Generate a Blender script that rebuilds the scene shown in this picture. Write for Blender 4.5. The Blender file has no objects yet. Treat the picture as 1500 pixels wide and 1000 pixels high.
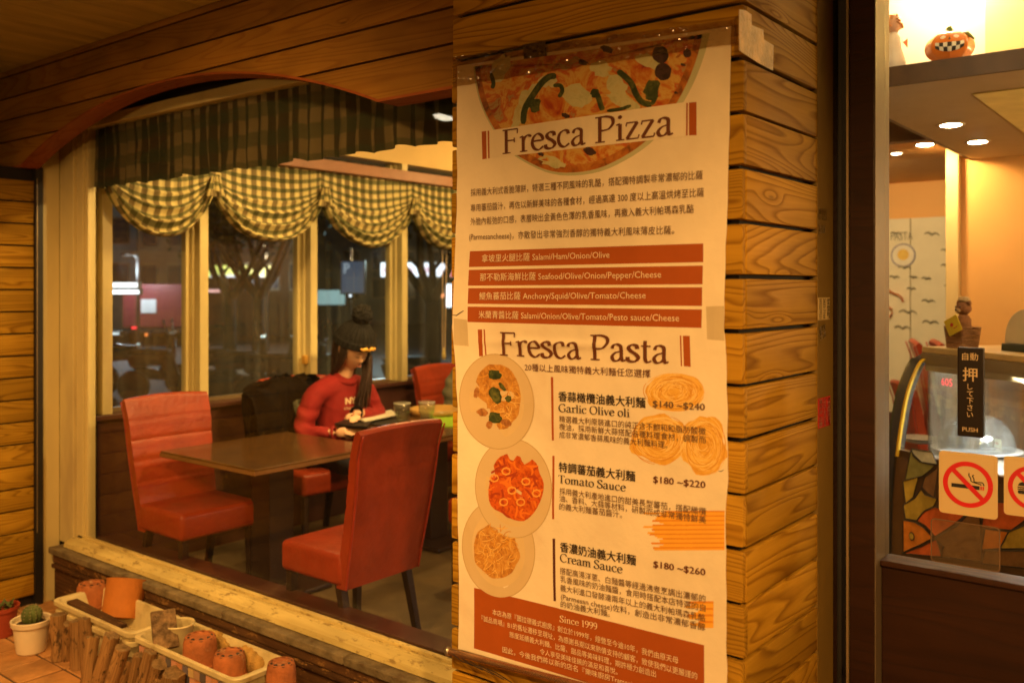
import bpy, bmesh, math, random
from mathutils import Vector, Matrix, noise as mnoise
random.seed(7)
S = bpy.context.scene
COL = S.collection
# ------------------------------------------------------------------ camera
EYE = 1.75
F = 1338.0
CX, HY = 750.0, 421.0
DX, DY = -.6184, .7859
camd = bpy.data.cameras.new('camera')
cam = bpy.data.objects.new('camera', camd); COL.objects.link(cam)
cam.location = (0, 0, EYE)
cam.rotation_euler = (math.radians(90), 0, math.atan2(-DX, DY))
camd.sensor_width = 36; camd.lens = F/1500*36
camd.shift_y = -(500-HY)/1500
camd.dof.use_dof = True; camd.dof.focus_distance = 2.75; camd.dof.aperture_fstop = 2.7
camd.clip_start = .05; camd.clip_end = 400
S.camera = cam
# ------------------------------------------------------------------ world, a night sky
w = bpy.data.worlds.new('World'); S.world = w; w.use_nodes = True
nt = w.node_tree; bg = nt.nodes['Background']
sky = nt.nodes.new('ShaderNodeTexSky'); sky.sky_type = 'NISHITA'; sky.sun_disc = False
sky.sun_elevation = math.radians(-4); sky.sun_rotation = math.radians(200)
nt.links.new(sky.outputs[0], bg.inputs[0]); bg.inputs[1].default_value = .012
S.view_settings.view_transform = 'Standard'; S.view_settings.look = 'None'
S.view_settings.exposure = 1.25; S.view_settings.gamma = 1
S.render.engine = 'CYCLES'
cy = S.cycles
cy.max_bounces = 8; cy.diffuse_bounces = 4; cy.glossy_bounces = 4; cy.transparent_max_bounces = 24; cy.transmission_bounces = 6
cy.caustics_reflective = False; cy.caustics_refractive = False
cy.sample_clamp_indirect = 4; cy.use_denoising = True
try: cy.denoiser = 'OPENIMAGEDENOISE'
except Exception: pass
WARM = (1, .52, .15)
WARM2 = (1, .61, .20)
LAMPS = []
def lamp(kind, loc, target, power, color, size=.1, angle=120, blend=.6, name='lamp_light'):
    l = bpy.data.lights.new(name, kind); l.energy = power; l.color = color
    if kind == 'AREA': l.size = size; l.shape = 'DISK'
    elif kind == 'SPOT': l.spot_size = math.radians(angle); l.spot_blend = blend; l.shadow_soft_size = size
    else: l.shadow_soft_size = size
    o = bpy.data.objects.new(name, l); COL.objects.link(o); o.location = loc
    if target is not None:
        o.rotation_euler = (Vector(target)-Vector(loc)).to_track_quat('-Z', 'Y').to_euler()
    return o
# outside: downlights recessed in the eaves ceiling, and an added globe light behind the camera
lamp('SPOT', (1.15, -.55, 2.9), (-.95, 1.95, .45), 305, WARM, .06, 60, .85)
lamp('SPOT', (-2.2, .3, 2.9), (-3.4, 2.3, .2), 125, WARM, .06, 105, .9)
lamp('SPOT', (-3.4, -.3, 2.9), (-4.9, 2.3, .3), 105, WARM, .06, 70, .8)
lamp('POINT', (-.6, -3.2, 1.55), None, 75, WARM, .14)  # added light behind the camera, brightens eaves ceiling and beam
# inside: ceiling downlights over the tables, with two added fill lights
lamp('SPOT', (-4.2, 3.3, 2.9), (-4.2, 3.3, 0), 30, WARM2, .08, 150, .7)
lamp('SPOT', (-3.6, 4.6, 2.9), (-4.4, 4.3, .6), 40, WARM2, .08, 150, .7)
lamp('SPOT', (-2.7, 3.7, 2.6), (-4.5, 4.0, 1.2), 70, WARM2, .05, 40, .9)  # added narrow spot to brighten the woman's face
lamp('SPOT', (-2.2, 3.6, 2.9), (-4.9, 3.3, 2.1), 75, WARM2, .08, 100, .7)
lamp('SPOT', (-3.2, 6.6, 2.9), (-4.9, 5.6, 2.2), 170, WARM2, .08, 150, .7)
lamp('POINT', (-4.15, 5.7, 2.62), None, 15, WARM2, .10)  # added point light to brighten the wall above the street windows
# ------------------------------------------------------------------ helpers
def ray(px):
    u = (px-CX)/F
    return DX+.7859*u, DY+.6184*u
def atY(px, py, Y):
    a, b = ray(px); t = Y/b
    return Vector((a*t, Y, EYE+(HY-py)/F*t))
def atX(px, py, X):
    a, b = ray(px); t = X/a
    return Vector((X, b*t, EYE+(HY-py)/F*t))
def atZ(px, py, Z):
    t = F*(Z-EYE)/(HY-py); a, b = ray(px)
    return Vector((a*t, b*t, Z))
def atT(px, py, t):
    a, b = ray(px)
    return Vector((a*t, b*t, EYE+(HY-py)/F*t))
def tag(o, label=None, cat=None, group=None, kind=None):
    if label: o['label'] = label
    if cat: o['category'] = cat
    if group: o['group'] = group
    if kind: o['kind'] = kind
    return o
def thing(name, label, cat, loc=(0, 0, 0), rz=0, group=None, kind=None):
    o = bpy.data.objects.new(name, None); COL.objects.link(o)
    o.empty_display_size = .05
    o.location = loc; o.rotation_euler = (0, 0, rz)
    return tag(o, label, cat, group, kind)
def copy_tree(o, parent=None):
    c = o.copy(); COL.objects.link(c); c.parent = parent
    for ch in list(o.children): copy_tree(ch, c)
    return c
class MB:
    def __init__(s): s.v = []; s.f = []; s.uv = None; s.mi = []
    def add(s, vs, fs, mi=0):
        n = len(s.v); s.v += [tuple(v) for v in vs]
        for f in fs: s.f.append(tuple(i+n for i in f)); s.mi.append(mi)
        return s
    def box(s, x0, x1, y0, y1, z0, z1, mi=0):
        vs = [(x0,y0,z0),(x1,y0,z0),(x1,y1,z0),(x0,y1,z0),(x0,y0,z1),(x1,y0,z1),(x1,y1,z1),(x0,y1,z1)]
        return s.add(vs, [(3,2,1,0),(4,5,6,7),(0,1,5,4),(1,2,6,5),(2,3,7,6),(3,0,4,7)], mi)
    def prism(s, pts, d, y0, y1, mi=0):
        """pts 2D outline (a,b); d maps (a,b,h) to xyz"""
        n = len(pts)
        vs = [d(a, b, y0) for a, b in pts]+[d(a, b, y1) for a, b in pts]
        fs = [tuple(range(n)), tuple(range(2*n-1, n-1, -1))]
        fs += [((i+1) % n, i, n+i, n+(i+1) % n) for i in range(n)]
        return s.add(vs, fs, mi)
    def tube(s, path, rad, n=10, cap=True, mi=0, sq=1):
        path = [Vector(p) for p in path]
        if not hasattr(rad, '__len__'): rad = [rad]*len(path)
        rings = []; vs = []
        for i, p in enumerate(path):
            t = (path[min(i+1, len(path)-1)]-path[max(i-1, 0)]).normalized()
            a = t.orthogonal() if abs(t.z) < .95 else Vector((1, 0, 0))
            if i == 0: ref = Vector((0, 0, 1)) if abs(t.z) < .9 else Vector((0, 1, 0))
            side = t.cross(ref).normalized(); up = side.cross(t).normalized()
            for k in range(n):
                an = 2*math.pi*k/n
                vs.append(p+side*math.cos(an)*rad[i]+up*math.sin(an)*rad[i]*sq)
        fs = []
        for i in range(len(path)-1):
            for k in range(n):
                k2 = (k+1) % n
                fs.append((i*n+k, i*n+k2, (i+1)*n+k2, (i+1)*n+k))
        if cap:
            fs.append(tuple(range(n-1, -1, -1))); m = (len(path)-1)*n; fs.append(tuple(range(m, m+n)))
        return s.add(vs, fs, mi)
    def lathe(s, prof, n=20, c=(0, 0, 0), mi=0, close=False):
        vs = []; fs = []
        for r, z in prof:
            for k in range(n):
                a = 2*math.pi*k/n; vs.append((c[0]+r*math.cos(a), c[1]+r*math.sin(a), c[2]+z))
        m = len(prof)
        for i in range(m-1):
            for k in range(n):
                k2 = (k+1) % n; fs.append((i*n+k, i*n+k2, (i+1)*n+k2, (i+1)*n+k))
        if prof[0][0] > 1e-5 and not close: fs.append(tuple(range(n-1, -1, -1)))
        if prof[-1][0] > 1e-5 and not close: fs.append(tuple(range((m-1)*n, m*n)))
        return s.add(vs, fs, mi)
    def grid(s, fn, nu, nv, uvf=None, mi=0):
        n0 = len(s.v); vs = []; fs = []
        for j in range(nv+1):
            for i in range(nu+1): vs.append(fn(i/nu, j/nv))
        for j in range(nv):
            for i in range(nu):
                a = j*(nu+1)+i; fs.append((a, a+1, a+nu+2, a+nu+1))
        s.add(vs, fs, mi)
        if uvf:
            s.uv = s.uv or {}
            for j in range(nv+1):
                for i in range(nu+1): s.uv[n0+j*(nu+1)+i] = uvf(i/nu, j/nv)
        return s
    def mesh(s, name, mats, smooth=False, weld=False):
        me = bpy.data.meshes.new(name); me.from_pydata(s.v, [], s.f)
        for m in (mats if isinstance(mats, (list, tuple)) else [mats]): me.materials.append(m)
        if any(s.mi): me.polygons.foreach_set('material_index', s.mi)
        if s.uv:
            ul = me.uv_layers.new(name='UVMap')
            for l in me.loops: ul.data[l.index].uv = s.uv.get(l.vertex_index, (0, 0))
        if smooth: me.polygons.foreach_set('use_smooth', [True]*len(me.polygons))
        me.update()
        return me
    def build(s, name, mats, parent=None, smooth=False, bevel=0, seg=2, auto=False, loc=None, rot=None):
        me = s.mesh(name, mats, smooth)
        if bevel:
            bm = bmesh.new(); bm.from_mesh(me)
            bmesh.ops.bevel(bm, geom=bm.edges[:], offset=bevel, segments=seg, affect='EDGES', profile=.5, clamp_overlap=True)
            bm.to_mesh(me); bm.free()
            if smooth: me.polygons.foreach_set('use_smooth', [True]*len(me.polygons))
        if auto:
            me.polygons.foreach_set('use_smooth', [True]*len(me.polygons))
            try: me.set_sharp_from_angle(angle=math.radians(38))
            except Exception: pass
        return link(name, me, parent, loc, rot)
def link(name, me, parent=None, loc=None, rot=None):
    o = bpy.data.objects.new(name, me); COL.objects.link(o)
    if parent is not None: o.parent = parent
    if loc is not None: o.location = loc
    if rot is not None: o.rotation_euler = rot
    return o
XZ = lambda a, b, h: (a, h, b)
# ------------------------------------------------------------------ materials
def newmat(name):
    m = bpy.data.materials.new(name); m.use_nodes = True
    nt = m.node_tree; return m, nt, nt.nodes['Principled BSDF']
def N(nt, t, **kw):
    n = nt.nodes.new(t)
    for k, v in kw.items(): setattr(n, k, v)
    return n
def setin(n, **kw):
    for k, v in kw.items(): n.inputs[k.replace('_', ' ')].default_value = v
def ramp(nt, stops, inp, mode='LINEAR'):
    r = N(nt, 'ShaderNodeValToRGB'); r.color_ramp.interpolation = mode
    e = r.color_ramp.elements
    e[0].position, e[0].color = stops[0][0], (*stops[0][1], 1)
    e[1].position, e[1].color = stops[-1][0], (*stops[-1][1], 1)
    for p, c in stops[1:-1]:
        q = e.new(p); q.color = (*c, 1)
    nt.links.new(inp, r.inputs[0]); return r
def coords(nt, scale=(1, 1, 1), rnd=True, kind='Object'):
    tc = N(nt, 'ShaderNodeTexCoord'); mp = N(nt, 'ShaderNodeMapping')
    mp.inputs['Scale'].default_value = scale
    nt.links.new(tc.outputs[kind], mp.inputs['Vector'])
    if rnd:
        oi = N(nt, 'ShaderNodeObjectInfo'); mu = N(nt, 'ShaderNodeVectorMath', operation='SCALE')
        mu.inputs[0].default_value = (31, 17, 53); nt.links.new(oi.outputs['Random'], mu.inputs['Scale'])
        nt.links.new(mu.outputs[0], mp.inputs['Location'])
    return mp.outputs[0]
def plain(name, col, rough=.5, metal=0, var=.12, scale=8, bump=.05, spec=.5, coat=0, detail=4, dirt_or_haze=None, stretch=(1,1,1)):
    m, nt, b = newmat(name)
    v = coords(nt, stretch)
    no = N(nt, 'ShaderNodeTexNoise'); setin(no, Scale=scale, Detail=detail, Roughness=.6); nt.links.new(v, no.inputs['Vector'])
    lo = tuple(max(0, c*(1-var)) for c in col); hi = tuple(min(1, c*(1+var)) for c in col)
    st = [(.3, lo), (.7, hi)]
    if dirt_or_haze: st = [(.28, dirt_or_haze), (.42, lo), (.7, hi)]
    r = ramp(nt, st, no.outputs['Fac']); nt.links.new(r.outputs[0], b.inputs['Base Color'])
    setin(b, Roughness=rough, Metallic=metal); b.inputs['Specular IOR Level'].default_value = spec
    b.inputs['Coat Weight'].default_value = coat
    if bump:
        n2 = N(nt, 'ShaderNodeTexNoise'); setin(n2, Scale=scale*6, Detail=5); nt.links.new(v, n2.inputs['Vector'])
        bp = N(nt, 'ShaderNodeBump'); setin(bp, Strength=bump, Distance=.01); nt.links.new(n2.outputs['Fac'], bp.inputs['Height'])
        nt.links.new(bp.outputs[0], b.inputs['Normal'])
    return m
def wood(name, light, dark, rings=22, rough=.55, long=.55, across=5.5, fine=.35, bump=.25, rowvar=.16, worn=None, knots=True, spec=.22):
    """contour lines of a stretched noise read as the cathedral grain of a plain sawn board; local X is the long axis"""
    m, nt, b = newmat(name)
    v = coords(nt, (long, across, across))
    no = N(nt, 'ShaderNodeTexNoise'); setin(no, Scale=1.15, Detail=1.5, Roughness=.45, Distortion=.25); nt.links.new(v, no.inputs['Vector'])
    mu0 = N(nt, 'ShaderNodeMath', operation='MULTIPLY'); mu0.inputs[1].default_value = rings; nt.links.new(no.outputs['Fac'], mu0.inputs[0])
    vk = coords(nt, (1.5, 6, 6)); vo = N(nt, 'ShaderNodeTexVoronoi'); setin(vo, Scale=1.3, Randomness=1.0); nt.links.new(vk, vo.inputs['Vector'])
    kr = N(nt, 'ShaderNodeMapRange'); setin(kr, From_Min=0, From_Max=.24, To_Min=1.8 if knots else 0, To_Max=0); kr.interpolation_type = 'SMOOTHERSTEP'; nt.links.new(vo.outputs['Distance'], kr.inputs[0])
    mu = N(nt, 'ShaderNodeMath', operation='ADD'); nt.links.new(mu0.outputs[0], mu.inputs[0]); nt.links.new(kr.outputs[0], mu.inputs[1])
    kd = N(nt, 'ShaderNodeMapRange'); setin(kd, From_Min=.015, From_Max=.05, To_Min=.42 if knots else 1, To_Max=1); nt.links.new(vo.outputs['Distance'], kd.inputs[0])
    fr = N(nt, 'ShaderNodeMath', operation='FRACT'); nt.links.new(mu.outputs[0], fr.inputs[0])
    v2 = coords(nt, (3, 90, 90)); fi = N(nt, 'ShaderNodeTexNoise'); setin(fi, Scale=1.6, Detail=4, Roughness=.65); nt.links.new(v2, fi.inputs['Vector'])
    pr = ramp(nt, [(0, (0, 0, 0)), (.55, (.25,)*3), (.86, (1,)*3), (1, (.1,)*3)], fr.outputs[0])
    ad = N(nt, 'ShaderNodeMixRGB', blend_type='MIX'); ad.inputs[0].default_value = fine
    nt.links.new(pr.outputs[0], ad.inputs[1]); nt.links.new(fi.outputs['Fac'], ad.inputs[2])
    cr = ramp(nt, [(.08, light), (.85, dark)], ad.outputs[0])
    # blotches and a different tone for each board
    v3 = coords(nt, (1.2, 3, 3)); bl = N(nt, 'ShaderNodeTexNoise'); setin(bl, Scale=2.2, Detail=3); nt.links.new(v3, bl.inputs['Vector'])
    oi = N(nt, 'ShaderNodeObjectInfo')
    ma = N(nt, 'ShaderNodeMapRange'); setin(ma, To_Min=1-rowvar, To_Max=1+rowvar); nt.links.new(oi.outputs['Random'], ma.inputs[0])
    mb = N(nt, 'ShaderNodeMapRange'); setin(mb, From_Min=.3, From_Max=.7, To_Min=.78, To_Max=1.18); nt.links.new(bl.outputs['Fac'], mb.inputs[0])
    mm = N(nt, 'ShaderNodeMath', operation='MULTIPLY'); nt.links.new(ma.outputs[0], mm.inputs[0]); nt.links.new(mb.outputs[0], mm.inputs[1])
    m3 = N(nt, 'ShaderNodeMath', operation='MULTIPLY'); nt.links.new(mm.outputs[0], m3.inputs[0]); nt.links.new(kd.outputs[0], m3.inputs[1])
    vm = N(nt, 'ShaderNodeVectorMath', operation='SCALE'); nt.links.new(cr.outputs[0], vm.inputs[0]); nt.links.new(m3.outputs[0], vm.inputs['Scale'])
    out = vm.outputs[0]
    if worn:
        v4 = coords(nt, (6, 14, 14)); wn = N(nt, 'ShaderNodeTexNoise'); setin(wn, Scale=2, Detail=6, Roughness=.75); nt.links.new(v4, wn.inputs['Vector'])
        wr = ramp(nt, [(.56, (0,)*3), (.62, (1,)*3)], wn.outputs['Fac'])
        mx = N(nt, 'ShaderNodeMixRGB'); nt.links.new(wr.outputs[0], mx.inputs[0]); nt.links.new(out, mx.inputs[1]); mx.inputs[2].default_value = (*worn, 1); out = mx.outputs[0]
    b.inputs['Specular IOR Level'].default_value = spec
    nt.links.new(out, b.inputs['Base Color'])
    rr = N(nt, 'ShaderNodeMapRange'); setin(rr, To_Min=rough-.08, To_Max=rough+.12); nt.links.new(ad.outputs[0], rr.inputs[0]); nt.links.new(rr.outputs[0], b.inputs['Roughness'])
    bp = N(nt, 'ShaderNodeBump'); setin(bp, Strength=bump, Distance=.002); nt.links.new(ad.outputs[0], bp.inputs['Height']); bp.invert = True
    nt.links.new(bp.outputs[0], b.inputs['Normal'])
    return m
def emit(name, col, strength, base=(.5, .5, .5)):
    m, nt, b = newmat(name); b.inputs['Base Color'].default_value = (*base, 1)
    b.inputs['Emission Color'].default_value = (*col, 1); b.inputs['Emission Strength'].default_value = strength
    b.inputs['Roughness'].default_value = .4
    return m
def glassmat(name, tint=(.96, .97, .96), refl=1.0, dirt_or_haze=.0, film_col=(.5, .5, .5), rough=.0, streak=(6, 6, .25)):
    """a thin pane: clear transmission plus Fresnel reflection, and a film for dust or haze"""
    m, nt, b = newmat(name); nt.nodes.remove(b); out = nt.nodes['Material Output']
    tr = N(nt, 'ShaderNodeBsdfTransparent'); tr.inputs[0].default_value = (*tint, 1)
    gl = N(nt, 'ShaderNodeBsdfGlossy'); gl.inputs['Roughness'].default_value = rough
    fr = N(nt, 'ShaderNodeLayerWeight'); fr.inputs[0].default_value = .5
    pw = N(nt, 'ShaderNodeMath', operation='POWER'); pw.inputs[1].default_value = 5; nt.links.new(fr.outputs['Facing'], pw.inputs[0])
    mu = N(nt, 'ShaderNodeMath', operation='MULTIPLY_ADD'); mu.inputs[1].default_value = min(.9, .9*refl); mu.inputs[2].default_value = .035*refl; nt.links.new(pw.outputs[0], mu.inputs[0])
    mx = N(nt, 'ShaderNodeMixShader'); nt.links.new(mu.outputs[0], mx.inputs[0]); nt.links.new(tr.outputs[0], mx.inputs[1]); nt.links.new(gl.outputs[0], mx.inputs[2])
    res = mx.outputs[0]
    if dirt_or_haze:
        df = N(nt, 'ShaderNodeBsdfDiffuse'); df.inputs[0].default_value = (*film_col, 1)
        v = coords(nt, streak, False); no = N(nt, 'ShaderNodeTexNoise'); setin(no, Scale=3, Detail=5, Roughness=.7); nt.links.new(v, no.inputs['Vector'])
        mr = N(nt, 'ShaderNodeMapRange'); setin(mr, From_Min=.35, From_Max=.8, To_Min=dirt_or_haze*.15, To_Max=dirt_or_haze); nt.links.new(no.outputs['Fac'], mr.inputs[0])
        m2 = N(nt, 'ShaderNodeMixShader'); nt.links.new(mr.outputs[0], m2.inputs[0]); nt.links.new(res, m2.inputs[1]); nt.links.new(df.outputs[0], m2.inputs[2]); res = m2.outputs[0]
    nt.links.new(res, out.inputs[0])
    return m
M = {}
M['pine'] = wood('honey_pine', (.45, .25, .022), (.20, .092, .007), rings=34, fine=.42, rowvar=.22, spec=.07, long=.5, bump=.4)
M['beamwood'] = wood('brown_stained_pine', (.31, .155, .02), (.21, .09, .011), rings=18, fine=.5, bump=.15)
M['redwood'] = wood('reddish_trim', (.30, .085, .018), (.2, .05, .012), rings=10, fine=.6)
M['ceilwood'] = wood('pale_ceiling_board', (.52, .43, .13), (.44, .36, .10), rings=8, fine=.7, rowvar=.04, bump=.1, knots=False)
M['darkwood'] = wood('dark_door_wood', (.04, .016, .009), (.022, .009, .006), rings=12, fine=.6, rough=.35)
M['dark'] = plain('black_gap_backing', (.012, .008, .006), .8)
M['black'] = plain('black_rubber', (.015, .013, .012), .5)
M['cream'] = plain('cream_painted_frame', (.68, .57, .27), .45, var=.07, scale=3, bump=.06, dirt_or_haze=(.5, .4, .2), stretch=(1, 1, .3))
M['creamwood'] = wood('worn_cream_sill', (.67, .57, .24), (.55, .43, .16), rings=10, fine=.7, worn=(.33, .24, .09), rowvar=0)
M['stone'] = plain('grey_ledge_stone', (.20, .155, .085), .85, var=.3, scale=14, bump=.5, dirt_or_haze=(.1, .065, .03))
M['ledgewood'] = wood('weathered_ledge_board', (.10, .05, .02), (.05, .022, .01), rings=16, fine=.6, rough=.7, worn=(.26, .14, .045))
M['painted'] = plain('olive_brown_paint', (.17, .105, .02), .5, var=.12, scale=6)  # olive paint, darkened to take in the boards' shadow
M['alu'] = plain('anodised_strip', (.36, .27, .16), .35, .6, var=.05)
M['tile'] = plain('terracotta_floor_tile', (.50, .25, .085), .75, var=.22, scale=7, bump=.3, dirt_or_haze=(.33, .17, .06))
M['tilefield'] = plain('terracotta_paving_field', (.36, .19, .08), .85, var=.2, scale=6, bump=.2)
M['grout'] = plain('grout', (.12, .07, .035), .95, bump=.4)
M['ground'] = plain('grey_paving_ground', (.10, .08, .06), .9, bump=.3)
M['plaster'] = plain('warm_wall_plaster', (.68, .50, .22), .8, var=.04, scale=3, bump=.08)
M['orangewall'] = plain('orange_wall', (.74, .40, .12), .75, var=.05, scale=2, bump=.06)
M['intfloor'] = plain('brown_floor', (.15, .105, .05), .4, var=.25, scale=5, bump=.05)
M['ceiling'] = plain('ceiling_white', (.7, .6, .45), .8, var=.04, bump=.03)
M['wains'] = plain('dark_red_wainscot', (.075, .028, .02), .35, var=.2, scale=5)
M['alu_dull'] = plain('dull_anodised_strip', (.17, .13, .09), .45, .3, var=.06)
M['glass'] = glassmat('window_glass', refl=.75, dirt_or_haze=.007, film_col=(.6, .55, .5), streak=(7, 7, .5))
M['glass2'] = glassmat('far_window_glass', refl=.8, dirt_or_haze=.10, film_col=(.34, .38, .38))  # street haze and room reflection put into the pane as a film
M['clear'] = glassmat('clear_glass', (.97, .98, .97), refl=1.2)
M['tableglass'] = plain('dark_glossy_table', (.10, .05, .018), .16, var=.25, scale=6, bump=.0, spec=.6)
M['tableedge'] = plain('table_edge_wood', (.22, .11, .04), .4)
M['leather'] = plain('red_leather', (.34, .042, .013), .36, var=.2, scale=7, bump=.3, spec=.45)
M['leather2'] = plain('deep_red_leather', (.40, .04, .02), .4, var=.12, scale=10, bump=.12)
M['leg'] = plain('dark_chair_leg', (.03, .016, .012), .35)
M['terra'] = plain('terracotta_pot', (.40, .13, .04), .85, var=.25, scale=14, bump=.4, dirt_or_haze=(.52, .30, .15))
M['terraor'] = plain('orange_terracotta', (.50, .17, .025), .8, var=.1, scale=12, bump=.15)
M['planter'] = plain('cream_plastic_planter', (.66, .56, .30), .45, var=.12, scale=9, bump=.06, dirt_or_haze=(.42, .33, .14))
M['whitepot'] = plain('cream_pot', (.80, .68, .48), .5, var=.06, bump=.08)
M['cactus'] = plain('cactus_green', (.09, .12, .03), .7, var=.3, scale=20, bump=.3)
M['soil'] = plain('dark_soil', (.05, .03, .018), .95, var=.4, scale=30, bump=.6)
M['log'] = wood('weathered_log', (.42, .24, .09), (.15, .075, .028), rings=16, across=16, long=1.2, rough=.85, fine=.65, bump=.9, worn=(.08, .045, .02))
M['logend'] = plain('cut_log_end', (.24, .15, .065), .9, var=.45, scale=40, bump=.8)
M['rope'] = plain('brown_burlap', (.42, .26, .07), .9, var=.35, scale=22, bump=.8)
M['copper'] = plain('copper_tube', (.75, .38, .18), .25, .85, var=.15, scale=20)
M['steel'] = plain('steel', (.5, .45, .38), .3, .9)
M['skin'] = plain('skin', (.70, .42, .27), .5, var=.05, bump=.02)
M['hair'] = plain('dark_brown_hair', (.035, .016, .010), .35, var=.4, scale=3, bump=.5, stretch=(60, 60, 2))
M['knit'] = plain('dark_knit', (.006, .005, .005), .9, var=.5, scale=40, bump=.9)
M['red_cloth'] = plain('red_sweatshirt', (.24, .007, .007), .85, var=.14, scale=9, bump=.25)
M['greycloth'] = plain('grey_green_coat', (.13, .125, .085), .9, var=.25, scale=7, bump=.5)
M['blackcloth'] = plain('black_jacket', (.005, .004, .004), .9, var=.4, scale=8, bump=.6, spec=.08)
M['greenlining'] = plain('olive_lining', (.075, .075, .04), .8, var=.4, scale=12, bump=.6)
M['gold'] = plain('gold_print', (.62, .33, .05), .6)
M['creamprint'] = plain('cream_print', (.72, .55, .36), .7)
M['jeans'] = plain('dark_trousers', (.03, .03, .045), .85)
M['eye'] = plain('dark_eye', (.02, .012, .01), .3, bump=0)
M['lip'] = plain('lips', (.45, .13, .09), .45, bump=0)
# ================================================================== SETTING
def structure(mb, name, mat, **kw):
    o = mb.build(name, mat, **kw); return tag(o, kind='structure')
g = structure(MB().grid(lambda a, b: (-60+a*100, -30+b*100, -.03), 4, 4), 'ground', M['ground'])
# pavement of square terracotta tiles in front of the window, every tile its own piece
tb = structure(MB().box(-7.6, -2.002, -.6, 2.4, -.02, -.006), 'tiled_pavement', M['grout'])
tme = {}
for v in range(4):
    rr = random.Random(v)
    mb = MB().box(-.0965, .0965, -.0965, .0965, -.01, 0)
    tme[v] = mb.build('tile', M['tile'], bevel=.004, seg=1).data
    bpy.data.objects.remove(bpy.data.objects['tile'])
ix = 0
for i in range(-35, -10):
    for j in range(0, 12):
        x, y = i*.203-.05, 2.33-j*.203
        if y < .3: continue
        p = Vector((x, y, 0)); dep = -.6184*x+.7859*y
        if dep < 2.2: continue
        sx = 750+F*(.7859*x+.6184*y)/dep; sy = HY+F*1.75/dep
        if sx < -60 or sx > 460 or sy > 1060: continue
        t = link('tile', tme[ix % 4], tb, (x, y, random.uniform(-.001, .002)), (random.uniform(-.006, .006), random.uniform(-.006, .006), random.choice((0, 1, 2, 3))*math.pi/2+random.uniform(-.006, .006)))
        ix += 1
structure(MB().box(-7.6, 3.5, -5.5, -.602, -.02, -.004), 'street_pavement', M['tilefield']); structure(MB().box(-2.0, 3.5, -.600, 2.45, -.02, -.005), 'entrance_pavement', M['tilefield'])
# eaves ceiling of narrow boards running away from the street
ceil = structure(MB().box(-8.2, 2.6, -2.4, 2.24, 2.958, 3.0), 'eaves_ceiling', M['dark'])
CB = .118
cme = MB().box(-2.3, 2.3, -CB/2+.0015, CB/2-.0015, -.012, 0).mesh('ceiling_board', M['ceilwood'])
for k in range(91):
    link('ceiling_board', cme, ceil, (-8.1+CB*k, -.062, 2.956+random.uniform(-.0006, .0006)), (0, 0, math.pi/2))
for q, (x, y) in enumerate(((1.15, -.55), (-2.2, .3), (-3.4, -.3))):
    d = thing('eaves_downlight', ['round eaves downlight nearest the sliding door', 'round eaves downlight in front of the arch', 'round eaves downlight further left near the far pier'][q], 'downlight', (x, y, 2.943), group='downlights in the eaves ceiling')
    MB().lathe([(.055, -.004), (.075, -.008), (.078, 0), (.055, 0)], 24).build('trim_ring', M['steel'], d, smooth=True)
    MB().lathe([(0, -.001), (.055, -.001)], 24).build('lens', emit('lit_lens', (1, .6, .25), 8), d)
gb = thing('added_globe_lamp', 'unseen warm globe on a low post by the street, added to brighten the eaves', 'added lamp post', (-.6, -3.2, 0))  # unseen post added to carry the fill light
MB().lathe([(.09, 0), (.09, .02), (.03, .05), (.025, 1.38), (.06, 1.40), (.06, 1.42), (0, 1.42)], 20).build('post', M['steel'], gb, auto=True)
MB().lathe([(0, 1.43), (.05, 1.435), (.07, 1.39)], 20).build('cap', M['steel'], gb, smooth=True)
# flush saucer lamp whose reflection shows in the window glass
sl = thing('saucer_lamp', 'shallow round saucer lamp under the eaves ceiling, mirrored in the window', 'ceiling lamp', (-4.2, .42, 2.90))
MB().lathe([(0, -.012), (.05, -.008), (.08, .01), (.085, .02)], 28).build('diffuser', emit('saucer_glow', (1, .85, .6), 9), sl, smooth=True)
MB().lathe([(.085, .02), (.09, .03), (.05, .043), (0, .043)], 28).build('canopy', M['steel'], sl, smooth=True)

# ------------------------------------------------------------------ clad pillar with the poster
PB = .1203                    # board pitch
PX0, PX1, PY0, PY1 = -1.696, -.8374, 1.886, 2.336
pil = thing('clad_pillar', 'square pillar clad in honey coloured pine boards, carrying the restaurant poster', 'pillar', (-1.267, 2.2, 0))
inv = Vector((1.267, -2.2, 0))
def pbuild(mb, name, mat, par, org, **kw):
    o = mb.build(name, mat, par, **kw)
    o.location = -Vector(org) if o.location.length == 0 else o.location-Vector(org); return o
PO = (-1.267, 2.2, 0)
pbuild(MB().box(PX0+.012, PX1-.022, PY0+.022, 2.45, 0, 2.955), 'core', M['dark'], pil, PO)
zt = EYE+.6256
def board_me(L, H, D, bev, mat, name='board'):
    o = MB().box(-L/2, L/2, -D/2, D/2, -H/2, H/2).build(name, mat, bevel=bev, seg=2, smooth=False, auto=True)
    me = o.data; bpy.data.objects.remove(o); return me
H = PB-.0095
fm = board_me(PX1-PX0, H, .022, .005, M['pine'])
sm = board_me(PY1-PY0-.012, H, .022, .003, M['pine'])
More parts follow.
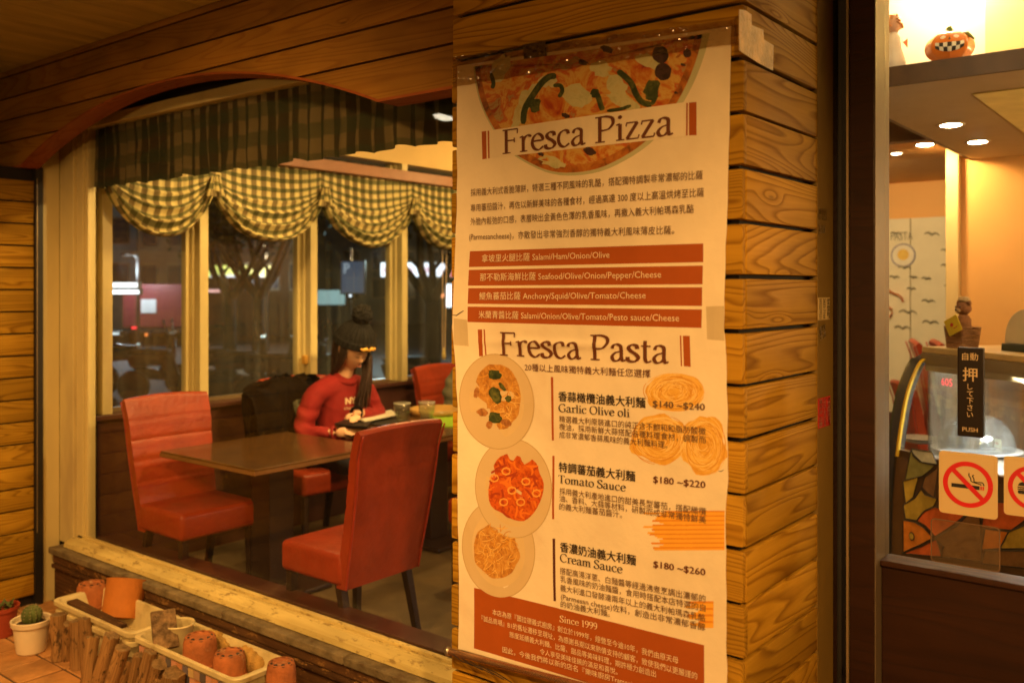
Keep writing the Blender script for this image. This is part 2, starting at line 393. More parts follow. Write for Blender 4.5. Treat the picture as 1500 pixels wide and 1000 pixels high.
for k in range(-4, 20):
    z0 = zt-PB*(k+1); zc = z0+PB/2
    if zc < .02 or zc > 2.93: continue
    j = random.uniform(-.0012, .0012)
    link('front_board', fm, pil, Vector(((PX0+PX1)/2+random.uniform(-.004, .002), PY0+.011, zc+j))-Vector(PO), (0, random.uniform(-.0012, .0012), 0))
    link('side_board', sm, pil, Vector((PX1-.011, (PY0+PY1)/2+.008, zc+j+random.uniform(-.001, .001)))-Vector(PO), (random.uniform(-.002, .002), 0, math.pi/2))
    lb = link('return_board', sm, pil, Vector((PX0+.011, (PY0+PY1)/2+.008, zc+j))-Vector(PO), (0, 0, math.pi/2))
# painted metal strip and rubber seal behind the boards, where the door begins
pbuild(MB().box(PX1-.03, PX1+.001, PY1+.0, 2.452, 0, 2.95), 'painted_strip', M['painted'], pil, PO)
pbuild(MB().box(PX1-.03, PX1-.004, 2.4525, 2.499, 0, 2.95), 'edge_trim', M['darkwood'], pil, PO)

# ------------------------------------------------------------------ arched beam over the window
BY = 2.245
beam = thing('arched_beam', 'brown boarded beam with a shallow arch spanning over the shop window', 'beam', (-3.763, BY, 2.41))
BO = (-3.763, BY, 2.41)
AX, AH, AR = -3.763, 1.395, None
rise = .262; AR = (AH**2+rise**2)/(2*rise); ZC = EYE+.664+rise-AR      # circle centre height
def archz(x):
    d = abs(x-AX)
    return EYE+.664 if d >= AH else ZC+math.sqrt(AR*AR-d*d)
def archx(z):                    # half width of the opening at height z
    return math.sqrt(max(0, AR*AR-(z-ZC)**2))
zs = [EYE+.664, EYE+.804, EYE+.924, EYE+1.044, EYE+1.164, EYE+1.205]
for k in range(5):
    za, zb = zs[k]+(.0045 if k else 0), zs[k+1]-.0045
    x0, x1 = -8.1, PX0+.03
    segs = []
    top = ZC+AR
    if za < top-.004:
        ha = AH if k == 0 else archx(za)
        hb = archx(zb) if zb < top-.002 else 0
        n = 14
        for sgn, xe in ((-1, x0), (1, x1)):
            xs = [AX+sgn*(ha+(hb-ha)*i/n) for i in range(n+1)]
            arc = [(x, min(zb, max(za, archz(x)))) for x in xs]
            if hb == 0: arc[-1] = (AX, archz(AX))
            pts = [(xe, za)]+arc+([(AX+sgn*hb, zb)] if hb == 0 else [])+[(xe, zb)]
            if sgn > 0: pts = pts[::-1]
            segs.append(pts)
        if hb == 0: pass
    else: segs.append([(x0, za), (x1, za), (x1, zb), (x0, zb)])
    for pts in segs:
        cx = sum(p[0] for p in pts)/len(pts); cz = (za+zb)/2
        o = MB().prism([(a-cx, b-cz) for a, b in pts], XZ, -.011, .011).build('board', M['beamwood'], beam)
        o.location = Vector((cx, BY+.011, cz))-Vector(BO)
# dark core with the arch cut away
pts = [(-8.1, EYE+.668)]+[(x, archz(x)+.004) for x in [AX-AH+2*AH*i/40 for i in range(41)]]+[(PX0+.03, EYE+.668), (PX0+.03, EYE+1.2), (-8.1, EYE+1.2)]
pbuild(MB().prism(pts, XZ, BY+.0215, BY+.075), 'core', M['dark'], beam, BO)
# reddish lining under the arch
mb = MB(); xs = [-8.1]+[AX-AH+2*AH*i/48 for i in range(49)]+[PX0+.03]
lo = [(x, archz(x)) for x in xs]; hi = [(x, archz(x)-.010) for x in xs]
def arcline(a, b):
    vs = []; fs = []
    for (x, z), (x2, z2) in zip(lo, hi):
        vs += [(x, BY-.004, z), (x, BY+.10, z), (x2, BY+.10, z2), (x2, BY-.004, z2)]
    n = len(lo)
    for i in range(n-1):
        for q in range(4):
            q2 = (q+1) % 4; fs.append((i*4+q, i*4+q2, (i+1)*4+q2, (i+1)*4+q))
    fs += [(3, 2, 1, 0), ((n-1)*4, (n-1)*4+1, (n-1)*4+2, (n-1)*4+3)]
    return vs, fs
mb.add(*arcline(0, 0))
pbuild(mb, 'arch_lining', M['redwood'], beam, BO)

# ------------------------------------------------------------------ left pier
pier = thing('left_pier', 'pier at the far left clad in narrow horizontal pine boards', 'pier', (-5.4, 1.9, 0))
LO = (-5.4, 1.9, 0)
LX = -5.19
pbuild(MB().box(-5.9, LX-.023, .8, 2.33, 0, EYE+.655), 'core', M['dark'], pier, LO)
lm = board_me(1.53, H+.001, .022, .002, M['pine'])
z1 = EYE+.59
for k in range(-1, 21):
    zc = z1-PB*(k+.5)
    if zc < .03 or zc > EYE+.62: continue
    link('board', lm, pier, Vector((LX-.011, 1.565, zc))-Vector(LO), (random.uniform(-.001, .001), 0, math.pi/2))
pbuild(MB().box(LX-.03, LX+.016, 2.331, 2.372, 0, EYE+.66), 'corner_seal', M['black'], pier, LO)
pbuild(MB().box(LX+.0165, LX+.022, 2.337, 2.340, .4, EYE+.6), 'seal_lip', M['alu'], pier, LO)

# ------------------------------------------------------------------ shop window
WY = 2.50; WZ0 = EYE-1.365; WZ1 = EYE+.872; GX0 = -4.93
win = thing('shop_window', 'large shop window in a worn cream painted frame', 'window', (-3.3, WY, WZ0)); WO = (-3.3, WY, WZ0)
gp = pbuild(MB().box(GX0-.01, -1.2, WY+.012, WY+.018, WZ0-.01, WZ1+.02), 'pane', M['glass'], win, WO)
pbuild(MB().box(LX+.001, -5.035, WY-.03, WY+.06, WZ0-.06, EYE+.95), 'jamb_board', M['cream'], win, WO, bevel=.003)
pbuild(MB().box(-5.032, -4.962, WY-.012, WY+.05, WZ0-.02, EYE+.95), 'jamb_frame', M['cream'], win, WO, bevel=.002)
pbuild(MB().box(-4.960, GX0, WY+.0, WY+.045, WZ0-.02, EYE+.95), 'glazing_bead', M['cream'], win, WO, bevel=.003)
pbuild(MB().box(-5.25, -1.2, WY-.012, WY+.045, WZ1, WZ1+.055), 'top_rail', M['cream'], win, WO, bevel=.003)
# stepped sill: three ribs
pbuild(MB().box(-5.02, -1.2, WY-.012, WY+.011, WZ0-.05, WZ0), 'bottom_bead', M['creamwood'], win, WO, bevel=.004)
pbuild(MB().box(-5.03, -1.2, WY-.030, WY-.013, WZ0-.05, WZ0-.012), 'sill_rib', M['creamwood'], win, WO, bevel=.004)
pts = [(WY-.031, WZ0-.016), (WY-.075, WZ0-.036), (WY-.080, WZ0-.058), (WY-.031, WZ0-.058)]
o = pbuild(MB().prism(pts, lambda a, b, h: (h, a, b), -5.04, -1.2), 'sill_board', M['creamwood'], win, WO)
# return wall of cream board between pier and window
rt = tag(MB().box(LX-.05, LX, 2.373, WY-.031, 0, EYE+.95).build('cream_return', M['cream']), 'narrow cream board return between the pier and the window frame', 'wall panel')
structure(MB().box(-5.95, LX-.051, 2.331, 2.62, 0, 2.95), 'corner_wall', M['dark'])
# wall above the window and the strip behind the pillar
structure(MB().box(-5.3, -1.2, WY+.0, WY+.09, WZ1+.056, 2.95), 'header_wall', M['dark'])
# ledge under the window
led = thing('window_ledge', 'weathered grey stone ledge with peeling wooden mouldings below the window', 'ledge', (-3.3, 2.4, 0)); EO = (-3.3, 2.4, 0)
ZL = WZ0-.062
def ledgeslab(x0, x1):
    return MB().box(x0, x1, 2.372, WY+.02, ZL-.035, ZL)
xe = [-5.12, -4.35, -3.5, -2.7, -1.9, -1.2]
for a, b in zip(xe[:-1], xe[1:]):
    pbuild(ledgeslab(a+.002, b-.002), 'slab', M['stone'], led, EO, bevel=.006)
pbuild(MB().box(-5.1, -1.2, 2.388, WY, ZL-.085, ZL-.037), 'upper_moulding', M['ledgewood'], led, EO, bevel=.006)
pbuild(MB().box(-5.1, -1.2, 2.378, WY, ZL-.112, ZL-.087), 'bead_moulding', M['ledgewood'], led, EO, bevel=.008)
pbuild(MB().box(-5.1, -1.2, 2.40, WY, .0, ZL-.114), 'base_board', M['ledgewood'], led, EO)

# ------------------------------------------------------------------ sliding door frame at the right
DYp = 2.465
dr = thing('sliding_door', 'dark framed automatic glass door with a solid dark wooden bottom panel', 'door', (.2, 2.53, 0)); DO = (.2, 2.53, 0)
pbuild(MB().box(-.87, -.800, 2.50, 2.60, 0, 2.95), 'gap_seal', M['black'], dr, DO)
pbuild(MB().box(-.8045, -.7985, DYp-.004, 2.4985, 0, 2.95), 'edge_strip', M['alu'], dr, DO)
pbuild(MB().box(-.797, -.733, DYp, 2.59, 0, 2.95), 'frame_post', M['darkwood'], dr, DO, bevel=.002)
pbuild(MB().box(-.7325, -.7305, DYp+.002, 2.588, 0, 2.95), 'post_facing', M['alu_dull'], dr, DO)
pbuild(MB().box(-.7295, 1.6, 2.515, 2.575, 0, EYE-.735), 'bottom_panel', M['darkwood'], dr, DO, bevel=.003)
pbuild(MB().box(-.7295, 1.6, 2.500, 2.580, EYE-.735, EYE-.72), 'panel_rail', M['darkwood'], dr, DO, bevel=.003)
pbuild(MB().box(-.7295, 1.6, 2.545, 2.551, EYE-.718, 2.95), 'pane', glassmat('door_glass', refl=.55, dirt_or_haze=.006), dr, DO)
structure(MB().box(1.6, 2.6, 2.4, 2.9, 0, 2.95), 'side_wall', M['darkwood'])

# ================================================================== INTERIOR ROOM
IF = .13
structure(MB().box(-5.0, 2.4, 2.56, 9.4, IF-.03, IF), 'interior_floor', M['intfloor'])
# inner sill, dark red
tag(MB().box(-4.93, -1.2, WY+.05, WY+.17, WZ0-.10, WZ0-.012).build('inner_sill', M['wains'], bevel=.004), 'dark red wooden inner sill along the shop window', 'sill')
structure(MB().box(-5.2, -1.2, WY+.05, WY+.10, IF-.05, WZ0-.102), 'wall_below_window', M['wains'])
structure(MB().box(-5.2, -1.45, 2.6, 6.2, 2.95, 3.05), 'ceiling', M['ceiling'])
structure(MB().box(-1.45, 2.4, 2.6, 5.6, 3.75, 3.85), 'ceiling_high', M['ceiling'])
structure(MB().box(-1.50, -1.451, 2.6, 5.6, 3.06, 3.85), 'ceiling_drop_side', M['plaster'])
structure(MB().box(-1.5, 2.4, 2.55, 2.599, 2.96, 3.85), 'ceiling_drop_front', M['plaster'])
structure(MB().box(-5.2, -1.42, 6.2, 9.5, EYE+.985, EYE+1.1), 'ceiling_lower', M['orangewall'])
structure(MB().box(-5.2, -1.451, 6.12, 6.199, EYE+.93, 2.949), 'ceiling_step', plain('brown_bulkhead', (.16, .075, .03), .6))
structure(MB().box(-5.2, -1.5, 9.05, 9.2, IF, 2.95), 'back_wall', M['orangewall'])
structure(MB().box(-1.49, 2.4, 7.0, 7.15, IF, 2.95), 'right_wall', M['orangewall'])
structure(MB().box(2.3, 2.4, 2.9, 7.0, IF, 3.75), 'end_wall', M['plaster'])
tag(MB().box(-1.575, -1.492, 6.93, 7.12, IF, 2.95).build('cream_column', M['plaster'], bevel=.005), 'slim cream column at the corner of the orange wall', 'column')
# side wall with street windows
SZ = EYE-.72; HZ = EYE+.95
structure(MB().box(-5.2, -5.02, 2.6, 9.3, IF-.05, SZ-.03), 'wainscot_wall', M['wains'])
structure(MB().box(-5.2, -5.0, 2.6, 9.3, HZ, 2.95), 'wall_above_windows', M['plaster'])
sw = thing('street_windows', 'row of tall street windows with cream posts behind the diners', 'window', (-5.05, 4.2, SZ)); SO = (-5.05, 4.2, SZ)
pbuild(MB().box(-5.2, -4.985, 2.57, 9.3, SZ-.029, SZ), 'sill', M['wains'], sw, SO, bevel=.004)
posts = [2.62, 3.24, 4.103, 4.99, 5.87, 6.75, 7.63, 8.5]
for y in posts:
    pbuild(MB().box(-5.06, -5.0, y, y+.06, SZ+.001, HZ), 'post', M['cream'], sw, SO, bevel=.003)
    pbuild(MB().box(-5.095, -5.061, y-.012, y+.03, SZ+.001, HZ), 'casement', M['cream'], sw, SO, bevel=.003)
    pbuild(MB().box(-5.15, -5.097, y-.035, y+.02, SZ+.001, HZ), 'outer_frame', M['cream'], sw, SO, bevel=.003)
for a, b in zip(posts[:-1], posts[1:]):
    pbuild(MB().box(-5.126, -5.120, a+.021, b-.036, SZ+.001, HZ), 'pane', M['glass2'], sw, SO)
    pbuild(MB().box(-5.15, -5.10, a+.021, b-.036, SZ+.001, SZ+.022), 'bottom_rail', M['alu'], sw, SO)
lt = pbuild(MB().box(-5.06, -5.02, 4.07, 4.10, EYE-.53, EYE-.47), 'latch', M['gold'], sw, SO, bevel=.006)
# pelmet over the street windows
tag(MB().box(-4.99, -4.86, 2.75, 7.4, EYE+.80, EYE+.875).build('pelmet', plain('mauve_brown_pelmet', (.27, .12, .07), .5), bevel=.003), 'dark mauve-brown pelmet board above the swagged blinds', 'pelmet')
# blind cord
bc = thing('blind_cord', 'thin blind cord with a small toggle hanging by the right street window', 'cord', (-4.93, 5.37, EYE+.3))
MB().tube([(0, 0, 0), (.0, .004, -.8)], .003, 6).build('cord', M['creamprint'], bc)
MB().tube([(.0, .05, 0), (.0, .03, -.8)], .003, 6).build('cord', M['creamprint'], bc)
MB().lathe([(.006, -.78), (.016, -.82), (.018, -.87), (0, -.875)], 10, (0, .016, 0)).build('toggle', M['creamwood'], bc, smooth=True)

# ------------------------------------------------------------------ fabrics
def checkmat(name, base, c1, c2, per=.082, dark=1.0, trans=.25, w=.5, vmix=.72):
    m, nt, b = newmat(name)
    uv = N(nt, 'ShaderNodeUVMap'); sp = N(nt, 'ShaderNodeSeparateXYZ'); nt.links.new(uv.outputs[0], sp.inputs[0])
    def stripe(out, col, off, prev, mix):
        mu = N(nt, 'ShaderNodeMath', operation='MULTIPLY_ADD'); mu.inputs[1].default_value = 1/per; mu.inputs[2].default_value = off; nt.links.new(out, mu.inputs[0])
        fr = N(nt, 'ShaderNodeMath', operation='FRACT'); nt.links.new(mu.outputs[0], fr.inputs[0])
        r = ramp(nt, [(0, (0,)*3), (.03, (1,)*3), (w-.06, (1,)*3), (w, (0,)*3)], fr.outputs[0])
        f = N(nt, 'ShaderNodeMath', operation='MULTIPLY'); f.inputs[1].default_value = mix; nt.links.new(r.outputs[0], f.inputs[0])
        mx = N(nt, 'ShaderNodeMixRGB'); nt.links.new(f.outputs[0], mx.inputs[0])
        if isinstance(prev, tuple): mx.inputs[1].default_value = (*prev, 1)
        else: nt.links.new(prev, mx.inputs[1])
        mx.inputs[2].default_value = (*col, 1); return mx.outputs[0]
    c = stripe(sp.outputs[0], c1, 0, base, .72)
    c = stripe(sp.outputs[1], c2, .3, c, vmix)
    nt.links.new(c, b.inputs['Base Color']); setin(b, Roughness=.9)
    b.inputs['Specular IOR Level'].default_value = .1
    tl = N(nt, 'ShaderNodeBsdfTranslucent'); nt.links.new(c, tl.inputs[0])
    mx = N(nt, 'ShaderNodeMixShader'); mx.inputs[0].default_value = trans
    nt.links.new(b.outputs[0], mx.inputs[1]); nt.links.new(tl.outputs[0], mx.inputs[2]); nt.links.new(mx.outputs[0], nt.nodes['Material Output'].inputs[0])
    return m
M['check'] = checkmat('gingham_swag', (.76, .64, .29), (.085, .045, .03), (.028, .06, .024))
M['check2'] = checkmat('dark_gingham_curtain', (.18, .14, .07), (.006, .008, .006), (.035, .055, .03), per=.13, trans=.10, w=.55, vmix=.5)
# gathered curtain strip just inside the shop window
zb, zt2 = EYE+.548, WZ1+.05
def cur(u, v):
    s = u*3.62; ph = 2*math.pi*s/.105
    a = .026+.014*mnoise.noise((s*1.3, 3, 0))
    ph += 1.6*mnoise.noise((s*2.1, v*1.1, 5))
    return (-4.985+s*1.015+.006*math.cos(ph), 2.548+.6*a*math.sin(ph)*(1-.5*v)+.01*mnoise.noise((s*5, v*3, 1)), zb+(zt2-zb)*v+(.012*mnoise.noise((s*6, 9, 0))+.006*math.sin(ph*.5))*(1-v))
cc = thing('gathered_curtain', 'dark gathered checked curtain across the top of the shop window', 'curtain', (-3.1, 2.62, zt2))
o = MB().grid(cur, 700, 10, lambda u, v: (u*3.62*1.5, (zt2-zb)*v)).build('cloth', M['check2'], cc, smooth=True); o.location = (3.1, -2.62, -zt2)
o = MB().tube([(-4.98, 2.565, zt2+.01), (-1.25, 2.565, zt2+.01)], .011, 8).build('rod', M['gold'], cc); o.location = (3.1, -2.62, -zt2)
# swagged balloon blinds in the street windows
gath = [2.585, 3.27, 4.133, 5.02, 5.90, 6.78]
labels = ['checked balloon blind in the leftmost street window', 'checked balloon blind second from the left', 'checked balloon blind above the woman in the beanie', 'checked balloon blind above the orange chair, partly behind the pillar', 'checked balloon blind in the street window hidden behind the pillar']
ZTOP = EYE+.84
for k in range(5):
    y0, y1 = gath[k], gath[k+1]; wd = y1-y0
    def swag(u, v, y0=y0, wd=wd, k=k):
        if v > .94: back = (v-.94)/.06; v = .94
        else: back = 0
        v /= .94
        c = max(0, math.sin(math.pi*u))**.62
        end = .17*min(1, v/.40)+.045*max(0, v-.4)/.6+.02*mnoise.noise((v*9, k, 0))*(1-c)
        mid = .545*v+.012*mnoise.noise((u*3, k, 0))
        drop = end+(mid-end)*c
        e = max(0, (v-.30)/.70)**1.1
        ph = 2*math.pi*(v*(5.2+.9*v)+.30*mnoise.noise((u*2.2, v*2, k)))
        fold = (1-2*abs(math.sin(ph*.5))**.8)*.036*e*(.55+.45*c)
        pinch = (1-c)**1.2
        gat = math.sin(2*math.pi*u*11+2*mnoise.noise((u*4, k, 2)))*.008*(1-v)*(.4+c)
        xx = -4.93+fold+.055*e*(.35+.65*c)+gat-.05*back
        return (xx, y0+wd*(u-.012*math.sin(2*math.pi*u)*v), ZTOP-drop+fold*.35-.006*back)
    def suv(u, v, wd=wd):
        c = math.sin(math.pi*u)
        return (u*wd*1.10, v*(.60+.22*v)+.12*(1-c)*v)
    o = MB().grid(swag, 84, 90, suv).build('balloon_blind', M['check'], smooth=True)
    tag(o, labels[k], 'blind', 'swagged checked blinds')
    if 0 < k:                       # bunched tail where two swags meet
        tl = MB()
        for q in range(5):
            a = (q-2)/2; ph = q*1.7
            def tf(u, v, a=a, ph=ph):
                an = 2*math.pi*u; r_ = .008+.013*v
                return (-4.885+.012*math.cos(ph)+r_*math.cos(an)-.01*v, y0+a*.018*(1+1.3*v)+r_*math.sin(an), EYE+.690-(.115+.02*math.cos(ph*2))*v)
            tl.grid(tf, 8, 6, lambda u, v, q=q: (u*.09+q*.05, v*.14))
        tl.build('gathered_tail', M['check'], o, smooth=True)

# ------------------------------------------------------------------ furniture
def chair_proto():
    r = thing('dining_chair', None, 'chair', (0, 0, IF), group='red leather dining chairs')
    # seat block (its own local axes: faces +x)
    MB().box(-.215, .205, -.235, .235, .335, .475).build('seat', M['leather'], r, bevel=.028, seg=4, smooth=True)
    mb = MB()
    prof = []
    n = 60
    for i in range(n+1):
        s = i/n; z = .325+.675*s
        x = -.20-.035*math.sin(math.pi*s*.9)-.115*s**1.6-.022*max(0, s-.85)/.15
        prof.append((x, z))
    T = lambda s: .062-.018*s
    m = 12
    vs = []; fs = []
    outl = [(prof[i][0]-T(i/n)/2, prof[i][1]) for i in range(n+1)]
    inn = [(prof[i][0]+T(i/n)/2, prof[i][1]) for i in range(n, -1, -1)]
    # rounded, slightly backward-rolled top
    top = [(prof[n][0]-T(1)/2+T(1)*k/5, prof[n][1]+.018*math.sin(math.pi*k/5)) for k in range(1, 5)]
    loop = outl+top+inn
    L = len(loop)
    for j in range(m+1):
        y = -1+2*j/m
        for (x, z) in loop:
            s = min(1, max(0, (z-.325)/.675)); hw = .222+.028*s
            e = 1-.10*(abs(y)**8)
            dz = .014*(1-y*y)*s**6
            seam = 0
            for sz in (.58, .69, .80, .90):
                seam -= .006*math.exp(-((z-sz)/.008)**2)
            cxm = prof[min(n, int(s*n))][0]
            xx = x+(seam if x > cxm else 0)+.012*(y*y)*s
            vs.append((cxm+(xx-cxm)*e, y*hw, z+dz))
    for j in range(m):
        for k in range(L):
            k2 = (k+1) % L; fs.append((j*L+k, j*L+k2, (j+1)*L+k2, (j+1)*L+k))
    fs.append(tuple(range(L-1, -1, -1))); fs.append(tuple(range(m*L, m*L+L)))
    MB().add(vs, fs).build('backrest', M['leather'], r, auto=True)
    # piping round the back edge
    for sy in (-1, 1):
        MB().tube([(prof[i][0]-T(i/n)/2-.001, sy*(.222+.028*i/n-.003), prof[i][1]) for i in range(n+1)], .0045, 6).build('piping', M['leather2'], r, smooth=True)
    for sx, sy in ((1, 1), (1, -1), (-1, 1), (-1, -1)):
        x0, y0 = sx*.165, sy*.195
        x1, y1 = (sx*.17 if sx > 0 else -.25), sy*.2
        vs = [(x0-.02, y0-.02, .35), (x0+.02, y0-.02, .35), (x0+.02, y0+.02, .35), (x0-.02, y0+.02, .35),
              (x1-.015, y1-.015, 0), (x1+.015, y1-.015, 0), (x1+.015, y1+.015, 0), (x1-.015, y1+.015, 0)]
        MB().add(vs, [(0, 1, 2, 3), (7, 6, 5, 4), (1, 0, 4, 5), (2, 1, 5, 6), (3, 2, 6, 7), (0, 3, 7, 4)]).build('leg', M['leg'], r, bevel=.003)
    return r
ch = chair_proto()
seats = [(-4.345, 2.815, 0, 'red leather chair left of the near table, its buttoned front turned this way'),
         (-3.20, 2.85, math.pi, 'red leather chair seen from behind at the right of the near table'),
         (-4.62, 3.86, -.15, 'red leather chair the woman in the red sweatshirt sits on'),
         (-3.15, 3.92, math.pi, 'red leather chair behind the pillar, only its seat edge showing'),
         (-4.50, 5.20, 0, 'orange-red chair back behind the person in the grey coat')]
seats[0] = seats[0][:3]+('red leather chair tucked in at the left end of the near table',)
for i, (x, y, rz, lb) in enumerate(seats):
    c = ch if i == 0 else copy_tree(ch)
    c.location = (x, y, IF); c.rotation_euler = (0, 0, rz+random.uniform(-.02, .02)); c['label'] = lb
# darker high-backed chairs deep in the room, seen through the door
for i, (x, y, s, lb, rz) in enumerate([(-1.33, 6.2, 1.0, 'orange-red chair beside the cake display case', .5), (-1.58, 7.75, 1.18, 'dark red high-backed chair left of the two by the drawn wall', .35), (-1.33, 7.40, 1.20, 'dark red high-backed chair right of the two by the drawn wall', .35)]):
    c = copy_tree(ch); c.location = (x, y, IF); c.scale = (s, s, s); c.rotation_euler = (0, 0, rz); c['label'] = lb
def table(name, label, x0, x1, y0, y1):
    cx, cy_ = (x0+x1)/2, (y0+y1)/2; ztp = EYE-.87
    r = thing(name, label, 'table', (cx, cy_, IF), group='dark dining tables')
    hx, hy, h = (x1-x0)/2, (y1-y0)/2, ztp-IF
    MB().box(-hx, hx, -hy, hy, h-.035, h).build('tabletop', M['tableglass'], r, bevel=.006, seg=3)
    MB().box(-hx-.002, hx+.002, -hy-.002, hy+.002, h-.030, h-.012).build('edge_band', M['tableedge'], r)
    MB().box(-.08, .08, -.08, .08, .03, h-.036).build('pedestal', M['leg'], r, bevel=.004)
    MB().box(-.26, .26, -.20, .20, 0, .029).build('foot_plate', M['leg'], r, bevel=.01)
    return r
table('dining_table', 'empty dark glossy table next to the window', -4.49, -3.665, 2.67, 3.50)
table('dining_table', 'dark glossy table with glasses and tray in front of the woman', -4.47, -3.62, 3.86, 4.72)
# ================================================================== POSTER
YP = PY0-.0035
def und(X, Z):
    zc = EYE-.1415
    cre = .006*math.exp(-((Z-zc-.012*(X+1.3))/.010)**2)*(.5+.5*math.sin(X*9+1))
    return .0022*math.sin(X*7+Z*2.2)+.0016*math.sin(Z*11+X*3)+.0016*mnoise.noise((X*4, Z*4, 2))+.0010*(1-abs(mnoise.noise((X*3.5+Z*2, Z*2.5-X, 7))))**4+.0003*mnoise.noise((X*14, Z*14, 2))+cre+.004
def on(X, Z, lay): return (X, YP-und(X, Z)-lay*.00028, Z)
def pp(px, py):
    p = atY(px, py, YP-.005); return p.x, p.z
post = thing('menu_poster', 'tall paper menu poster for Fresca Pizza and Fresca Pasta taped to the clad pillar', 'poster', (-1.28, YP, EYE-1.0)); PSO = Vector((-1.28, YP, EYE-1.0))
def pb(mb, name, mat, **kw):
    o = mb.build(name, mat, post, **kw); o.location = -PSO; return o
def pmat(name, col, var=.05, scale=20, rough=.55): return plain(name, col, rough, var=var, scale=scale, bump=.02)
paper = plain('poster_paper', (.84, .73, .55), .38, var=.06, scale=4, bump=.22, dirt_or_haze=(.74, .61, .45))
cbrown = pmat('print_red_brown', (.37, .080, .008)); ctext = pmat('print_dark_brown', (.13, .038, .014)); cgrey = pmat('print_grey_brown', (.17, .10, .055))
cblack = pmat('print_black', (.035, .025, .02)); clight = pmat('print_cream', (.82, .66, .46)); cdkbar = pmat('print_deep_bar', (.09, .02, .012))
LE = [(60, 671), (95, 669.5), (300, 668), (400, 665), (480, 661.5), (520, 665), (600, 669), (700, 670), (850, 672), (952, 671), (1100, 671)]
RE = [(38, 1070), (180, 1068.5), (300, 1065), (400, 1061), (480, 1060), (520, 1064), (600, 1066), (700, 1066), (760, 1062), (850, 1064), (1000, 1066), (1100, 1067)]
def lut(T, y):
    for (a, p), (b, q) in zip(T[:-1], T[1:]):
        if y <= b: return p+(q-p)*max(0, (y-a))/(b-a)
    return T[-1][1]
TOPL, TOPR, BOTL, BOTR = 97, 38, 950, 1062
def sheet(u, v):
    yl = TOPL+(BOTL-TOPL)*v; yr = TOPR+(BOTR-TOPR)*v
    xl = lut(LE, yl)+.8*mnoise.noise((0, v*30, 0)); xr = lut(RE, yr)+1.0*mnoise.noise((4, v*30, 0))
    (X0, Z0), (X1, Z1) = pp(xl, yl), pp(xr, yr)
    X = X0+(X1-X0)*u; Z = Z0+(Z1-Z0)*u
    return on(X, Z, 0)
o = pb(MB().grid(sheet, 150, 300), 'paper_sheet', paper, smooth=True)
def quad(mb, c, lay, nu=24, nv=4):
    """c: four photo points TL TR BR BL, laid on the paper"""
    P = [pp(*q) for q in c]
    def f(u, v):
        a = [P[0][i]*(1-u)+P[1][i]*u for i in (0, 1)]; b = [P[3][i]*(1-u)+P[2][i]*u for i in (0, 1)]
        return on(a[0]*(1-v)+b[0]*v, a[1]*(1-v)+b[1]*v, lay)
    return mb.grid(f, max(nu, 1)*2, max(nv, 1)*2)
def catm(P, n=7):
    if len(P) < 3: return P
    closed = P[0] == P[-1]; out = []
    Q = [Vector(p) for p in P]
    for i in range(len(Q)-1):
        p0 = Q[i-1] if i > 0 else (Q[-2] if closed else Q[0]*2-Q[1]); p1 = Q[i]; p2 = Q[i+1]
        p3 = Q[i+2] if i+2 < len(Q) else (Q[1] if closed else Q[-1]*2-Q[-2])
        for k in range(n):
            t = k/n; out.append(.5*((2*p1)+(-p0+p2)*t+(2*p0-5*p1+4*p2-p3)*t*t+(-p0+3*p1-3*p2+p3)*t**3))
    out.append(Q[-1]); return out
# brown bars
for c in [((688, 368), (1029.5, 356.6), (1029.5, 383.9), (686.6, 391.1)), ((686.6, 395.3), (1028.9, 389), (1028.6, 416.3), (685.4, 418.4)),
          ((686, 422), (1028, 420.8), (1028, 448.1), (685, 444.8)), ((685, 449), (1028, 453.2), (1027.4, 480.2), (684.5, 471.5))]:
    pb(quad(MB(), c, 1), 'printed_bar', cbrown, smooth=True)
pb(quad(MB(), ((694, 860.5), (1032.5, 943.6), (1032.5, 1054), (694, 949)), 1, 24, 10), 'printed_block', cbrown, smooth=True)
for c, m in [(((705.5, 193), (712.3, 192), (712.3, 232.5), (706, 233.5)), cbrown), (((714.3, 191.8), (716.7, 191.5), (716.7, 232), (714.5, 232.3)), cbrown),
          (((1009, 150.5), (1020, 149.5), (1020, 198), (1009, 198.5)), cbrown), (((1005, 151), (1007.3, 151), (1007, 198.5), (1004.6, 198.7)), cbrown),
          (((699.5, 482.5), (706, 482.3), (706.5, 521.5), (701, 521.8)), cbrown), (((708, 482.3), (710, 482.3), (712, 522), (710, 522)), cbrown),
          (((1000.5, 491.6), (1010.5, 491.8), (1012.5, 537), (1002.5, 536)), cbrown), (((996, 491.4), (998.2, 491.4), (1000, 536), (998, 535.8)), cbrown),
          (((807, 552), (810.5, 552), (810.5, 645), (807.5, 645)), cbrown), (((808.2, 667.5), (811.3, 667.5), (811.6, 760), (808.6, 760)), cbrown),
          (((809.2, 788.5), (813, 788.5), (813.8, 880), (810.2, 880)), cdkbar)]:
    pb(quad(MB(), c, 1, 2, 8), 'printed_rule', m)
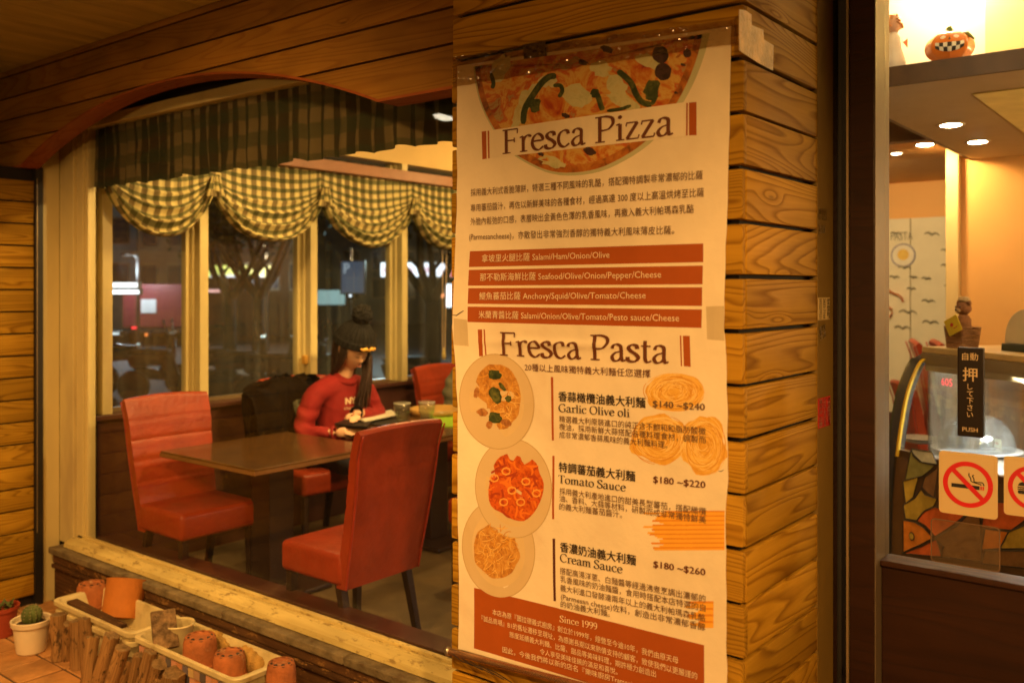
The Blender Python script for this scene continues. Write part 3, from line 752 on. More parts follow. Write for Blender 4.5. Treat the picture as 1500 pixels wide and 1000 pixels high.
# ---- food pictures, printed flat
def foodmat(name, cols, scale):
    m, nt, b = newmat(name); v = coords(nt, (1, 1, 1), True)
    no = N(nt, 'ShaderNodeTexNoise'); setin(no, Scale=scale, Detail=5, Roughness=.65, Distortion=.8); nt.links.new(v, no.inputs['Vector'])
    n = len(cols); st = [(.30+.42*i/(n-1), c) for i, c in enumerate(cols)]
    r = ramp(nt, st, no.outputs['Fac']); nt.links.new(r.outputs[0], b.inputs['Base Color']); setin(b, Roughness=.45); return m
fm_pizza = foodmat('print_pizza', [(.20, .02, .008), (.45, .075, .012), (.55, .20, .03), (.62, .40, .10), (.50, .09, .015), (.38, .30, .11), (.3, .04, .01)], 11)
fm_cheese = foodmat('print_cheese', [(.42, .42, .2), (.58, .55, .30), (.5, .4, .14)], 25)
fm_green = foodmat('print_green', [(.015, .03, .012), (.05, .07, .022), (.17, .17, .04)], 40)
fm_dark = foodmat('print_olive', [(.02, .012, .012), (.07, .035, .03), (.03, .015, .015)], 30)
fm_crust = foodmat('print_crust', [(.10, .04, .012), (.42, .13, .02), (.55, .25, .04)], 30)
fm_plate = foodmat('print_plate', [(.60, .46, .26), (.65, .50, .30), (.62, .48, .27)], 3)
fm_plate2 = foodmat('print_plate_well', [(.64, .47, .24), (.68, .52, .29), (.65, .48, .26)], 4)
fm_nood = [pmat('print_noodle_%s' % n, c) for n, c in (('pale', (.74, .47, .14)), ('gold', (.66, .33, .05)), ('amber', (.50, .20, .025)))]
fm_tom = [pmat('print_tomato_%s' % n, c) for n, c in (('red', (.60, .10, .012)), ('orange', (.74, .19, .018)), ('deep', (.36, .045, .01)))]
fm_nest = [pmat('print_nest_%s' % n, c) for n, c in (('light', (.88, .64, .24)), ('pale', (.86, .55, .14)), ('shade', (.66, .30, .035)))]
fm_pastebase = foodmat('print_pasta_base', [(.28, .10, .02), (.55, .26, .05), (.7, .42, .12)], 60)
fm_tombase = foodmat('print_tomato_base', [(.25, .03, .006), (.58, .10, .012), (.72, .2, .02)], 60)
fm_nestbase = foodmat('print_nest_base', [(.66, .32, .04), (.78, .44, .07), (.82, .52, .12)], 50)
def blob(mb, px, py, rx, ry, lay, rot=0, rough=.0, n=28, seed=0, clip=None, sq=1):
    vs = []
    for k in range(n):
        a = 2*math.pi*k/n
        r = 1+rough*mnoise.noise((math.cos(a)*2+seed*3.1, math.sin(a)*2, seed))
        x = rx*r*math.cos(a); y = ry*r*math.sin(a)
        X, Y = px+x*math.cos(rot)-y*math.sin(rot), py+x*math.sin(rot)+y*math.cos(rot)
        vs.append(on(*pp(X, Y), lay))
    c = on(*pp(px, py), lay)
    return mb.add([c]+vs, [(0, 1+(k+1) % n, 1+k) for k in range(n)])
def strip(mb, pts, w, lay):
    P = [Vector(p) for p in pts]; vs = []; fs = []
    for i, p in enumerate(P):
        t = (P[min(i+1, len(P)-1)]-P[max(0, i-1)])
        if t.length < 1e-6: t = Vector((1, 0))
        t.normalize(); nn = Vector((-t.y, t.x))*w*.5*(1 if 0 < i < len(P)-1 else .55)
        for q in (p+nn, p-nn): vs.append(on(*pp(q.x, q.y), lay))
    for i in range(len(P)-1): fs.append((2*i, 2*i+1, 2*i+3, 2*i+2))
    return mb.add(vs, fs)
# pizza: a disc cut by the top edge of the sheet
pc = []
for q in ((700, 128), (721.7, 186.7), (836.7, 252.3), (993, 150), (1023, 66.7), (945, 206.7)): pc.append(pp(*q))
import numpy as np
A = np.array([[2*x, 2*z, 1] for x, z in pc]); Bv = np.array([x*x+z*z for x, z in pc]); sol = np.linalg.lstsq(A, Bv, rcond=None)[0]
pcx, pcz = sol[0], sol[1]; pr = math.sqrt(sol[2]+pcx**2+pcz**2)
(Xa, Za), (Xb, Zb) = pp(672, 98), pp(1068, 40)
topz = lambda X: Za+(Zb-Za)*(X-Xa)/(Xb-Xa)-.006
def pizza(mb, r, lay, x_off=0, z_off=0):
    vs = []; n = 90
    for k in range(n):
        a = 2*math.pi*k/n; rr = r*(1+.012*mnoise.noise((math.cos(a)*3, math.sin(a)*3, 0)))
        X, Z = pcx+x_off+rr*math.cos(a), pcz+z_off+rr*math.sin(a)
        if Z > topz(X): Z = topz(X)
        vs.append((X, Z))
    m = 14; rings = []
    cx, cz = pcx, min(pcz, topz(pcx)-.03)
    V = [on(cx, cz, lay)]; Fs = []
    for j in range(1, m+1):
        for X, Z in vs:
            V.append(on(cx+(X-cx)*j/m, cz+(Z-cz)*j/m, lay))
    for k in range(n): Fs.append((0, 1+k, 1+(k+1) % n))
    for j in range(m-1):
        for k in range(n):
            k2 = (k+1) % n; a = 1+j*n
            Fs.append((a+k, a+n+k, a+n+k2, a+k2))
    return mb.add(V, Fs)
pb(pizza(MB(), pr*1.035, .8, .006, .004), 'printed_pizza_shadow', pmat('print_shadow_green', (.50, .50, .30)))
pb(pizza(MB(), pr, 1.2), 'printed_pizza', fm_crust, smooth=True)
pb(pizza(MB(), pr*.945, 1.6), 'printed_pizza_topping', fm_pizza, smooth=True)
rnd = random.Random(5)
for x, y, rx, ry, rot in [(845, 140, 20, 16, .3), (905, 128, 14, 20, -.6), (915, 150, 26, 9, .5), (770, 150, 10, 30, .5), (880, 100, 16, 12, .2), (805, 120, 13, 9, 0), (735, 100, 12, 22, .4), (810, 237, 20, 8, .3), (950, 90, 20, 9, .4), (760, 175, 18, 7, -1.1)]:
    pb(blob(MB(), x, y, rx, ry, 2, rot, .5, 20, x), 'printed_cheese', fm_cheese)
for pts, wd in [([(767, 182), (770, 160), (782, 140), (795, 122), (806, 113), (816, 112)], 9), ([(812, 126), (822, 126), (825, 134), (820, 143)], 6), ([(905, 104), (915, 112), (925, 122), (932, 138), (941, 150), (955, 154)], 9), ([(955, 154), (961, 140), (958, 126)], 6), ([(868, 132), (876, 140), (881, 155), (884, 162)], 8), ([(720, 108), (724, 122), (722, 130)], 6), ([(890, 163), (910, 160), (925, 155)], 5)]:
    pb(strip(MB(), catm([Vector(q) for q in pts], 4), wd, 2.4), 'printed_green_pepper', fm_green)
for q in ((785, 155, 8, 11), (872, 137, 6, 7), (955, 132, 11, 16)): pb(blob(MB(), *q, 2.5, .3, .4, 16, 3), 'printed_green_pepper', fm_green)
for x, y, r in [(967, 80, 12), (971, 105, 12), (1006, 78, 6)]: pb(blob(MB(), x, y, r, r*1.08, 2.6, 0, .15, 20, x), 'printed_olive', fm_dark)
for x, y, r in [(830, 170, 5), (865, 222, 8), (793, 226, 4), (855, 92, 6), (1000, 95, 3), (990, 136, 2.5), (888, 72, 7)]: pb(blob(MB(), x, y, r*1.3, r*.7, 2.6, .4, .5, 14, x), 'printed_char_spot', fm_dark)
pb(quad(MB(), ((717, 191.5), (1003, 149.8), (1003, 200), (717, 232)), 3.2, 30, 6), 'printed_heading_band', paper, smooth=True)
# plates, lower ones first
def plate(cx, cy, rx, ry, lay, base, strands, food, seed, n=110, wd=1.7):
    pb(blob(MB(), cx, cy, rx+1.2, ry+1.2, lay, -.12, 0, 48), 'printed_plate_edge', pmat('print_plate_edge', (.50, .36, .18)))
    pb(blob(MB(), cx, cy, rx, ry, lay+.5, -.12, 0, 48), 'printed_plate', fm_plate)
    pb(blob(MB(), cx, cy, rx*.74, ry*.78, lay+1, -.12, 0, 48), 'printed_plate_well', fm_plate2)
    fx, fy, frx, fry = food; r = random.Random(seed)
    pb(blob(MB(), fx, fy, frx, fry, lay+1.5, -.1, .13, 40, seed), 'printed_pasta', base)
    mbs = [MB() for _ in strands]
    for i in range(n):
        a = r.uniform(0, 6.28); d = math.sqrt(r.random())*.86; x, y = fx+frx*d*math.cos(a), fy+fry*d*math.sin(a)
        h = r.uniform(0, 6.28); cu = r.uniform(-.5, .5); pts = []
        for k in range(6):
            pts.append((x, y)); x += 3.6*math.cos(h); y += 3.6*math.sin(h); h += cu
            if ((x-fx)/frx)**2+((y-fy)/fry)**2 > 1.05: break
        if len(pts) > 1: strip(mbs[i % len(mbs)], pts, wd, lay+1.8+.8*i/n)
    for mb_, m in zip(mbs, strands):
        if mb_.v: pb(mb_, 'printed_noodles', m)
plate(730, 804, 52, 71, .8, fm_pastebase, fm_nood, (727, 806, 33, 41), 3, wd=1.2)
plate(752, 715, 55, 72, 2.6, fm_tombase, fm_tom, (755, 712, 40, 50), 2, 70, 3.2)
plate(727, 588, 54, 69, 4.6, fm_pastebase, fm_nood, (727, 581, 35, 48), 1, wd=1.4)
for x, y, rx, ry, rt_ in [(724, 549, 10, 7, .1), (725, 579, 9, 13, -.3), (724, 612, 10, 8, .2), (744, 584, 5, 5, 0), (735, 566, 3, 8, -.7)]: pb(blob(MB(), x, y, rx, ry, 8, rt_, .45, 18, x), 'printed_leaf', fm_green)
fm_mush = foodmat('print_mushroom', [(.2, .07, .02), (.4, .17, .05), (.5, .26, .08)], 60)
for x, y, rx, ry in [(706, 604, 8, 6), (697, 575, 4, 8), (716, 622, 5, 6), (741, 619, 8, 5)]: pb(blob(MB(), x, y, rx, ry, 8, .2, .3, 16, x), 'printed_mushroom', fm_mush)
fm_squid = pmat('print_squid', (.78, .36, .07))
for x, y in [(741, 690), (750, 718), (770, 705), (738, 735), (763, 735), (786, 722), (724, 700)]:
    pb(strip(MB(), [(x+6*math.cos(a/8*6.283), y+5*math.sin(a/8*6.283)) for a in range(9)], 2.4, 6.2), 'printed_squid_ring', fm_squid)
def nest(cx, cy, rx, ry, seed, n=26):
    pb(blob(MB(), cx, cy, rx, ry, 1, 0, .22, 36, seed), 'printed_pasta_nest', fm_nestbase)
    r = random.Random(seed); mbs = [MB(), MB(), MB()]
    for i in range(n):
        d = r.uniform(.25, .95); a0 = r.uniform(0, 6.28); ln = r.uniform(.8, 2.2); ox, oy = r.uniform(-.15, .15)*rx, r.uniform(-.15, .15)*ry
        strip(mbs[i % 3], [(cx+ox+rx*d*math.cos(a0+ln*k/9), cy+oy+ry*d*math.sin(a0+ln*k/9)) for k in range(10)], r.uniform(.6, 1.2), 1.4+.5*i/n)
    for mb_, m in zip(mbs, fm_nest): pb(mb_, 'printed_strands', m)
nest(988, 574, 43, 27, 1, 150); nest(966, 643, 42, 36, 2, 110); nest(1031, 652, 33, 44, 3, 110)
def brush(x0, y0, x1, y1, seed, k=7, xl=16):
    r = random.Random(seed); mbs = [MB(), MB()]
    for i in range(k):
        y = y0+(y1-y0)*(i+.5)/k; h = (y1-y0)/k*1.25
        sx = x0+r.uniform(-.2, 1)*xl
        quad(mbs[0 if i % 3 else 1], ((sx, y-h/2), (x1, y-h/2), (x1, y+h/2), (sx+r.uniform(-2, 2), y+h/2)), 1+.03*i, 6, 1)
    pb(mbs[0], 'printed_spaghetti', pmat('print_spaghetti', (.85, .43, .045))); pb(mbs[1], 'printed_spaghetti', pmat('print_spaghetti_dark', (.72, .27, .02)))
brush(948, 748, 1061, 805, 2, 26, 26); brush(1008, 880, 1046, 918, 4, 12, 22)
# small tape squares and a tear
tapem = glassmat('tape_patch', (.88, .86, .80), refl=1.0, dirt_or_haze=.12, film_col=(.6, .5, .35), rough=.2)
for c in [((664, 466), (684, 468), (686, 507), (664, 505)), ((1034, 449), (1060, 448), (1061, 499), (1036, 497))]: pb(quad(MB(), c, 3, 6, 6), 'tape_patch', tapem, smooth=True)
pb(strip(strip(MB(), [(661, 461), (668, 462), (674, 458), (679, 455)], 1.4, 2), [(1060, 688), (1056, 690), (1052, 690)], 1.2, 2), 'tear', cblack)

# ---- writing
GL = {}
def g_(ch_, adv, *st): GL[ch_] = (adv, st)
SF = lambda a, b, y: ('s', [(a, y), (b, y)])
g_('F', .74, ('l', [(.2, 0), (.2, 1)]), SF(.04, .38, .02), ('h', [(.05, .975), (.68, .975)]), ('v', [(.68, .98), (.67, .79)]), ('h', [(.2, .53), (.54, .53)]), ('v', [(.54, .62), (.54, .43)]))
g_('r', .46, ('l', [(.17, 0), (.17, .62)]), SF(.03, .34, .02), ('h', [(.03, .59), (.17, .64)]), ('c', [(.17, .42), (.24, .57), (.35, .65), (.45, .62), (.45, .57)]))
g_('e', .58, ('c', [(.11, .37), (.3, .38), (.50, .39), (.47, .55), (.32, .655), (.16, .56), (.08, .33), (.16, .09), (.34, .005), (.53, .13)]))
g_('s', .47, ('c', [(.39, .50), (.36, .62), (.22, .655), (.10, .56), (.14, .43), (.32, .30), (.41, .16), (.32, .03), (.17, .005), (.06, .06), (.04, .18)], 1.15))
g_('c', .54, ('c', [(.46, .50), (.43, .62), (.30, .655), (.14, .55), (.08, .32), (.15, .09), (.32, .005), (.50, .12)]))
g_('a', .58, ('c', [(.10, .49), (.16, .62), (.28, .655), (.40, .58), (.41, .40), (.41, .15), (.46, .02), (.56, .06)]), ('c', [(.41, .39), (.2, .32), (.08, .17), (.14, .02), (.28, .02), (.41, .15)]))
g_('P', .74, ('l', [(.2, 0), (.2, 1)]), SF(.04, .38, .02), ('h', [(.04, .975), (.3, .975)]), ('c', [(.2, .975), (.45, .975), (.64, .88), (.66, .68), (.52, .50), (.34, .455), (.2, .46)]))
g_('i', .33, ('l', [(.17, 0), (.17, .62)]), SF(.03, .32, .02), ('h', [(.04, .59), (.17, .64)]), ('d', [(.17, .88)]))
g_('z', .52, ('h', [(.06, .63), (.45, .63)]), ('v', [(.07, .63), (.05, .50)]), ('k', [(.43, .62), (.08, .03)]), ('h', [(.06, .02), (.46, .02)]), ('v', [(.46, .02), (.49, .15)]))
g_('t', .40, ('c', [(.18, .82), (.18, .5), (.18, .14), (.25, .01), (.39, .06)]), ('h', [(.05, .62), (.37, .62)]))
g_('G', .90, ('c', [(.76, .76), (.70, .92), (.50, .99), (.25, .88), (.1, .52), (.2, .14), (.5, 0), (.77, .1)]), ('l', [(.76, .06), (.76, .42)]), SF(.60, .88, .42))
g_('l', .33, ('l', [(.17, 0), (.17, 1)]), SF(.03, .32, .02), ('h', [(.04, .96), (.17, 1)]))
g_('O', .88, ('c', [(.44, .99), (.18, .86), (.09, .5), (.18, .14), (.44, 0), (.70, .14), (.79, .5), (.70, .86), (.44, .99)]))
g_('v', .54, ('k', [(.09, .63), (.28, .01)]), ('h2', [(.28, .01), (.47, .63)]), SF(.0, .2, .63), SF(.37, .55, .63))
g_('o', .60, ('c', [(.30, .655), (.13, .56), (.07, .33), (.13, .1), (.30, 0), (.47, .1), (.53, .33), (.47, .56), (.30, .655)]))
g_('T', .74, ('l', [(.37, 0), (.37, 1)]), SF(.22, .54, .02), ('h', [(.05, .975), (.70, .975)]), ('v', [(.06, .98), (.05, .78)]), ('v', [(.69, .98), (.70, .78)]))
g_('m', .95, ('l', [(.16, 0), (.16, .62)]), ('l', [(.47, 0), (.47, .45)]), ('l', [(.78, 0), (.78, .45)]), SF(.03, .28, .02), SF(.36, .58, .02), SF(.68, .9, .02), ('c', [(.16, .45), (.28, .62), (.40, .64), (.47, .5), (.47, .4)]), ('c', [(.47, .45), (.59, .62), (.71, .64), (.78, .5), (.78, .4)]), ('h', [(.03, .59), (.16, .64)]))
g_('n', .64, ('l', [(.16, 0), (.16, .62)]), ('l', [(.48, 0), (.48, .45)]), SF(.03, .28, .02), SF(.37, .60, .02), ('c', [(.16, .45), (.28, .62), (.41, .64), (.48, .5), (.48, .4)]), ('h', [(.03, .59), (.16, .64)]))
g_('u', .62, ('l', [(.46, 0), (.46, .62)]), ('c', [(.15, .62), (.15, .3), (.17, .08), (.29, 0), (.46, .16)]), SF(.03, .16, .62), SF(.34, .47, .62), SF(.45, .58, .02))
g_('S', .62, ('c', [(.50, .78), (.46, .94), (.30, .99), (.13, .88), (.14, .68), (.30, .54), (.48, .40), (.53, .2), (.40, .03), (.24, 0), (.08, .08), (.06, .26)], 1.15))
g_('C', .82, ('c', [(.74, .74), (.68, .92), (.48, .99), (.22, .86), (.1, .5), (.2, .14), (.48, 0), (.76, .18)]))
g_('1', .5, ('l', [(.26, 0), (.26, .98)]), SF(.12, .40, .02), ('h', [(.12, .86), (.26, .98)]))
g_('9', .56, ('c', [(.30, .98), (.13, .9), (.08, .7), (.14, .5), (.30, .46), (.44, .58), (.48, .74), (.42, .92), (.30, .98)]), ('c', [(.48, .74), (.46, .4), (.34, .12), (.14, .0)]))
def serif_text(s, thick=.125, thin=.052):
    """returns verts2d, faces, layer per vertex, width; cap height 1"""
    V = []; Fc = []; Ly = []; x = 0; k = 0
    for ch_ in s:
        if ch_ == ' ': x += .30; continue
        adv, sts = GL[ch_]
        for st in sts:
            ty, P = st[0], st[1]; mul = st[2] if len(st) > 2 else 1; k += 1; n0 = len(V)
            if ty == 'd':
                c = P[0]
                for a in range(12): V.append((x+c[0]+.075*math.cos(a*math.pi/6), c[1]+.075*math.sin(a*math.pi/6))); Ly.append(k % 5)
                Fc.append(tuple(range(n0, n0+12))); continue
            Q = [Vector(p) for p in (catm(P) if ty == 'c' else [Vector(P[0]).lerp(Vector(P[1]), i/8) for i in range(9)])]
            for i, p in enumerate(Q):
                t = (Q[min(i+1, len(Q)-1)]-Q[max(0, i-1)]).normalized()
                wv = {'l': thick, 'k': thick*.95, 'h': thin, 'h2': thin*1.1, 'v': thin*.9, 's': thin*.9}.get(ty)
                if wv is None:
                    dirn = abs(t.y*.93+t.x*-.30)
                    wv = thin+(thick*1.02-thin)*min(1, dirn)**1.2
                wv *= mul if ty == 'c' else 1
                nn = Vector((-t.y, t.x))*wv*.5
                for q in (p+nn, p-nn): V.append((x+q.x, q.y)); Ly.append(k % 5)
            for i in range(len(Q)-1): Fc.append((n0+2*i, n0+2*i+2, n0+2*i+3, n0+2*i+1))
        x += adv
    return V, Fc, Ly, x
dg = bpy.context.evaluated_depsgraph_get
def font_text(s, bold=0, res=2, spacing=1.0):
    cu = bpy.data.curves.new('writing', 'FONT'); cu.body = s; cu.resolution_u = res; cu.size = 1; cu.space_character = spacing; cu.fill_mode = 'FRONT'
    o = bpy.data.objects.new('writing', cu); COL.objects.link(o)
    bpy.context.view_layer.update()
    me = o.evaluated_get(dg()).to_mesh()
    V = [(v.co.x, v.co.y) for v in me.vertices]; Fc = [tuple(p.vertices) for p in me.polygons]
    if bold:                       # a heavier stroke: the same outlines laid again a hair to each side
        n_ = len(V); V = [(x+dx, y+dy) for dx, dy in ((-bold, 0), (bold, 0), (0, bold)) for x, y in V]; Fc = [tuple(i+k*n_ for i in f) for k in range(3) for f in Fc]
    o.evaluated_get(dg()).to_mesh_clear(); bpy.data.objects.remove(o); bpy.data.curves.remove(cu)
    return V, Fc
def poster_line(s, x0, y0, x1, y1, h, mat, serif=False, bold=0, lay=10, name='printed_text', res=2):
    (X0, Z0), (X1, Z1) = pp(x0, y0), pp(x1, y1); Hh = pp(x0, y0-h)[1]-Z0
    if serif: V, Fc, Ly, W = serif_text(s); cap = 1.0; xa = V and min(v[0] for v in V); xb = max(v[0] for v in V)
    else:
        V, Fc = font_text(s, bold, res); Ly = [3*i//max(1, len(V)) for i in range(len(V))] if bold else [0]*len(V); xa = min(v[0] for v in V); xb = max(v[0] for v in V)
        cjk = any(ord(c) > 0x2e80 for c in s); ya = -.11 if cjk else 0; cap = .93 if cjk else .70
    vs = []
    for (x, y), l in zip(V, Ly):
        u = (x-xa)/(xb-xa)
        yy = y/cap if serif else (y-ya)/cap
        X = X0+(X1-X0)*u; Z = Z0+(Z1-Z0)*u+Hh*yy
        vs.append(on(X, Z, lay+l*.09))
    pb(MB().add(vs, Fc), name, mat)
PLINES = [
 ('Fresca Pizza', 737, 226, 987, 197.5, 35, ctext, 1, 0), ('Fresca Pasta', 733, 520, 981.5, 532, 34, ctext, 1, 0),
 ('Garlic Olive oli', 818.6, 602.4, 923.6, 610.5, 11.5, cblack, 1, 0), ('Tomato Sauce', 818, 706.5, 918, 719, 11.5, cblack, 1, 0),
 ('Cream Sauce', 821, 821.5, 913.4, 838.6, 12, cblack, 1, 0), ('Since 1999', 819.5, 910, 875.6, 921.4, 9.5, clight, 1, 0),
 ('採用義大利式香脆薄餅，特選三種不同風味的乳酪，搭配獨特調製非常濃郁的比薩', 689.3, 288, 1030, 263, 11, cgrey, 0, 0),
 ('專用蕃茄醬汁，再佐以新鮮美味的各種食材，經過高達 300 度以上高溫烘烤至比薩', 689.3, 310.5, 1031.7, 288.5, 11, cgrey, 0, 0),
 ('外脆內鬆弛的口感，表層映出金黃色色澤的乳香風味，再撒入義大利帕瑪森乳酪', 689.3, 330.5, 1016.7, 312.5, 11, cgrey, 0, 0),
 ('(Parmesancheese)，亦散發出非常強烈香醇的獨特義大利風味薄皮比薩。', 687.5, 352.5, 988, 343.5, 11, cgrey, 0, 0),
 ('拿坡里火腿比薩 Salami/Ham/Onion/Olive', 706.4, 384.5, 893.6, 379, 11.3, clight, 0, 0),
 ('那不勒斯海鮮比薩 Seafood/Olive/Onion/Pepper/Cheese', 704, 412, 969, 408, 11.3, clight, 0, 0),
 ('鯷魚蕃茄比薩 Anchovy/Squid/Olive/Tomato/Cheese', 703, 439.5, 947, 438.5, 11.3, clight, 0, 0),
 ('米蘭青醬比薩 Salami/Onion/Olive/Tomato/Pesto sauce/Cheese', 702, 466.5, 995.6, 472, 11.3, clight, 0, 0),
 ('20種以上風味獨特義大利麵任您選擇', 769.4, 543, 954.5, 553.5, 11, ctext, 0, 0),
 ('香蒜橄欖油義大利麵', 818.6, 587.5, 947, 597.8, 14.5, cblack, 0, .016), ('$140 ~$240', 957.5, 595.5, 1034, 600.5, 9.5, cgrey, 0, .02),
 ('精選義大利原裝進口的純正含不飽和和脂肪酸橄', 819.5, 618.4, 1035, 637, 10, cgrey, 0, 0), ('欖油，採用新鮮大蒜搭配各種料理食材，調製而', 819.5, 629.7, 1035, 649.6, 10, cgrey, 0, 0),
 ('成非常濃郁香蒜風味的義大利麵料理。', 819.5, 641.2, 978.5, 656.7, 10, cgrey, 0, 0),
 ('特調蕃茄義大利麵', 818.6, 691, 931.5, 705.5, 14.5, cblack, 0, .016), ('$180 ~$220', 957.5, 706, 1034, 714.5, 9.5, ctext, 0, .02),
 ('採用義大利產地進口的甜美長型蕃茄，搭配橄欖', 820, 723.6, 1035, 754.6, 10, cgrey, 0, 0), ('油、香料、大蒜等材料，研製而成非常獨特鮮美', 820, 734, 1035, 766.8, 10, cgrey, 0, 0),
 ('的義大利麵蕃茄醬汁。', 820, 746, 912.5, 758.5, 10, cgrey, 0, 0),
 ('香濃奶油義大利麵', 821, 807.5, 933, 828, 14.5, cblack, 0, .016), ('$180 ~$260', 958.5, 829.5, 1034.6, 842, 9.5, ctext, 0, .02),
 ('搭配高湯洋蔥、白麵醬等經過沸煮烹調出濃郁的', 821, 840, 1035, 881.6, 10, cgrey, 0, 0), ('乳香風味的奶油麵醬，食用時搭配本店特選的自', 821.6, 852, 1035, 895, 10, cgrey, 0, 0),
 ('義大利進口發酵達兩年以上的義大利帕瑪森乳酪', 821.6, 865, 1035, 909.5, 10, cgrey, 0, 0), ('(Parmesan cheese)佐料，創造出非常濃郁香醇', 822, 877.6, 1035, 923, 10, cgrey, 0, 0), ('的奶油義大利麵。', 821.6, 889, 894.5, 903, 10, cgrey, 0, 0),
 ('本店為原『圖拉德義式廚房』創立於1999年，經營至今逾10年，我們由原天母', 721.4, 900, 995, 971, 8.8, clight, 0, 0),
 ('『誠品商場』B1的舊址遷移至現址，為感謝長期以來熱情支持的顧客，致使我們以更嚴謹的', 705.5, 909, 1023, 994, 8.8, clight, 0, 0),
 ('態度延續義大利麵、比薩、甜品等美味料理，期許極力創造出', 746, 933, 962, 991, 8.8, clight, 0, 0),
 ('令人享受美味佳餚的滿足和喜悅。', 790.4, 958, 905, 988, 8.8, clight, 0, 0),
 ('因此，今後我們將以新的店名『樂味廚房Trattoria』', 736, 955, 935, 1008, 8.8, clight, 0, 0),
]
for L_ in PLINES: poster_line(L_[0], *L_[1:7], serif=bool(L_[7]), bold=L_[8])

# ---- clear packing tape over the top edge, crumpled
def crumpled(name, c, seed, nu=180, nv=30, amp=.011, mat=None):
    P = [pp(*q) for q in c]
    def f(u, v):
        a = [P[0][i]*(1-u)+P[1][i]*u for i in (0, 1)]; b = [P[3][i]*(1-u)+P[2][i]*u for i in (0, 1)]
        X, Z = a[0]*(1-v)+b[0]*v, a[1]*(1-v)+b[1]*v
        Z += .003*mnoise.noise((u*20, seed, v))
        d = abs(mnoise.noise((X*30, Z*55, seed)))*.6+.5*abs(mnoise.noise((X*75, Z*60, seed+2)))
        base = on(X, Z, 6)
        return (X, base[1]-.0018-amp*d*d*2.0, Z)
    return MB().grid(f, nu, nv)
tape = tag(crumpled('t', ((665, 84), (1078, 28), (1078, 64), (665, 128)), 3).build('packing_tape', glassmat('clear_tape', (.70, .60, .44), refl=3.2, dirt_or_haze=.05, film_col=(.5, .45, .35), rough=.10, streak=(20, 20, 20)), auto=False, smooth=True),
           'wide strip of crumpled clear packing tape along the top edge of the poster', 'tape')
# torn brown tape on the pillar's side and a dark patch
kr = MB()
q = [(1083, 14), (1093, 16), (1101, 22), (1101, 37), (1118, 44), (1119, 58), (1133, 67), (1132, 104), (1110, 92), (1083, 74)]
pts = []
for x, y in q:
    p = atX(x, y, PX1+.002); pts.append((p.y, p.z))
kt = tag(MB().prism(pts, lambda a, b, h: (h+.0004*math.sin(a*90), a, b), PX1+.0012, PX1+.0022).build('torn_tape', plain('kraft_tape', (.62, .42, .19), .3, var=.35, scale=22, bump=.6)), 'torn piece of brown paper tape with stepped edge near the top corner of the pillar', 'tape')
kt2 = tag(quad(MB(), ((767, 66), (799, 61), (802, 84), (768, 88)), 1.2, 6, 4).build('dark_tape', plain('dark_tape', (.06, .03, .012), .4, var=.4, scale=30)), 'small dark tape patch on the board just above the poster', 'tape')
# rod in the bottom hem of the poster
(Xr0, Zr0), (Xr1, Zr1) = pp(662, 951), pp(900, 1012)
rd = thing('poster_rod', 'copper coloured rod in the bottom hem of the poster', 'rod', (Xr0, YP-.02, Zr0))
def rp(t): return ((Xr1-Xr0)*1.0*t, 0, (Zr1-Zr0)*t)
MB().tube([rp(0), rp(3.4)], .0095, 14).build('tube', M['copper'], rd, smooth=True)
MB().lathe([(0, -.012), (.008, -.010), (.0125, 0), (.008, .010), (0, .012)], 14).build('end_knob', M['steel'], rd, smooth=True)
hm = MB().grid(lambda u, v: ((Xr1-Xr0)*3.2*u+.015, -.012*math.sin(v*3.1)+.004*mnoise.noise((u*18, v*2, 1)), (Zr1-Zr0)*3.2*u+.014-.022*v+.008*mnoise.noise((u*14, v, 3))), 60, 6)
hm.build('crumpled_hem', tapem, rd, smooth=True)
mb = MB()
for a in range(5): mb.tube([(.03+.03*a, -.013, .004-.002*a), (.06+.03*a, -.017, -.004), (.10+.035*a, -.012, -.010-.003*a)], .0012, 5)
mb.build('cord_scraps', M['dark'], rd)
# pencilled fold at mid height is in the sheet itself
# ---- small service stickers on the painted strip behind the pillar edge
def vtext(lines, x0, x1, y0, y1, X, bg_, fg, name, label, tilt=0):
    """sticker on a plane facing +x; text runs downwards, like the photo"""
    a, b, c = atX(x0, y0, X), atX(x1, y0, X), atX(x0, y1, X)
    Y0, Y1, Z1_, Z0_ = a.y, b.y, a.z, c.z
    r = thing(name, label, 'sticker', (X, (Y0+Y1)/2, (Z0_+Z1_)/2)); r.rotation_euler = (tilt, 0, 0)
    hy, hz = (Y1-Y0)/2, (Z1_-Z0_)/2
    if bg_: MB().box(0, .0008, -hy, hy, -hz, hz).build('backing', bg_, r)
    n = len(lines)
    for i, s in enumerate(lines):
        V, Fc = font_text(s, .01); xa, xb = min(v[0] for v in V), max(v[0] for v in V)
        ws = 2*hy/n; yc = hy-(i+.5)*ws
        vs = [(.0014, yc+(y-.28)*ws*.82, hz*.92-(x-xa)/(xb-xa)*2*hz*.92) for x, y in V]
        MB().add(vs, Fc).build('printed_text', fg, r)
    return r
SX = PX1+.0015
stl = pmat('sticker_cream', (.55, .42, .2)); str_ = pmat('sticker_red', (.45, .02, .02)); stw = pmat('sticker_white', (.8, .7, .55))
vtext(['急修電動鐵門', '2833-7166', '0932277231'], 1198, 1215, 436, 469, SX, stl, cblack, 'service_sticker', 'cream door-repair sticker with black writing, highest full sticker on the strip')
vtext(['免修電動鐵捲門', '0925-509309', '陳先生 行動'], 1198, 1216, 584, 628, SX, str_, stw, 'service_sticker', 'red door-repair sticker with pale writing, lowest on the strip')
vtext(['免修', '電動門'], 1199, 1209, 476, 498, SX, None, stw, 'service_sticker', 'small tilted pale lettering just under the cream sticker', .2)
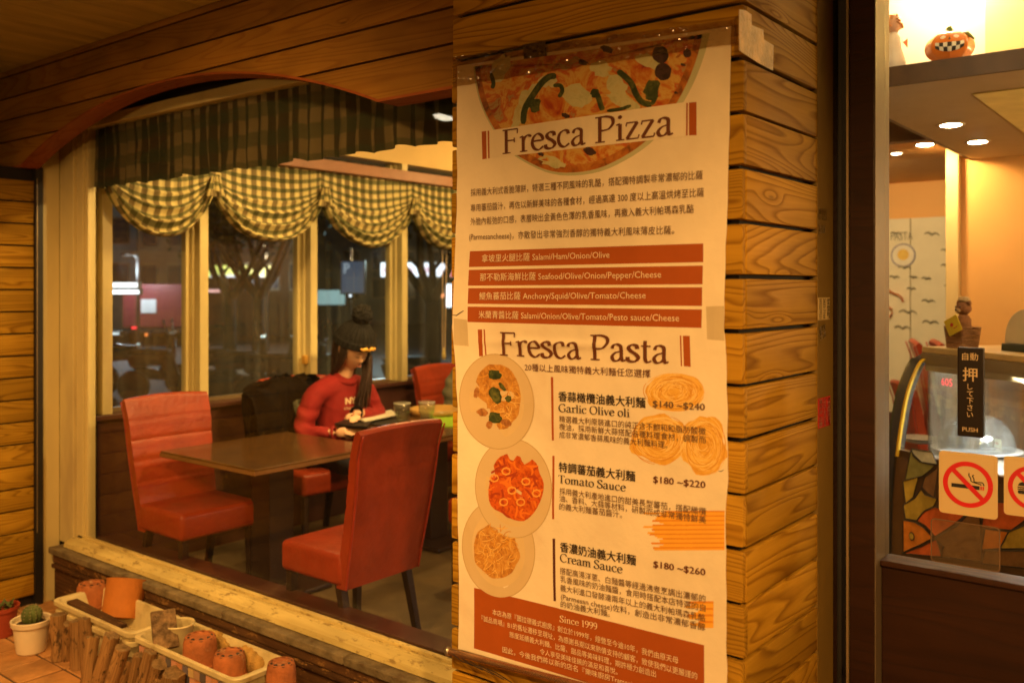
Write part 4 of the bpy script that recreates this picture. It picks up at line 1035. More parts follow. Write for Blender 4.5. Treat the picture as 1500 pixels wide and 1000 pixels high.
vtext(['鐵窗', '捲門'], 1198, 1208, 328, 341, SX, None, stw, 'service_sticker', 'small faded pale lettering high on the strip')
vtext(['鋁門窗', '維修'], 1198, 1210, 304, 322, SX, None, pmat('sticker_faded', (.45, .33, .16)), 'service_sticker', 'faint brown lettering, topmost of the stickers on the strip')
# ================================================================== TABLETOP
ZT = EYE-.87
def tumbler(px, py, label):
    p = atZ(px, py, ZT); r = thing('tumbler', label, 'glass', (p.x, p.y, ZT+.0005), group='water glasses'); r.scale = (1.25, 1.25, 1.6)
    tgl = glassmat('tumbler_glass', (.93, .95, .92), refl=3.0, dirt_or_haze=.05, film_col=(.75, .72, .6), streak=(30, 30, 10))  # pale film stands in for sheen so the glass shows
    MB().lathe([(.0, .0), (.028, 0), (.029, .012), (.031, .03), (.034, .045), (.040, .05), (.043, .09), (.0405, .09), (.038, .052), (.031, .046), (.027, .016), (0, .014)], 26).build('glass', tgl, r, smooth=True)
    MB().lathe([(0, .0145), (.026, .0165), (.030, .045), (.0385, .054), (.0388, .066), (0, .066)], 22).build('water', glassmat('water', (.93, .97, .9), refl=1.3), r, smooth=True)
    MB().lathe([(.0405, .0895), (.0432, .0895), (.0432, .0915), (.0405, .0915)], 26, close=True).build('rim', plain('rim_highlight', (.85, .85, .75), .1, spec=.8, bump=0), r, smooth=True)  # pale ring painted in for the bright edge highlight
    return r
tumbler(589, 624, 'water glass nearest the woman, on the table beside the white card')
tumbler(625, 622, 'water glass on the right, in front of the wooden tray')
def slab(name, label, cat, pts, z, h, mat):
    P = [atZ(x, y, z) for x, y in pts]
    o = MB().prism([(p.x, p.y) for p in P], lambda a, b, q: (a, b, q), z, z+h).build(name, mat)
    return tag(o, label, cat)
slab('green_menu', 'bright green menu lying on the table by the tray', 'menu', [(634, 611), (690, 606), (690, 626), (640, 625)], ZT+.001, .006, plain('lime_green', (.30, .55, .03), .4))
slab('green_mat', 'green placemat edge under the white card', 'placemat', [(515, 612), (560, 603), (575, 616), (536, 622)], ZT+.001, .003, plain('olive_green_mat', (.16, .20, .03), .5))
slab('white_card', 'white menu card lying in front of the woman', 'card', [(520, 612), (573, 601), (582, 608), (534, 618)], ZT+.026, .006, plain('white_card_paper', (.72, .68, .56), .4, bump=0))
slab('black_folder', 'black folder lying on the table under the glasses', 'folder', [(540, 621), (575, 611), (600, 616), (572, 626)], ZT+.0045, .005, M['black'])
tr = thing('wooden_tray', 'round wooden tray on the table behind the glasses', 'tray', (atZ(640, 607, ZT).x, atZ(640, 607, ZT).y, ZT))
MB().lathe([(0, 0), (.17, 0), (.19, .045), (.182, .045), (.165, .012), (0, .01)], 36).build('bowl', plain('tray_wood', (.45, .27, .08), .3, spec=.6), tr, smooth=True)

# ================================================================== PEOPLE
def skinmesh(name, joints, edges, root=0, sub=2):
    """a surface grown round a skeleton; joints: (x,y,z,r) or (x,y,z,rx,ry)"""
    me = bpy.data.meshes.new(name); me.from_pydata([j[:3] for j in joints], edges, [])
    o = bpy.data.objects.new(name, me); COL.objects.link(o)
    sk = o.modifiers.new('skin', 'SKIN'); sk.use_smooth_shade = True
    sv = me.skin_vertices[0].data if me.skin_vertices else None
    if sv is None:
        bpy.context.view_layer.objects.active = o; o.select_set(True)
        bm = bmesh.new(); bm.from_mesh(me); bm.verts.layers.skin.verify(); bm.to_mesh(me); bm.free(); sv = me.skin_vertices[0].data
    for i, j in enumerate(joints):
        sv[i].radius = (j[3], j[4] if len(j) > 4 else j[3]); sv[i].use_root = (i == root)
    s2 = o.modifiers.new('sub', 'SUBSURF'); s2.levels = sub; s2.render_levels = sub
    bpy.context.view_layer.update()
    m2 = bpy.data.meshes.new_from_object(o.evaluated_get(dg())); bpy.data.objects.remove(o)
    return m2
def chains(joints, edges, *runs):
    return [skinmesh('chain', [joints[i] for i in r], [(k, k+1) for k in range(len(r)-1)], 0, 2) for r in runs]
TOR_RUNS = ((0, 1, 2, 3, 4), (10, 3, 5), (3, 5, 6, 7, 8, 9), (3, 10, 11, 12, 13, 14))
LEG_RUNS = ((0, 1, 2, 3, 4), (0, 5, 6, 7, 8), (0, 9, 10))
def join_remesh(meshes, voxel, name, smooth_it=2):
    bm = bmesh.new()
    for m in meshes: bm.from_mesh(m)
    me = bpy.data.meshes.new(name); bm.to_mesh(me); bm.free()
    o = bpy.data.objects.new(name, me); COL.objects.link(o)
    r = o.modifiers.new('r', 'REMESH'); r.mode = 'VOXEL'; r.voxel_size = voxel; r.use_smooth_shade = True
    s = o.modifiers.new('s', 'SMOOTH'); s.iterations = smooth_it; s.factor = .5
    bpy.context.view_layer.update()
    m2 = bpy.data.meshes.new_from_object(o.evaluated_get(dg())); bpy.data.objects.remove(o); m2.name = name
    m2.materials.clear()
    return m2
def head_mesh(face=True):
    """head centred on the origin, looking along +x, about 0.225 high"""
    mb = MB(); nu, nv = 48, 36
    def f(u, v):
        a = 2*math.pi*u; p = math.pi*(v-.5)
        x, y, z = math.cos(p)*math.cos(a), math.cos(p)*math.sin(a), math.sin(p)
        X = x*.092; Y = y*.073; Z = z*.112
        low = max(0, -z)
        Y *= 1-.32*low**1.3; X *= 1-.12*low
        if x > 0: X *= 1-.06*(1-abs(y))              # flatter face
        if x > .2:
            nz = math.exp(-((y/.13)**2))*math.exp(-((z+.18)/.17)**2); X += .021*nz*(1 if z < -.05 else .75)     # nose
            X -= .010*math.exp(-((abs(y)-.38)/.17)**2)*math.exp(-((z-.07)/.13)**2)                        # eye sockets
            X += .006*math.exp(-((y/.24)**2))*math.exp(-((z+.50)/.075)**2)                                # lips
            X += .008*math.exp(-((y/.3)**2))*math.exp(-((z+.80)/.13)**2)                                  # chin
            X += .004*math.exp(-((abs(y)-.5)/.2)**2)*math.exp(-((z+.22)/.2)**2)                           # cheeks
        return (X, Y, Z)
    mb.grid(f, nu, nv)
    for s in (-1, 1):
        mb.lathe([(0, -.006), (.012, -.004), (.016, .003), (0, .006)], 10)
        n = 40
        for i in range(n): 
            x, y, z = mb.v[-(i+1)]; mb.v[-(i+1)] = (x-.008, s*(.072+z), y*1.6-.006)
    return mb.mesh('head', M['skin'], True)
def hand_pts(w, fwd, side, up, curl=.5, sc=1.0):
    """skinned palm and five fingers; w wrist, fwd finger direction, side thumb side"""
    J = []; E = []
    def add(p, r, par):
        J.append((*p, r)); 
        if par is not None: E.append((par, len(J)-1))
        return len(J)-1
    w, fwd, side, up = Vector(w), Vector(fwd).normalized(), Vector(side).normalized(), Vector(up).normalized()
    a = add(w, .021*sc, None); b = add(w+fwd*.045*sc, .026*sc, a)
    mes = [(J, E)]
    out = [skinmesh('palm', [(*w, .019*sc, .024*sc), (*(w+fwd*.035*sc), .015*sc, .033*sc), (*(w+fwd*.075*sc), .013*sc, .036*sc)], [(0, 1), (1, 2)], 0, 2)]
    for k, (off, ln) in enumerate(((.027, .062), (.010, .07), (-.009, .066), (-.027, .052))):
        p = w+fwd*.062*sc+side*off*sc; pts = [(*p, .009*sc)]; d = fwd.copy(); 
        for q in range(3):
            d = (d-up*curl*(.35+.25*q)).normalized(); p = p+d*ln*sc*(.48, .32, .24)[q]; pts.append((*p, (.0085, .0078, .0068)[q]*sc))
        out.append(skinmesh('finger', pts, [(0, 1), (1, 2), (2, 3)], 0, 1))
    p = w+fwd*.02*sc+side*.022*sc; pts = [(*p, .012*sc)]
    for q, dv in enumerate((fwd*.7+side*.8, fwd*.9+side*.35-up*.2, fwd-up*.3)):
        p = p+dv.normalized()*.027*sc; pts.append((*p, (.0105, .0095, .008)[q]*sc))
    out.append(skinmesh('thumb', pts, [(0, 1), (1, 2), (2, 3)], 0, 1))
    return out
def xform(me, M4):
    me.transform(M4); return me

# --- woman in the red sweatshirt, seated, reading; local frame: x ahead, y to her left, origin on the floor under the seat
wo = thing('person', 'person in a red sweatshirt and dark pompom beanie, seated and reading at the table', 'person', (-4.60, 4.0, IF), -.06); wo.scale = (1.05, 1.08, 1.03)
SH = .98      # shoulder height above floor
Hc = Vector((.135, .01, 1.178))
headM = Matrix.Translation(Hc) @ Matrix.Rotation(math.radians(27), 4, 'Y') @ Matrix.Scale(1.10, 4)
neck = skinmesh('neck', [(.02, 0, .93, .06), (.075, .005, 1.04, .046), (.10, .01, 1.12, .048), (.12, .012, 1.18, .055)], [(0, 1), (1, 2), (2, 3)], 0, 2)
hd = xform(head_mesh(), headM)
lw, rw_ = Vector((.215, -.03, .80)), Vector((.25, -.205, .70))
legsk = chains([(0, 0, .52, .12, .14), (.0, .09, .52, .09), (.40, .12, .50, .068), (.42, .12, .12, .042), (.50, .12, .05, .035), (0, -.09, .52, .09), (.40, -.12, .50, .068), (.42, -.12, .12, .042), (.50, -.12, .05, .035), (.02, 0, .75, .11, .13), (.03, 0, .93, .08, .11)],
                 None, *LEG_RUNS)
hl = hand_pts(lw, (.75, -.65, -.18), (-.3, -.9, 0), (0, 0, 1), .45)
hr = hand_pts(rw_, (.75, .65, .10), (-.5, .8, .2), (0, 0, 1), .5)
arml = skinmesh('fore', [(.16, .12, .77, .034), (*lw, .024)], [(0, 1)], 0, 1); armr = skinmesh('fore', [(.16, -.27, .70, .034), (*rw_, .024)], [(0, 1)], 0, 1)
body = join_remesh(legsk+[neck, hd, arml, armr]+hl+hr, .0058, 'body', 1)
body.materials.append(M['skin']); link('body', body, wo)
trs = join_remesh(chains([(0, 0, .52, .135, .155), (.0, .09, .52, .10), (.40, .12, .50, .078), (.42, .12, .14, .055), (0, -.09, .52, .10), (.40, -.12, .50, .078), (.42, -.12, .14, .055)], None, (0, 1, 2, 3), (0, 4, 5, 6)), .012, 'trousers', 2); trs.materials.append(M['jeans']); link('trousers', trs, wo)
# sweatshirt: torso, sleeves to the wrists, ribbed hems
tor = [(.0, 0, .50, .15, .17), (.0, 0, .66, .135, .165), (.015, 0, .80, .13, .165), (.035, 0, .92, .115, .16), (.055, 0, .985, .075, .10),
       (.03, .13, .945, .078), (.03, .205, .90, .070), (.07, .245, .74, .060), (.12, .20, .745, .055), (.195, .01, .795, .042),
       (.03, -.13, .945, .078), (.03, -.205, .90, .070), (.03, -.285, .69, .064), (.12, -.285, .685, .056), (.235, -.215, .70, .042)]
ed = [(0, 1), (1, 2), (2, 3), (3, 4), (3, 5), (5, 6), (6, 7), (7, 8), (8, 9), (3, 10), (10, 11), (11, 12), (12, 13), (13, 14)]
sw_ = chains(tor, None, *TOR_RUNS)
neckcut = skinmesh('n', [(.06, .002, 1.0, .062), (.072, .003, 1.01, .06)], [(0, 1)], 0, 1)
sweat = join_remesh(sw_, .0085, 'sweatshirt', 4)
for v in sweat.vertices:                 # soft folds in the cloth
    n_ = mnoise.noise(v.co*9)*.007+mnoise.noise(v.co*22)*.003
    cuff = .005*math.sin(v.co.z*70+v.co.x*40)*(1 if abs(v.co.y) > .19 and v.co.z < .85 else 0)
    v.co += v.normal*(n_+cuff)
sweat.materials.append(M['red_cloth']); so = link('sweatshirt', sweat, wo)
def ring(c, r, tube_r, tilt, name, mat, par, sx=1):
    Mx = Matrix.Translation(c) @ tilt
    pts = [Mx @ Vector((r*sx*math.cos(a/20*6.2832), r*math.sin(a/20*6.2832), 0)) for a in range(21)]
    return MB().tube(pts, tube_r, 8, cap=False).build(name, mat, par, smooth=True)
ring((.066, .003, 1.005), .070, .011, Matrix.Rotation(math.radians(28), 4, 'Y'), 'collar', M['red_cloth'], so, 1.0)
ring(lw-Vector((.006, -.010, 0)), .033, .009, Matrix.Rotation(math.radians(85), 4, 'Y') @ Matrix.Rotation(.5, 4, 'X'), 'cuff', M['blackcloth'], so)
ring(rw_-Vector((.012, .004, 0)), .034, .009, Matrix.Rotation(math.radians(85), 4, 'Y') @ Matrix.Rotation(-.6, 4, 'X'), 'cuff', M['red_cloth'], so)
# print on the chest, laid on the cloth surface
from mathutils.bvhtree import BVHTree
bv = BVHTree.FromPolygons([v.co.copy() for v in sweat.vertices], [tuple(p.vertices) for p in sweat.polygons])
def chest(s, yc, zc, wdt, hgt, serif_=False):
    if serif_: V, Fc = font_text(s, .05)
    else: V, Fc = font_text(s, .0)
    xa, xb = min(v[0] for v in V), max(v[0] for v in V); vs = []
    for x, y in V:
        ly = yc-((x-xa)/(xb-xa)-.5)*-wdt*1.0; ly = yc+((x-xa)/(xb-xa)-.5)*wdt*1.0
        lz = zc+(y/.7)*hgt
        h = bv.ray_cast(Vector((.6, ly, lz)), Vector((-1, 0, 0)))
        X = (h[0].x if h[0] else .15)+.002
        vs.append((X, ly, lz))
    MB().add(vs, Fc).build('chest_print', M['creamprint'], so)
chest('NY', -.005, .845, .080, .040, True); chest('ATHLETIC', -.005, .81, .10, .018)
# head details as children
hp = lambda x, y, z: tuple(headM @ Vector((x, y, z)))
for s in (-1, 1):
    MB().tube([hp(.0815, s*.040, .008), hp(.0865, s*.028, .005), hp(.087, s*.018, .008)], [.0012, .0028, .0014], 6).build('eyelid', M['eye'], wo, smooth=True)
    MB().tube([hp(.082, s*.044, .024), hp(.089, s*.03, .030), hp(.092, s*.014, .027)], [.001, .0022, .0014], 6).build('eyebrow', M['hair'], wo, smooth=True)
MB().tube([hp(.083, -.019, -.052), hp(.0905, -.006, -.0535), hp(.0905, .006, -.0535), hp(.083, .019, -.052)], [.0015, .004, .004, .0015], 6).build('lips', M['lip'], wo, smooth=True)
# knitted hat
hat = MB()
def hatf(u, v):
    a = 2*math.pi*u; z = .040+.016*math.cos(a)*(1-v)+.150*v; r = (1-max(0, v-.12)**2.3*1.05); r = max(r, .03)
    rib = .0035*math.cos(a*26)+.002*math.sin(v*60)
    band = .006 if v < .30 else 0
    return tuple(headM @ Vector(((.117*r+rib+band)*math.cos(a)-.006-.01*v, (.107*r+rib+band)*math.sin(a), z)))
hat.grid(hatf, 130, 26)
ho = hat.build('beanie', M['knit'], wo, smooth=True)
pm = MB(); rp_ = random.Random(3); pc_ = Vector((-.02, 0, .222))
def pomf(u, v):
    a = 2*math.pi*u; p = math.pi*(v-.5); d = Vector((math.cos(p)*math.cos(a), math.cos(p)*math.sin(a), math.sin(p)))
    return tuple(headM @ (pc_+d*.056*(1+.16*mnoise.noise(d*5)+.12*mnoise.noise(d*13))))
pm.grid(pomf, 36, 24)
for i in range(500):
    d = Vector((rp_.gauss(0, 1), rp_.gauss(0, 1), rp_.gauss(0, 1))).normalized(); p0 = pc_+d*.044; p1 = pc_+d*rp_.uniform(.052, .062)+Vector((rp_.uniform(-.004, .004),)*3)
    sd = d.orthogonal().normalized()*.0022
    pm.add([headM @ (p0+sd), headM @ (p0-sd), headM @ p1], [(0, 1, 2)])
pm.build('pompom', M['knit'], ho)
em = MB()
for s in (-1, 1):
    pts = []
    for (y, z, r) in [(.0, .062, .008), (.016, .071, .012), (.032, .064, .010), (.044, .070, .005)]:
        a = y/.1*s+0.0; pts.append((headM @ Vector((.128*math.cos(a)-.006, .118*math.sin(a), z+.006)), r))
    em.tube([p for p, r in pts], [r for p, r in pts], 8)
em.build('moustache_badge', M['gold'], ho, smooth=True)
# long hair hanging forward over her left shoulder and behind her head
hb = MB()
def lock(p0, p1, p2, p3, w0, w1, n=14):
    P = [Vector(p0), Vector(p1), Vector(p2), Vector(p3)]; pts = []; rs = []
    for i in range(n+1):
        t = i/n; pts.append(P[0]*(1-t)**3+P[1]*3*t*(1-t)**2+P[2]*3*t*t*(1-t)+P[3]*t**3); rs.append((w0+(w1-w0)*t)*(1-.7*t**4)*(.8+.4*math.sin(t*3)))
    hb.tube(pts, rs, 7)
rh = random.Random(9)
for i in range(46):
    f = i/45; j = lambda s=.01: rh.uniform(-s, s)
    st = hp(.030-.07*f+j(.006), .072+j(.006), .030+j(.01))
    lock(st, (st[0]+.05, st[1]+.02+j(), st[2]-.12), (.215+j(.03)-.05*f, .065+j(.035), .98+j(.02)), (.185+j(.03)-.04*f, .045+j(.045), .82+j(.04)), .011, .008)
for i in range(30):
    f = i/29; j = lambda s=.01: rh.uniform(-s, s)
    st = hp(-.06-.03*math.cos(f*3), -.07+.14*f, .03)
    lock(st, (st[0]-.03, st[1]*1.1, st[2]-.07), (.06+j(), (-.075+.15*f), 1.06), (.02+j(.02), -.075+.16*f, .985+j(.02)), .011, .009)
for i in range(16):
    j = lambda s=.008: rh.uniform(-s, s)
    st = hp(.030-.05*i/15+j(.004), -.074, .03); lock(st, (st[0]+.01, st[1]-.012, st[2]-.05), (st[0]-.03, st[1]-.005, st[2]-.11), (.06+j(), -.07+j(), 1.04+j()), .009, .007)
hb.build('hair', M['hair'], wo, smooth=True)
# tablet / menu she reads
bk = slab('tablet', 'dark tablet held by the woman at the table edge', 'tablet', [(490, 622), (512, 614), (545, 617), (538, 627)], ZT+.012, .010, M['black'])

# --- second guest in a grey coat, mostly behind the pillar
gu = thing('person', 'person in a grey-green coat, mostly hidden behind the pillar, seated at the table', 'person', (-4.47, 5.20, IF), 0)
tor2 = [(.0, 0, .50, .17, .19), (.0, 0, .68, .16, .19), (.02, 0, .84, .15, .19), (.04, 0, .97, .13, .17), (.05, 0, 1.03, .085, .10),
        (.03, .15, .97, .095), (.03, .24, .92, .088), (.07, .30, .72, .08), (.25, .26, .74, .066), (.37, .14, .80, .048),
        (.03, -.15, .97, .095), (.03, -.24, .92, .088), (.07, -.30, .72, .08), (.25, -.26, .74, .066), (.37, -.14, .80, .048)]
cm = join_remesh(chains(tor2, None, *TOR_RUNS), .011, 'coat', 3)
for v in cm.vertices: v.co += v.normal*(mnoise.noise(v.co*8)*.014+.006*math.sin(v.co.z*75+v.co.x*12)*(abs(v.co.y) > .2))
cm.materials.append(M['greycloth'])
hM2 = Matrix.Translation((.13, 0, 1.25)) @ Matrix.Rotation(math.radians(18), 4, 'Y')
b2 = join_remesh(chains([(0, 0, .52, .12, .14), (.0, .09, .52, .09), (.42, .12, .50, .07), (.44, .12, .12, .044), (.52, .12, .05, .036), (0, -.09, .52, .09), (.42, -.12, .50, .07), (.44, -.12, .12, .044), (.52, -.12, .05, .036), (.02, 0, .75, .11, .13), (.03, 0, .95, .08, .11)],
      None, *LEG_RUNS)+[skinmesh('n', [(.04, 0, .98, .06), (.08, 0, 1.1, .05), (.12, 0, 1.2, .055)], [(0, 1), (1, 2)], 0, 2), xform(head_mesh(), hM2)]+hand_pts((.39, .12, .80), (.9, -.4, 0), (-.3, -.9, 0), (0, 0, 1))+hand_pts((.39, -.12, .80), (.9, .4, 0), (-.3, .9, 0), (0, 0, 1)), .007, 'body2', 1)
b2.materials.append(M['skin']); link('body', b2, gu); link('coat', cm, gu)
t2 = trs.copy(); link('trousers', t2, gu)
hb = MB()
for i in range(60):
    a = i/60*6.283; st = tuple(hM2 @ Vector((-.01, 0, .115)))
    e = hM2 @ Vector((-.03+.085*math.cos(a)*(1 if math.cos(a) < 0 else .7), .078*math.sin(a), .02 if math.cos(a) > .3 else -.07))
    m_ = hM2 @ Vector((-.02+.09*math.cos(a), .075*math.sin(a), .10)); lock(st, tuple(m_), tuple(m_), tuple(e), .014, .012, 8)
hb.build('hair', M['hair'], gu, smooth=True)

# --- black jacket slung over the third chair
jk = thing('jacket', 'black jacket with olive lining slung over the chair back behind the reading woman', 'jacket', (-4.82, 3.74, IF+.05))
def jf(u, v):
    a = (u-.5)*2
    # drapes over the chair back: v 0 front hem, .5 top, 1 rear hem
    t = v; th = (t-.5)*math.pi
    x = .11*math.sin(th)*1.0*-1+.03; z = .93+.07*math.cos(th*1.1) if abs(t-.5) < .28 else None
    if z is None:
        d = (abs(t-.5)-.28)/.22; z = .955-.52*d; x = (-.115 if t > .5 else .13+.05*d)+.03
    w_ = .30+.05*math.sin(t*6)
    n_ = Vector((a*3, t*6, 1.7)); b_ = mnoise.noise(n_)*.05+mnoise.noise(n_*2.3)*.025
    return (x+b_+.02*math.sin(a*9+t*4), a*w_*.98+.02*math.sin(t*14), z-.045*a*a+b_*.8)
MB().grid(jf, 60, 60).build('shell', M['blackcloth'], jk, smooth=True)
def jl(u, v):
    a = (u-.5)*2; return (.185+.05*mnoise.noise((a*4, v*4, 3))+.04*v, a*.13+.05+.04*v+.02*math.sin(v*8), .86-.42*v+.02*mnoise.noise((a*5, v*6, 8)))
MB().grid(jl, 24, 24).build('lining', M['greenlining'], jk, smooth=True)
MB().tube([(.20, .19, .93), (.22, .23, .915), (.22, .26, .90)], .006, 6).build('strap_tab', M['creamprint'], jk)

# ================================================================== PLANTERS AND POTS
def planter(name, label, x0, x1, y0, y1, z, depth, n_nested=1, mosaic=False):
    r = thing(name, label, 'planter', ((x0+x1)/2, (y0+y1)/2, 0)); hx, hy = (x1-x0)/2, (y1-y0)/2
    def rr(ax, ay, rad, n=6):
        out = []
        for cx, cy_, a0 in ((ax-rad, ay-rad, 0), (-ax+rad, ay-rad, 1), (-ax+rad, -ay+rad, 2), (ax-rad, -ay+rad, 3)):
            for k in range(n+1):
                a = (a0+k/n)*math.pi/2; out.append((cx+rad*math.cos(a), cy_+rad*math.sin(a)))
        return out
    for q in range(n_nested):
        zt_ = z-q*.045; sc = 1-.03*q; secs = [(hx*.86*sc, hy*.78*sc, .03, zt_-depth), (hx*.94*sc, hy*.90*sc, .035, zt_-.028), (hx*.955*sc, hy*.92*sc, .035, zt_-.027), (hx*sc, hy*sc, .04, zt_-.022),
              (hx*sc*1.005, hy*sc*1.005, .04, zt_-.004), (hx*sc*.985, hy*sc*.98, .038, zt_), (hx*.93*sc, hy*.88*sc, .033, zt_-.002), (hx*.915*sc, hy*.86*sc, .032, zt_-.012), (hx*.83*sc, hy*.74*sc, .03, zt_-depth+.008)]
        V = []; Fc = []; n = None
        for ax, ay, rad, zz in secs:
            o_ = rr(ax, ay, rad); n = len(o_); V += [(a, b, zz) for a, b in o_]
        for i in range(len(secs)-1):
            for k in range(n):
                k2 = (k+1) % n; Fc.append((i*n+k, i*n+k2, (i+1)*n+k2, (i+1)*n+k))
        Fc.append(tuple(range(n-1, -1, -1))); m_ = (len(secs)-1)*n; Fc.append(tuple(range(m_, m_+n)))
        MB().add(V, Fc).build('tub', M['planter'], r, auto=True)
    if mosaic:
        cols = [(.60, .30, .20), (.10, .09, .10), (.42, .26, .16), (.58, .42, .2), (.14, .12, .16), (.5, .22, .10)]
        mats_ = [plain('mosaic_%s' % s, c, .3) for s, c in zip(('pink', 'black', 'brown', 'cream', 'blue', 'rust'), cols)]
        nx = 16
        for i in range(nx):
            for j in range(2):
                xx = -hx*.88+2*hx*.88*i/nx; MB().box(xx, xx+2*hx*.88/nx-.004, -hy*.885-.004-(-.006*j), -hy*.80, z-.034-.038*(j+1), z-.034-.038*j-.004).build('mosaic_piece', mats_[(i*5+j*3) % 6], r)
    return r
ZR = EYE-1.50
planter('planter_box', 'far cream plastic planter box, two stacked, holding an overturned terracotta pot', -4.47, -3.745, 2.085, 2.345, ZR, .14, 2)
planter('planter_box', 'near cream plastic planter box with a row of mosaic squares under its rim', -3.735, -2.985, 2.085, 2.345, ZR-.0, .15, 1, True)
MB_s = MB()
# a low brick edge carries the stacked planter
tag(MB().box(-4.38, -3.82, 2.12, 2.32, 0, ZR-.19).build('brick_block', M['terra'], bevel=.004), 'low brick block under the far planter box', 'brick')
tag(MB().box(-3.66, -3.06, 2.12, 2.32, 0, ZR-.155).build('brick_block', M['terra'], bevel=.004), 'low brick block under the near planter box', 'brick')
def slotted_pot(px, py, wpx, hpx, label, z, tilt=(0, 0)):
    """an upturned clay pot with slots in its shoulder; px,py the middle of its lower rim"""
    p = atZ(px, py, z); dep = -.6184*p.x+.7859*p.y; R_ = wpx/2*dep/F; Hh = hpx*dep/F
    r = thing('slotted_clay_pot', label, 'clay pot', tuple(p), group='slotted clay pots'); r.rotation_euler = (tilt[0], tilt[1], 0)
    prof = [(R_*1.0, 0), (R_*1.02, Hh*.12), (R_*.97, Hh*.15), (R_*.90, Hh*.80), (R_*.85, Hh*.93), (R_*.78, Hh), (R_*.52, Hh*.985), (R_*.44, Hh*.93), (0, Hh*.92)]
    MB().lathe(prof, 32).build('body', M['terra'], r, auto=True)
    for k in range(9):
        a = k/9*6.283+.2; c, s = math.cos(a), math.sin(a); w_ = R_*.115
        A_ = Vector((R_*.57, 0, Hh*.996)); B_ = Vector((R_*.86, 0, Hh*.93)); mid = (A_+B_)/2; ax_ = (B_-A_)/2
        P_ = []
        for q in range(10):
            t = q*.6283; v_ = mid+ax_*math.cos(t)+Vector((0, w_*1.25*math.sin(t), .0035)); P_.append((v_.x*c-v_.y*s, v_.x*s+v_.y*c, v_.z))
        MB().add(P_, [tuple(range(10))]).build('slot', M['black'], r)
    return r
slotted_pot(134, 889, 44, 36, 'slotted clay pot at the far end of the far planter, behind the orange pot', ZR-.10)
slotted_pot(293, 975, 52, 45, 'slotted clay pot leaning on the cream tub in the near planter', ZR-.10)
slotted_pot(336, 990, 50, 36, 'slotted clay pot in the middle of the near planter', ZR-.10)
slotted_pot(412, 1012, 46, 44, 'slotted clay pot cut by the bottom edge of the picture', ZR-.06)
# the overturned orange pot
p = atZ(176, 905, ZR-.09); ob = thing('orange_clay_pot', 'bright orange clay pot standing upside down, chipped at the top', 'clay pot', tuple(p)); ob.rotation_euler = (-.34, -.24, 0)
MB().lathe([(.088, 0), (.095, .17), (.099, .178), (.085, .178), (.078, .172), (.07, .01)], 36).build('body', M['terraor'], ob, auto=True)
# plank bits
def stick(name, label, cat, a, b, w, h, mat, group=None):
    a, b = Vector(a), Vector(b); L = (b-a).length; o = MB().box(-L/2, L/2, -w/2, w/2, -h/2, h/2)
    for i, v in enumerate(o.v): o.v[i] = (v[0], v[1]+.004*math.sin(v[0]*30), v[2])
    ob_ = o.build(name, mat, bevel=.003); ob_.location = (a+b)/2; ob_.rotation_euler = (b-a).to_track_quat('X', 'Z').to_euler()
    return tag(ob_, label, cat, group)
a = atZ(106, 880, ZR-.005); b = atZ(178, 918, ZR-.02)
stick('wood_offcut', 'thin brown wood offcut lying across the far planter box', 'offcut', a, b, .05, .018, M['ledgewood'])
a = atZ(243, 950, ZR-.03); b = a+Vector((-.07, .03, .14))
stick('bark_piece', 'lichen-grey slab of bark standing between the two planter boxes', 'bark', a, b, .10, .03, plain('lichen_bark', (.27, .17, .08), .95, var=.5, scale=30, bump=1, dirt_or_haze=(.10, .05, .02)))
tp = atZ(262, 948, ZR-.06); ct = thing('cream_tub', 'small cream tub in the near planter behind the bark', 'tub', tuple(tp))
MB().lathe([(.05, 0), (.064, .10), (.069, .105), (.066, .11), (.060, .105), (.047, .01), (0, .008)], 28).build('body', M['planter'], ct, auto=True)
# brown fibrous clump
def clump(px, py, rx, ry, rz_, label, seed, mat, z):
    p = atY(px, py, 2.325); mb = MB()
    def f(u, v):
        a = 2*math.pi*u; q = math.pi*(v-.5); d = Vector((math.cos(q)*math.cos(a), math.cos(q)*math.sin(a), math.sin(q)))
        n_ = 1+.16*mnoise.noise(d*1.8+Vector((seed, 0, 0)))+.14*mnoise.noise(d*6+Vector((seed, 0, 0)))+.08*mnoise.noise(d*16)
        return (d.x*rx*n_, d.y*ry*n_, d.z*rz_*n_)
    o = mb.grid(f, 40, 26).build('coconut_fibre_lump', mat, smooth=True); o.location = p; return tag(o, label, 'fibre lump')
clump(315, 945, .13, .03, .060, 'fibrous brown lump behind the middle clay pots, left half', 1, M['rope'], ZR-.02)
clump(365, 968, .11, .03, .055, 'fibrous brown lump behind the middle clay pots, right half', 4, M['rope'], ZR-.04)
